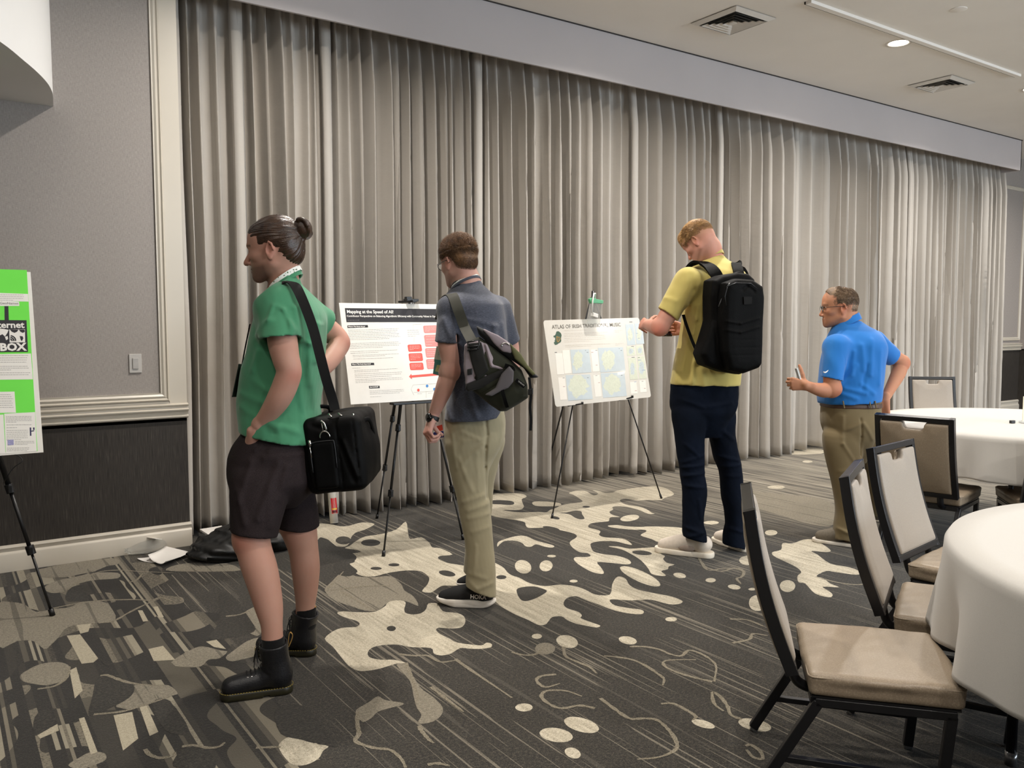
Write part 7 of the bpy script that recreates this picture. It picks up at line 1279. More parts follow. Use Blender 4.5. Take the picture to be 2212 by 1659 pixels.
# ================================================================== CHAIRS AND TABLES
M_frame = plain('chair_frame_black', '131316', .32, var=.1, sc=40, spec=.5)
q = Nodes('chair_vinyl'); f = q.noise(q.scale(q.x, 230, 420, 230), 1, 2, .7); g = q.noise(q.x, 5, 2)
q.col(q.ramp(f, [(.4, lin('8a7b69')), (.55, lin('948571')), (.68, lin('a59682'))])); q.set(Roughness=.42, Specular_IOR_Level=.5); q.bump(f, .12, .001); M_vinyl = q.m
q = Nodes('chair_back_fabric'); f = q.noise(q.x, 600, 2); q.col(q.ramp(f, [(.35, lin('8d8377')), (.65, lin('a0968a'))])); q.set(Roughness=.5, Sheen_Weight=.3); q.bump(f, .15, .0008); M_backf = q.m
M_glide = plain('chair_glide', '8f8f8f', .25, metal=.8)
ZS, WB, LS, ZT, BT, RF = .397, .445, .42, .869, .178, .137
def make_chair(label):
    t = empty('banquet_chair', (0, 0, 0), label, 'chair', 'beige and black banquet chairs')
    L2 = LS/2
    # seat: upright cushion with soft top and piping
    F = Field(); F.add(Box((0, 0, ZS-.034), (L2, WB/2, .034), None, .016), 0); F.add(Ell((0, 0, ZS-.012), (L2*.95, WB/2*.95, .018)), .02)
    for x in (-1, 1): F.fold([(x*(L2-.03), -.18, ZS-.05), (x*(L2-.0), -.19, ZS-.02)], .006, .003)
    F.warp(wrinkle(30, .0016, 71)); s = solid('seat', F, M_vinyl, t, h=.006, smooth_n=2)
    p = MB(); r = .018; z = ZS-.010; ring = []
    for (cx, cy, a0) in ((L2-r, WB/2-r, 0), (-L2+r, WB/2-r, 90), (-L2+r, -WB/2+r, 180), (L2-r, -WB/2+r, 270)):
        for k in range(5): a = math.radians(a0+k*22.5); ring.append((cx+(r+.001)*math.cos(a), cy+(r+.001)*math.sin(a), z))
    p.tube(ring+[ring[0]], .0032, 6, cap=False); p.build('piping', M_vinyl, s, smooth=True)
    MB().box((0, 0, ZS-.072), (LS-.02, WB-.02, .006)).build('seat_pan', M_frame, t)
    w = .026; zf = ZS-.088; fr = MB()
    x0, x1, y = -L2+.02, L2-.02, WB/2-.018
    for s_ in (-1, 1): fr.bar((x0, s_*y, zf), (x1, s_*y, zf), w, w)
    fr.bar((x0, -y, zf), (x0, y, zf), w, w); fr.bar((x1-.013, -y, zf), (x1-.013, y, zf), w, w)
    fr.build('seat_frame', M_frame, t, bevel=.003)
    for s_ in (-1, 1):
        l = MB(); l.bar((-L2+.03, s_*y, zf), (-L2-RF, s_*(y-.0), .012), w, .030, (0, 1, 0)); o = l.build('leg', M_frame, t, bevel=.003)
        MB().bar((-L2-RF+.012, s_*y, .03), (-L2-RF, s_*y, .0), .022, .026, (0, 1, 0)).build('glide', M_glide, o, bevel=.003)
        l = MB(); l.bar((L2-.033, s_*y, zf), (L2-.06, s_*y, .012), w, .030, (0, 1, 0)); o = l.build('leg', M_frame, t, bevel=.003)
        MB().bar((L2-.058, s_*y, .028), (L2-.06, s_*y, .0), .022, .026, (0, 1, 0)).build('glide', M_glide, o, bevel=.003)
        MB().bar((-L2-RF*.62, s_*y, .125), (L2-.052, s_*y, .115), .018, .022, (0, 0, 1)).build('stretcher', M_frame, t, bevel=.002)
    # leaning back
    b0 = V(-L2-.045, 0, .385); b1 = V(-L2-BT, 0, ZT); up = unit(b1-b0); nx = unit(np.cross(V(0, 1, 0), up)); hgt = np.linalg.norm(b1-b0)
    R = np.array([nx, [0, 1, 0], up]).T; K = Frame(b0, R, 1.0)
    def bend(z): return -.018*math.sin(math.pi*z/hgt)
    fm = MB(); hw = WB/2; tw = .028; N = 10
    for s_ in (-1, 1):
        rows = []
        for i in range(N+1):
            z = hgt*i/N; c = K.p(bend(z), s_*(hw-tw/2), z); rows.append([c+K.v(a, b, 0) for a, b in ((-.018, -tw/2), (.018, -tw/2), (.018, tw/2), (-.018, tw/2))])
        fm.grid(rows, 0, True); fm.add(rows[0], [(0, 1, 2, 3)]); fm.add(rows[-1], [(3, 2, 1, 0)])
    for z in (tw/2, hgt-tw/2): fm.box(K.p(bend(z), 0, z), (.036, WB-.002, tw), R)
    fm.build('back_frame', M_frame, t, bevel=.003)
    yi = hw-tw-.001; zt = hgt-tw-.006; nw = .060; nd = .040
    out = [(-yi, tw), (yi, tw), (yi, zt), (nw+.010, zt), (nw, zt-.008), (nw-.006, zt-nd+.008), (nw-.014, zt-nd), (-nw+.014, zt-nd), (-nw+.006, zt-nd+.008), (-nw, zt-.008), (-nw-.010, zt), (-yi, zt)]
    for nm, off, hh in (('backrest', .011, .012), ('back_pad', -.012, .007)):
        F = Field(); F.add(Poly([K.p(off, a, b) for a, b in out], nx, hh, .008, .009), 0)
        def bow(x, y, z, K=K): return 0*x+0*y+0*z
        v = solid(nm, F, M_backf if nm == 'backrest' else M_vinyl, t, h=.006, smooth_n=2, )
        me = v.data; co = np.empty(len(me.vertices)*3); me.vertices.foreach_get('co', co); co = co.reshape(-1, 3); zz = (co-b0)@up
        co += nx[None]*(-.018*np.sin(np.pi*np.clip(zz/hgt, 0, 1)))[:, None]; me.vertices.foreach_set('co', co.ravel())
    for s_ in (-1, 1):
        a = K.p(0, s_*.12, .01); pts = smooth_open([a, a+V(-.006+.02, 0, -.05), V(-L2-.012, s_*.12, zf+.012), V(-L2+.035, s_*.12, zf-.002)], 5)
        m = MB(); m.tube(pts, .015, 10, flat=1.25); m.build('back_post', M_frame, t, smooth=True)
    return t
ch0 = make_chair('beige banquet chair in front, nearest the camera, seat fully in view')
spots = [(2.371, 1.440, -49.1, None), (3.025, 1.497, -63.7, 'beige banquet chair second from the front, its seat reaching under the near tablecloth'),
         (3.635, 1.738, -81.6, 'banquet chair with blue-lit back frame, third along the near table'), (5.119, 2.748, 11.4, 'banquet chair seen from behind, dark back towards the camera, at the far table'),
         (8.060, 4.229, -131.6, 'banquet chair across the far table, facing the camera, only its back showing'), (5.459, 2.234, 41.0, 'banquet chair at the right edge of the photo, only its seat and leg showing')]
for i, (x, y, a, lab) in enumerate(spots):
    c = ch0 if i == 0 else copy_tree(ch0)
    c.location = (x, y, 0); c.rotation_euler = (0, 0, math.radians(a))
    if lab: c['label'] = lab
q = Nodes('tablecloth_linen'); f = q.noise(q.x, 700, 1); q.col(q.ramp(f, [(.3, lin('b6b3ad')), (.7, lin('c0bdb7'))])); q.set(Roughness=.7, Sheen_Weight=.2); q.bump(f, .1, .0006); M_linen = q.m
def table(cx, cy, r, zt, zh, seed, label, cl_label, nf=17, leg_rot=.3):
    t = empty('round_table', (cx, cy, 0), label, 'table')
    MB().lathe([(0, zt-.03), (r-.01, zt-.03), (r-.004, zt-.015), (r-.01, zt-.006), (0, zt-.006)], (cx, cy, 0), 64).build('tabletop', plain('table_board', '5b4a3a', .5), t)
    for k in range(4):
        a = leg_rot+k*math.pi/2; p = V(cx+.73*math.cos(a), cy+.73*math.sin(a), 0)
        l = MB().tube([p+V(0, 0, .02), p+V(0, 0, zt-.03)], .016, 12).build('leg', M_frame, t, smooth=True); MB().tube([p+V(0, 0, 0), p+V(0, 0, .045)], .018, 12).build('glide', M_glide, l, smooth=True)
    g = np.random.RandomState(seed); rows = []; N = 240; ph = g.uniform(0, 6.28, 5); am = g.uniform(.5, 1.0, 5)
    for rr in np.linspace(.0, 1, 12): rows.append([(cx+r*rr*math.cos(2*math.pi*i/N), cy+r*rr*math.sin(2*math.pi*i/N), zt+.002) for i in range(N)])
    D = 22
    for j in range(1, D+1):
        s = j/D; row = []
        for i in range(N):
            a = 2*math.pi*i/N; w_ = math.sin(nf*a+ph[0]+1.6*math.sin(2*a+ph[1]))*am[0]+.45*math.sin((nf*1.6)*a+ph[2])*am[1]+.25*math.sin(5*a+ph[3])
            fl = .090*(1-math.exp(-2.2*s)); rad = r+.010+(.018+fl*.6*w_)*s**.8 + .012*math.sin(math.pi*min(1, s*8))*0
            z = zt+.002-.010*min(1, s*10)-(zt-zh-.012+.012*math.sin(3*a+ph[4]))*s
            row.append((cx+rad*math.cos(a), cy+rad*math.sin(a), z))
        rows.append(row)
    mb = MB(); mb.grid(rows, 0, True); c = mb.build('tablecloth', M_linen, smooth=True); tag(c, cl_label, 'tablecloth', 'white round tablecloths')
    md = c.modifiers.new('s', 'SOLIDIFY'); md.thickness = .002; md.offset = 1
    return t
table(3.1, .55, .93, .74, .40, 5, 'near round banquet table under a white cloth at lower right', 'white cloth draped over the near round table at lower right', 13, 2.0)
table(6.1, 2.63, .97, .74, .46, 8, 'far round banquet table under a white cloth at the right', 'white cloth draped over the far round table behind the chairs', 17)
# sign holder on the far table
t = empty('table_sign', (6.02, 2.60, .742), 'small white card in a clear holder on the far table', 'table sign')
MB().box((6.03, 2.60, .752), (.10, .07, .014), rotm(-.6)).build('base', plain('acrylic', 'd8dcdc', .1), t, bevel=.003)
MB().box((6.04, 2.60, .84), (.10, .006, .17), rotm(-.6)).build('card', plain('card_cream', 'e8e2c8', .5), t, bevel=.001)
MB().box((5.93, 2.66, .755), (.035, .02, .02), rotm(-.3)).build('clip', M_frame, t, bevel=.003)
# ================================================================== POSTERS ON EASELS
M_board = plain('poster_board', 'e9e6df', .55, var=.01); M_ink = plain('print_black', '201e24', .6, var=.02); M_grey = plain('print_grey', '8b8884', .7, var=.05)
def onY(u, v, y): r = FW+RT*(u-1106)/FPX-UP*(v-829.5)/FPX; return EYEP+r*(y/r[1])
class Board:
    "leaning board: bl, br, tl corners; px() puts a pixel of the photograph onto its face"
    def __init__(s, bl, br, tl): s.o = np.array(bl, float); s.x = unit(np.array(br)-s.o); s.z = unit(np.array(tl)-s.o-s.x*((np.array(tl)-s.o)@s.x)); s.n = unit(np.cross(s.x, s.z)); s.W = np.linalg.norm(np.array(br)-s.o); s.H = (np.array(tl)-s.o)@s.z
    def px(s, u, v, off=.0):
        if 0 < off < .005: off *= .4
        r = FW+RT*(u-1106)/FPX-UP*(v-829.5)/FPX; return EYEP+r*(((s.o+s.n*off-EYEP)@s.n)/(r@s.n))
    def ab(s, a, b, off=0.0): return s.o+s.x*a+s.z*b+s.n*off
    def patch(s, nm, pts, mat, parent, off=.001, th=.0003):
        P_ = [s.px(u, v, off) for u, v in pts]; return MB().prism(P_, s.n*th).build(nm, mat, parent)
    def lines(s, mb, u0, v0, u1, v1, n, slope, rnd, th=.0016, off=.0012, ragged=.3, shear=0):
        "rows of word-like dashes between two corners; slope is the pixel rise per pixel run"
        for i in range(n):
            v = v0+(v1-v0)*(i/max(1, n-1)); us = u0+shear*i/max(1, n-1); ue = u0+(u1-u0)*(1 if i < n-1 else rnd.uniform(.4, .9))*(1-rnd.uniform(0, .06))+shear*i/max(1, n-1); u = us
            while u < ue:
                wd = rnd.uniform(2.0, 6.5); e = min(ue, u+wd); a = s.px(u, v+slope*(u-u0), off); b = s.px(e, v+slope*(e-u0), off); mb.add([a-s.z*th/2, b-s.z*th/2, b+s.z*th/2, a+s.z*th/2], [(0, 1, 2, 3)]); u = e+.9
M_easel = plain('easel_black', '0f0f11', .4, var=.1)
def leg(e, a, b, r0, r1, clamps=(), foot=.011):
    a = V(*a); b = V(*b); mb = MB(); c = [0]+sorted(clamps)+[1]
    for i in range(len(c)-1): mb.tube([a+(b-a)*c[i], a+(b-a)*c[i+1]], r0+(r1-r0)*i/max(1, len(c)-2), 10)
    l = mb.build('leg', M_easel, e, smooth=True); d = unit(b-a)
    for t in clamps: m = a+(b-a)*t; k = MB(); k.tube([m-d*.022, m+d*.022], r0*1.55, 10); k.box(m+V(0, -.014, 0), (.016, .02, .036)); k.build('clamp', M_easel, l, bevel=.002)
    MB().tube([b-d*.035, b-d*.0], foot, 10).build('foot', M_easel, l, smooth=True)
    return l
rnd = random.Random(3)
# ---- first: white poster about mapping
b1 = Board((1.985, 4.5, .944), (2.905, 4.5, .944), (2.0, 4.65, 1.535))
es = empty('easel', (2.5, 4.8, 0), 'black tripod easel under the poster between the man in green and the man in navy', 'easel', 'black easels')
ap = onY(889, 668, 4.92)
leg(es, ap, on_floor(828, 1202), .011, .006, (.50, .76)); leg(es, ap, on_floor(1001, 1166), .011, .006, (.52, .78)); leg(es, ap+V(0, .03, 0), on_floor(814, 1120), .011, .006, (.5, .74))
m = MB(); m.tube([ap-V(0, 0, .06), ap+V(0, 0, .05)], .022, 12); m.build('hub', M_easel, es, smooth=True)
m = MB(); c = b1.px(888, 651, .0); m.box(c+V(0, 0, .008), (.085, .05, .016)); m.box(c+V(-.02, 0, .02), (.04, .03, .018)); m.box(c+V(0, .05, .0), (.03, .2, .014)); m.build('top_clip', M_easel, es, bevel=.004)
m = MB(); m.box(b1.ab(.42, -.008, -.02), (.30, .06, .014)); m.bar(b1.ab(.42, -.01, -.03), ap-V(0, 0, .25), .016); m.build('ledge', M_easel, es, bevel=.003)
po = MB().prism([b1.ab(0, 0, -.005), b1.ab(b1.W, 0, -.005), b1.ab(b1.W, b1.H, -.005), b1.ab(0, b1.H, -.005)], b1.n*.005).build('poster', M_board, bevel=.001); tag(po, 'white poster headed Mapping at the Speed of AI, with red boxes', 'poster')
S = lambda x, y: (720+x/6.6375, 630+y/6.6375)
hp = [b1.px(*S(177, 236)), b1.px(*S(195, 437))]; a0 = (hp[0]-b1.o)@b1.x; z0 = (hp[0]-b1.o)@b1.z; z1 = (hp[1]-b1.o)@b1.z; xr = b1.W-.03
MB().prism([b1.ab(.033, z1, .0003), b1.ab(xr, z1, .0003), b1.ab(xr, z0, .0003), b1.ab(.033, z0, .0003)], b1.n*.0003).build('header_band', M_ink, po)
M_pw = plain('print_white', 'efece6', .6, var=.01)
def label(nm, txt, B, u, v, h, mat, parent, bold=.0, off=.0022, squeeze=1.0, align='LEFT'): return text_mesh(nm, txt, h, B.px(u, v, off), B.x, B.z, mat, parent, align, bold=bold)
label('title', 'Mapping at the Speed of AI?', b1, *S(192, 288), .0272, M_pw, po, .0006)
label('subtitle', 'Contributor Perspectives on Balancing Algorithmic Efficiency with Community Values in OpenStreetMap', b1, *S(193, 350), .0160, M_pw, po, .0004)
m = MB(); b1.lines(m, *S(205, 411), *S(540, 411), 1, -.02, rnd, .002, .0022); m.build('author_line', M_grey, po)
for txt, (x0, y0, x1, y1) in (('What is This Study About?', (200, 484, 494, 521)), ('Why is This Study Important?', (255, 1026, 583, 1062)), ('Get Involved!', (510, 1352, 662, 1388))):
    k = -.035; b1.patch('heading_box', [S(x0, y0+.0), S(x1, y0-(x1-x0)*.02), S(x1+5, y1-(x1-x0)*.03), S(x0+4, y1)], M_ink, po)
    label('heading', txt, b1, *S(x0+12, (y0+y1)/2), .0100, M_pw, po, .0003)
m = MB()
for (x0, y0, x1, y1, n) in ((212, 552, 950, 690, 7), (232, 745, 972, 812, 4), (243, 860, 955, 885, 2), (280, 915, 960, 935, 2), (285, 968, 960, 968, 1), (272, 1098, 470, 1098, 1), (300, 1130, 960, 1152, 2), (305, 1182, 1000, 1232, 3), (315, 1262, 1010, 1305, 3), (520, 1425, 1020, 1470, 3), (528, 1510, 750, 1510, 1), (1060, 556, 1240, 640, 4), (1205, 1465, 1290, 1465, 1), (1360, 1455, 1440, 1455, 1)):
    b1.lines(m, *S(x0, y0), *S(x1, y1), n, -.030-.02*(y0-550)/900, rnd, .0014, shear=(y1-y0)*.09/6.6)
m.build('body_text', M_grey, po)
M_red = plain('print_red', 'e45a4e', .6, var=.02); M_pink = plain('print_pink', 'dd8f8a', .6, var=.02); M_pb = plain('print_blue', '3f86c8', .6)
def rbox(x0, y0, x1, y1, sh, mat):
    r = 14; P_ = [(x0+r, y0), (x1-r, y0-6), (x1, y0+r-6), (x1+sh, y1-r-6), (x1+sh-r, y1-6), (x0+sh+r, y1), (x0+sh, y1-r), (x0, y0+r)]; o = b1.patch('flow_box', [S(*p) for p in P_], mat, po)
    m = MB(); b1.lines(m, *S(x0+25+sh*.3, y0+22), *S(x1-25+sh*.3, y1-28), 4, -.03, rnd, .0011, .0022); m.build('box_text', M_pw, o)
rbox(1064, 760, 1262, 862, 12, M_red); rbox(1078, 886, 1275, 1000, 12, M_red); rbox(1090, 1022, 1287, 1126, 12, M_red)
rbox(1287, 488, 1490, 594, 12, M_pink); rbox(1300, 622, 1500, 790, 20, M_pink); rbox(1314, 812, 1515, 945, 16, M_pink); rbox(1329, 968, 1530, 1110, 16, M_pink)
for x_, ys in ((1700, 488), (1715, 640), (1730, 800), (1745, 968)): rbox(x_-190+30, ys-14, x_+30, ys+96, 12, M_pink)
b1.patch('arrow', [S(1086, 1218), S(1118, 1178), S(1122, 1200), S(1700, 1150), S(1703, 1184), S(1126, 1232), S(1130, 1256)], M_red, po)
for x_, y_, m_ in ((1220, 1412, M_red), (1345, 1352, M_pb), (1450, 1398, M_pb)): b1.patch('map_dot', [(S(x_, y_)[0]+2.8*math.cos(a), S(x_, y_)[1]+3.2*math.sin(a)) for a in [i*math.pi/7 for i in range(14)]], m_, po)
m = MB()
for A, B_ in (((1145, 1335), (1500, 1315)), ((1115, 1400), (1145, 1335)), ((1115, 1400), (1155, 1480)), ((1150, 1445), (1480, 1420)), ((1330, 1425), (1330, 1520)), ((1145, 470), (1145, 535)), ((1145, 470), (1280, 462)), ((1157, 660), (1157, 730))):
    m.bar(b1.px(*S(*A), .0014), b1.px(*S(*B_), .0014), .0008, .0006)
m.build('diagram_lines', plain('print_pale', 'bdbab4', .7), po)
# ---- second: laminated atlas poster
b2 = Board((3.657, 4.72, .815), (4.60, 4.72, .838), (3.678, 4.85, 1.435))
es = empty('easel', (4.2, 5.0, 0), 'thin black easel holding the atlas poster left of the man in yellow', 'easel', 'black easels')
ap = onY(1281, 637, 5.02)
leg(es, ap, on_floor(1192, 1120), .007, .0055, (.45,), .009); leg(es, ap, on_floor(1429, 1077), .007, .0055, (.45,), .009); leg(es, ap+V(0, .02, -.02), on_floor(1172, 1048), .007, .0055, (), .009)
m = MB(); m.tube([ap-V(0, 0, .05), ap+V(0, 0, .03)], .013, 10); m.build('hub', M_easel, es, smooth=True)
for (ua, va, ub, vb) in ((1236, 875, 1258, 871), (1347, 863, 1366, 857)):
    m = MB(); A = b2.px(ua, va, .006)-b2.n*.02; B_ = b2.px(ub, vb, .012); m.tube([A-b2.n*.03, A, B_-V(0, 0, .004), B_], .005, 8); m.tube([B_-V(0, 0, .008), B_+V(0, 0, .010)], .009, 10); m.build('hook', M_easel, es, smooth=True)
cn = []; r = .02
for (cx, cy, a0) in ((b2.W-r, b2.H-r, 0), (r, b2.H-r, 90), (r, r, 180), (b2.W-r, r, 270)):
    for k in range(5): a = math.radians(a0+22.5*k); cn.append(b2.ab(cx+r*math.cos(a), cy+r*math.sin(a), -.003))
M_lam = plain('laminate', 'd8d5cd', .12, var=.01, coat=.3)
po = MB().prism(cn, b2.n*.003).build('poster', M_lam); tag(po, 'laminated poster headed Atlas of Irish Traditional Music, with pale maps', 'poster')
A_ = lambda x, y: (1160+x/6.143, 620+y/6.143)
M_tink = plain('print_brown', '6f6b63', .3, var=.03); M_txt = plain('print_tan', 'b5a99a', .3, var=.03); M_sea = plain('map_sea', 'c3ced3', .15, var=.03, coat=.8); M_land = plain('map_land', 'd3d8c6', .15, var=.05, sc=80, coat=.8); M_mdark = plain('map_dark', '4a4a52', .3); M_igreen = plain('print_green', '3f5a49', .3); M_gold = plain('print_gold', 'd9a860', .3); M_mb = plain('map_blue', '5a7fc0', .3); M_mr = plain('map_red', 'a05a55', .3); M_mline = plain('map_line', 'a9aea6', .3)
tt = label('title', 'ATLAS OF IRISH TRADITIONAL MUSIC', b2, *A_(198, 532), .0395, M_tink, po, .0002)
isl = [(262, 590), (285, 586), (300, 596), (318, 612), (327, 640), (322, 665), (318, 690), (322, 712), (310, 735), (285, 748), (262, 765), (238, 770), (226, 752), (222, 735), (240, 720), (228, 712), (245, 700), (235, 690), (248, 675), (222, 668), (218, 648), (240, 640), (250, 622), (256, 600)]
im = b2.patch('island_emblem', [A_(x + (y-680)*.02, y) for x, y in isl], M_igreen, po)
m = MB(); m.tube([b2.px(*A_(x, y), .0025) for x, y in ((262, 655), (260, 690), (270, 730), (280, 732), (302, 700), (305, 672), (292, 664), (278, 668), (262, 655))], .0020, 6)
for k in range(3): m.bar(b2.px(*A_(268+9*k, 662+2*k), .0025), b2.px(*A_(272+9*k, 722-12*k), .0025), .0008)
m.build('harp', M_gold, im)
m = MB()
for (x0, y0, x1, y1, n) in ((360, 580, 870, 580, 1), (358, 620, 960, 640, 2), (362, 660, 930, 730, 4), (375, 775, 1010, 795, 2), (1030, 580, 1140, 600, 2), (1040, 752, 1150, 770, 2)): m = MB(); b2.lines(m, *A_(x0, y0), *A_(x1, y1), n, -.038, rnd, .0016); m.build('text_block', M_txt, po)
def panel(nm, x0, y0, x1, y1, mat, th=.0005, sh=.10, off=.001): return b2.patch(nm, [A_(x0, y0), A_(x1, y0-(x1-x0)*.032), A_(x1+(y1-y0)*sh, y1-(x1-x0)*.075), A_(x0+(y1-y0)*sh, y1)], mat, po, off, th)
def blob(par, cx, cy, rx, ry, seed, mat, sh=0):
    g = random.Random(seed); pts = [A_(cx+rx*(.65+.45*g.random())*math.cos(a)+sh*math.sin(a), cy+ry*(.7+.4*g.random())*math.sin(a)) for a in [2*math.pi*i/26 for i in range(26)]]
    o = b2.patch('land', pts, mat, par, .0017, .0003); m = MB()
    for i in range(26):
        p = (cx+rx*.7*(2*g.random()-1), cy+ry*.7*(2*g.random()-1)); q_ = (p[0]+30*(g.random()-.5), p[1]+40*(g.random()-.5)); m.bar(b2.px(*A_(*p), .0023), b2.px(*A_(*q_), .0023), .0009, .0004)
    m.build('map_roads', M_mline, o); return o
p1 = panel('map_sheet', 440, 832, 690, 1150, M_sea); blob(p1, 540, 975, 75, 135, 1, M_land)
p2 = panel('map_sheet', 380, 1170, 705, 1510, M_sea); blob(p2, 540, 1320, 150, 150, 2, M_land)
p3 = panel('map_sheet', 808, 808, 1140, 1135, M_sea); blob(p3, 950, 965, 95, 150, 3, M_land)
p4 = panel('map_sheet', 845, 1145, 1160, 1470, M_sea); blob(p4, 1010, 1290, 130, 140, 4, M_land)
for (x0, y0, x1, y1, sd_) in ((1170, 495, 1280, 775, 5), (1292, 485, 1395, 760, 6), (1185, 790, 1290, 915, 7), (1310, 780, 1400, 905, 8), (1205, 940, 1310, 1230, 9), (1330, 920, 1425, 1220, 10)): q_ = panel('map_sheet', x0, y0, x1, y1, M_sea if sd_ < 7 else M_land); blob(q_, (x0+x1)/2+10, (y0+y1)/2, 35, (y1-y0)*.33, sd_, M_land if sd_ < 7 else M_sea)
for (x0, y0, x1, y1) in ((240, 880, 335, 1165), (335, 840, 430, 1150), (280, 1200, 370, 1500), (712, 830, 800, 1125), (745, 1170, 830, 1460), (1230, 1260, 1320, 1420), (1355, 1240, 1440, 1400)):
    q_ = panel('legend_box', x0, y0, x1, y1, M_board); m = MB(); b2.lines(m, *A_(x0+12, y0+30), *A_(x1-14, y1-20), 9, -.04, rnd, .0013, .0022, shear=(y1-y0)*.1/6.1); m.build('legend_text', M_txt, q_)
mk = MB()
for (x, y, wd) in ((235, 868, 30), (340, 1208, 28), (660, 868, 20), (775, 840, 25), (665, 1205, 20), (775, 1175, 25), (1110, 842, 18), (1115, 1172, 18), (1225, 465, 40), (1250, 790, 35), (1255, 935, 40), (1340, 938, 24), (1390, 1253, 22), (640, 842, 8), (1088, 818, 8), (1118, 1142, 8)): mk.bar(b2.px(*A_(x, y), .0024), b2.px(*A_(x+wd, y-wd*.04), .0024), .0035, .0004)
mk.build('caption_marks', M_mdark, po)
mk = MB()
for (x, y, wd) in ((1355, 463, 35), (1315, 620, 24), (1343, 683, 20), (1340, 970, 40), (1395, 1105, 40), (1290, 1260, 28)): mk.bar(b2.px(*A_(x, y), .0024), b2.px(*A_(x+wd, y-wd*.04), .0024), .003, .0004)
mk.build('caption_marks', M_mb, po)
mk = MB()
for (x, y, wd) in ((720, 868, 28), (780, 1037, 24), (345, 1322, 28), (1300, 1378, 26), (1420, 1345, 22), (815, 1270, 20)): mk.bar(b2.px(*A_(x, y), .0024), b2.px(*A_(x+wd, y-wd*.04), .0024), .003, .0004)
mk.build('caption_marks', M_mr, po)
# zip bag hanging from the easel top
q = Nodes('clear_plastic'); q.set(Roughness=.12, Transmission_Weight=.85, IOR=1.15, Alpha=.55); q.col((.92, .95, .94, 1)); M_clear = q.m
o_ = 4.80
zb_ = MB(); zb_.prism([onY(u, v, o_) for u, v in ((1277, 655), (1281, 650), (1300, 655), (1297, 690), (1296, 700), (1272, 700), (1271, 688))], (0, .02, 0)); zg = zb_.build('zip_bag', M_clear, bevel=.004); tag(zg, 'clear zip bag with a green seal hanging on the atlas easel', 'plastic bag')
m = MB(); m.prism([onY(u, v, o_-.004) for u, v in ((1274, 646), (1280, 643), (1290, 646), (1304, 649), (1303, 656), (1290, 655), (1277, 655))], (0, .026, 0)); m.build('seal', plain('seal_green', '5fae7f', .3), zg, bevel=.003)
m = MB(); m.tube([onY(1279, 676, o_-.01), onY(1280, 650, o_-.012), onY(1283, 634, o_-.01), onY(1286, 634, o_+.02), onY(1285, 650, o_+.03)], .006, 8); m.build('tie', plain('tie_white', 'e8e8e4', .5), zg, smooth=True)
m = MB(); m.box(onY(1284, 681, o_+.01), (.062, .03, .03), rotm(.2, .2)); m.build('contents', plain('cards_white', 'e6e4df', .5), zg, bevel=.004)
# ---- third: green poster at the left edge
b0 = Board((-.46, 4.4, .818), (.406, 4.4, .818), (-.44, 4.65, 1.662))
es = empty('easel', (0, 4.7, 0), 'black tripod easel under the green poster at the left edge', 'easel', 'black easels')
ap = V(.0, 4.85, 1.60)
leg(es, V(.13, 4.72, 1.25), on_floor(114, 1330), .013, .0065, (.50, .74), .013); leg(es, ap, V(-.42, 4.5, 0), .013, .0065, (.5,)); leg(es, ap, (0, 5.3, 0), .013, .0065, (.5,))
m = MB(); m.tube([ap-V(0, 0, .1), ap+V(0, 0, .06)], .024, 12); m.bar(ap-V(0, 0, .06), (.13, 4.72, 1.25), .02); m.build('hub', M_easel, es, bevel=.003)
m = MB(); m.tube(smooth_open([b0.px(18, 979, -.01), b0.px(40, 985, -.0), b0.px(48, 996, .01), b0.px(30, 1010, .0), b0.px(12, 1035, -.02), b0.px(6, 1045, -.1)], 4), .0022, 6); m.build('cord', M_easel, es, smooth=True)
po = MB().prism([b0.ab(0, 0, -.006), b0.ab(b0.W, 0, -.006), b0.ab(b0.W, b0.H, -.006), b0.ab(0, b0.H, -.006)], b0.n*.006).build('poster', M_board, bevel=.001); tag(po, 'poster with bright green sheets and a black map logo at the left edge', 'poster')
M_green = plain('sheet_green', '6fe84a', .6, var=.03, sc=6); c = lambda x, y: (x/3.77, 560+y/3.77)
w0 = b0.px(*c(232, 500), .0); wr = (w0-b0.o)@b0.x
def sheet(nm, pts, mat, off=.001, th=.0003, par=None): return b0.patch(nm, pts, mat, par or po, off, th)
sheet('green_sheet', [(-205, 575), c(218, 88), c(305, 1562), (-190, 984)], M_green, .0008)
sh = sheet('text_sheet', [(-150, 627), c(228, 283), c(232, 345), (-150, 648)], M_pw, .002); m = MB(); b0.lines(m, -140, 636, 59, 648, 4, .005, rnd, .0016, .0032); m.build('sheet_text', M_grey, sh)
sh = sheet('text_sheet', [(-10, 649), c(155, 347), c(158, 380), (-10, 661)], M_pw, .0024); label('sheet_title', 'GeoNames', b0, 40, 655.5, .0165, M_grey, sh, .0001, .0034, align='RIGHT')
sheet('logo_stem', [c(36, 382), c(68, 382), c(72, 500), c(38, 500)], M_ink, .002)
lg = sheet('logo_box', [(-120, 690), c(216, 497), c(228, 755), (-118, 762)], M_ink, .0026)
label('logo_lettering', 'Internet', b0, c(197, 535)[0], 560+537/3.77, .043, M_pw, lg, .0012, .0036, align='RIGHT'); label('logo_lettering', 'THE BOX', b0, c(210, 718)[0], 560+716/3.77, .050, M_pw, lg, .0022, .0036, align='RIGHT')
mp = sheet('logo_map', [c(75, 572), c(203, 570), c(205, 676), c(78, 678)], M_pw, .0036, .0004, lg)
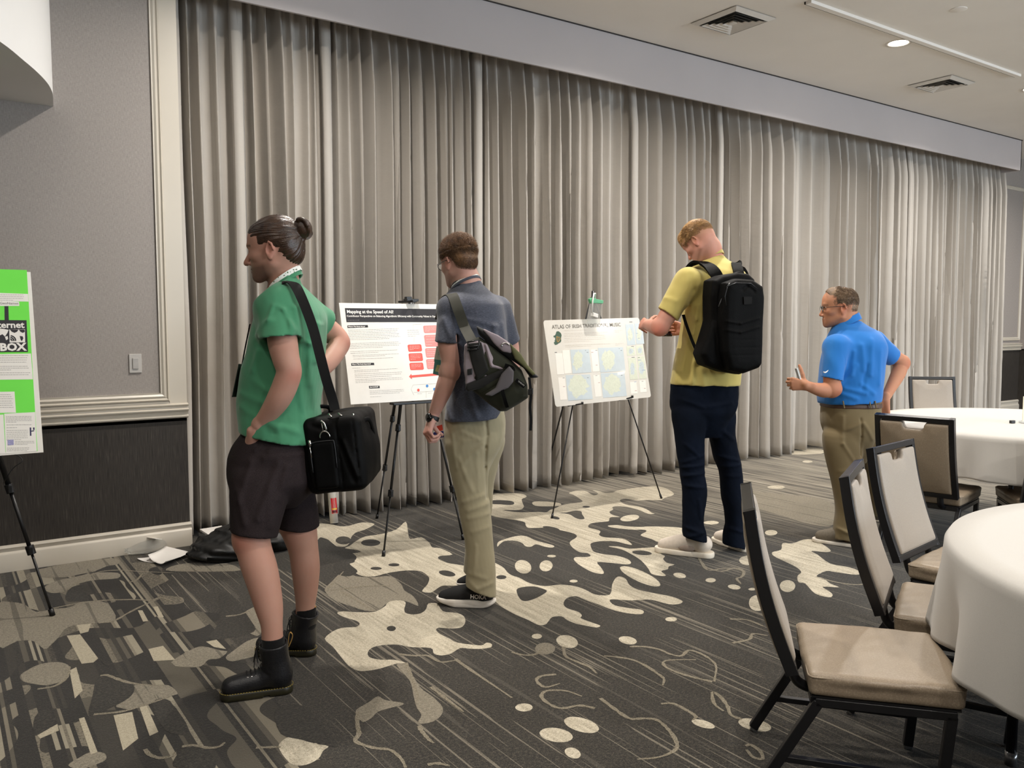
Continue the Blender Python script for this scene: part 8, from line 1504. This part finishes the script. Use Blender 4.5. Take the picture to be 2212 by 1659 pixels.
for pts in ([(80, 572), (150, 572), (140, 590), (118, 600), (95, 590)], [(150, 572), (200, 572), (202, 592), (185, 600), (165, 590), (160, 580)], [(160, 625), (185, 628), (190, 645), (178, 668), (168, 655)]): sheet('continent', [c(*p) for p in pts], M_ink, .0042, .0004, mp)
m = MB()
for k in range(3): m.tube([b0.px(*c(82+(16+15*k)*math.cos(a), 664-(14+14*k)*math.sin(a)), .0044) for a in np.linspace(.0, 1.45, 8)], .0028, 6)
m.build('signal_arcs', M_ink, mp)
for pts in ([(-40, 566), (20, 566), (70, 575), (60, 600), (40, 630), (20, 610), (-10, 625), (-40, 600)], [(40, 632), (62, 625), (66, 650), (50, 660)]): sheet('continent', [c(*p) for p in pts], M_pw, .0036, .0004, lg)
sh = sheet('text_sheet', [(-150, 768), c(252, 768), c(268, 978), (-148, 822)], M_pw, .002); m = MB(); b0.lines(m, -130, 769, 64, 788, 5, -.005, rnd, .0018, .0032); b0.lines(m, -130, 792, 65, 800, 3, -.005, rnd, .0018, .0032); b0.lines(m, -130, 806, 66, 815, 3, -.005, rnd, .0018, .0032); m.build('sheet_text', M_grey, sh)
sh = sheet('text_sheet', [(-100, 848), c(118, 1078), c(130, 1250), (-100, 893)], M_pw, .002); m = MB(); b0.lines(m, -90, 853, 30, 885, 8, -.005, rnd, .0018, .0032); m.build('sheet_text', M_grey, sh)
sh = sheet('text_sheet', [c(34, 1258), c(285, 1245), c(300, 1562), c(48, 1582)], M_pw, .002); m = MB(); b0.lines(m, 13, 900, 70, 912, 5, -.01, rnd, .0018, .0032); b0.lines(m, 14, 918, 70, 924, 2, -.01, rnd, .0018, .0032); b0.lines(m, 14, 930, 62, 950, 6, -.01, rnd, .0018, .0032); b0.lines(m, 32, 954, 75, 960, 3, -.01, rnd, .0018, .0032); b0.lines(m, 15, 968, 64, 974, 3, -.01, rnd, .0018, .0032); m.build('sheet_text', M_grey, sh)
m = MB()
for a, b in (((248, 1370), (250, 1438)), ((250, 1402), (278, 1398)), ((275, 1370), (276, 1390))): m.bar(b0.px(*c(*a), .003), b0.px(*c(*b), .003), .006, .0008)
m.build('sheet_mark', plain('print_navy', '2c2a55', .6), sh); sheet('sheet_photo', [c(60, 1472), c(110, 1468), c(113, 1512), c(63, 1516)], plain('photo_lilac', '9a98c0', .6, var=.3, sc=200), .003, .0005, sh)
sh = sheet('text_sheet', [(-60, 902), c(28, 1264), c(45, 1582), (-60, 984)], M_pw, .0021)
# ---- things on the floor
M_paper2 = plain('paper', 'e6e2dc', .7, var=.01)
def sheet_on_floor(pts, lab, z0=.004, curl=.03):
    C0 = [V(*on_floor(*p)) for p in pts]; N = 12; rows = []
    for i in range(N+1):
        a = C0[0]+(C0[1]-C0[0])*i/N; b = C0[3]+(C0[2]-C0[3])*i/N; row = []
        for j in range(N+1): p = a+(b-a)*j/N; p[2] = z0+curl*abs(2*i/N-1)**3*(j/N)+curl*.6*(1-j/N)**3; row.append(p)
        rows.append(row)
    mb = MB(); mb.grid(rows); o = mb.build('paper_sheet', M_paper2, smooth=True); o.modifiers.new('s', 'SOLIDIFY').thickness = .0006; tag(o, lab, 'paper', 'loose papers on the floor'); return o
sheet_on_floor([(358, 1190), (411, 1203), (358, 1228), (320, 1213)], 'curled white paper sheet on the carpet near the baseboard', .012)
sheet_on_floor([(325, 1206), (352, 1212), (338, 1219), (296, 1211)], 'white paper sheet tucked under the curled one on the carpet', .003, .012)
pb = Field(); pc = on_floor(315, 1194); pb.add(Ell(pc+V(0, 0, .03), (.11, .06, .035)), 0); pb.add(Ell(pc+V(.05, .03, .045), (.07, .05, .035)), .02); pb.warp(wrinkle(70, .014, 91, 9, (1, 1, 1), 1.4)); pb.cut(Cut((0, 0, .006), (0, 0, -1)), .002)
o = solid('plastic_wrapper', pb, M_clear, None, h=.006, smooth_n=1); tag(o, 'crumpled clear plastic wrapper on the carpet by the baseboard', 'plastic bag')
MB().box(pc+V(.045, .0, .085), (.05, .10, .002), rotm(.5, .3)).build('wrapper_label', M_paper2, o)
# black bag lying by the curtain
fb = Field(); fc = V(1.50, 5.12, 0)
fb.add(Ell(fc+V(-.02, .02, .05), (.27, .20, .085)), 0); fb.add(Ell(fc+V(.06, .02, .12), (.16, .15, .07)), .05); fb.add(Ell(fc+V(-.1, -.1, .04), (.16, .08, .055)), .03); fb.add(Ell(fc+V(.2, -.03, .06), (.13, .13, .07)), .03)
fb.warp(wrinkle(26, .02, 95, 8, (1, 1, 1.5), 1.2)); fb.warp(wrinkle(70, .006, 96, 8)); fb.cut(Cut((0, 0, .002), (0, 0, -1)), .003)
fo = empty('floor_backpack', (fc[0], fc[1], 0), 'black rucksack lying on the carpet behind the man in green', 'bag'); solid('bag_body', fb, plain('rucksack_nylon', '121212', .5, var=.3, sc=120, bump=.2), fo, h=.006, smooth_n=1)
m = MB(); m.tube(smooth_open([fc+V(-.1, -.02, .10), fc+V(-.02, -.04, .19), fc+V(.08, -.06, .21), fc+V(.14, -.08, .12)], 6), .012, 8, flat=.5); m.tube(smooth_open([fc+V(-.25, -.1, .03), fc+V(-.2, -.19, .04), fc+V(0, -.23, .02), fc+V(.15, -.2, .02)], 6), .010, 8, flat=.5); m.build('shoulder_strap', M_black, fo, smooth=True)
o = MB().box(V(*onY(468, 1149, 5.33)), (.14, .20, .012), rotm(.1, 0, .05)).build('paper_stack', M_paper2, bevel=.001); tag(o, 'edge of white papers lying behind the rucksack by the curtain', 'paper')
# poster tube
tb = empty('cardboard_tube', V(*on_floor(722, 1131)), 'white postal tube with a red label leaning on the curtain', 'tube')
ta, tt_ = V(*on_floor(722, 1131))+V(0, 0, .0), onY(709, 1020, 5.59)+V(0, 0, .2); d = unit(tt_-ta)
MB().tube([ta+V(0, 0, .004), ta+d*.62], .029, 24).build('tube_body', plain('tube_white', 'e8e4dc', .5), tb, smooth=True)
def wrap(nm, l0, l1, a0, a1, r, mat):
    s_ = unit(np.cross(d, V(0, 1, 0))); n_ = np.cross(s_, d); mb = MB(); mb.grid([[ta+d*l+(s_*math.sin(a)-V(0, 1, 0)*math.cos(a))*r for a in np.linspace(a0, a1, 10)] for l in (l0, l1)]); return mb.build(nm, mat, tb, smooth=True)
wrap('red_label', .075, .185, -.9, .75, .0298, plain('label_red', 'c8202a', .4)); wrap('label_stripe', .105, .113, -.7, .6, .0302, plain('label_yellow', 'e6c53a', .4)); wrap('label_print', .082, .098, -.6, .6, .0302, plain('label_dark', '5a1418', .4))
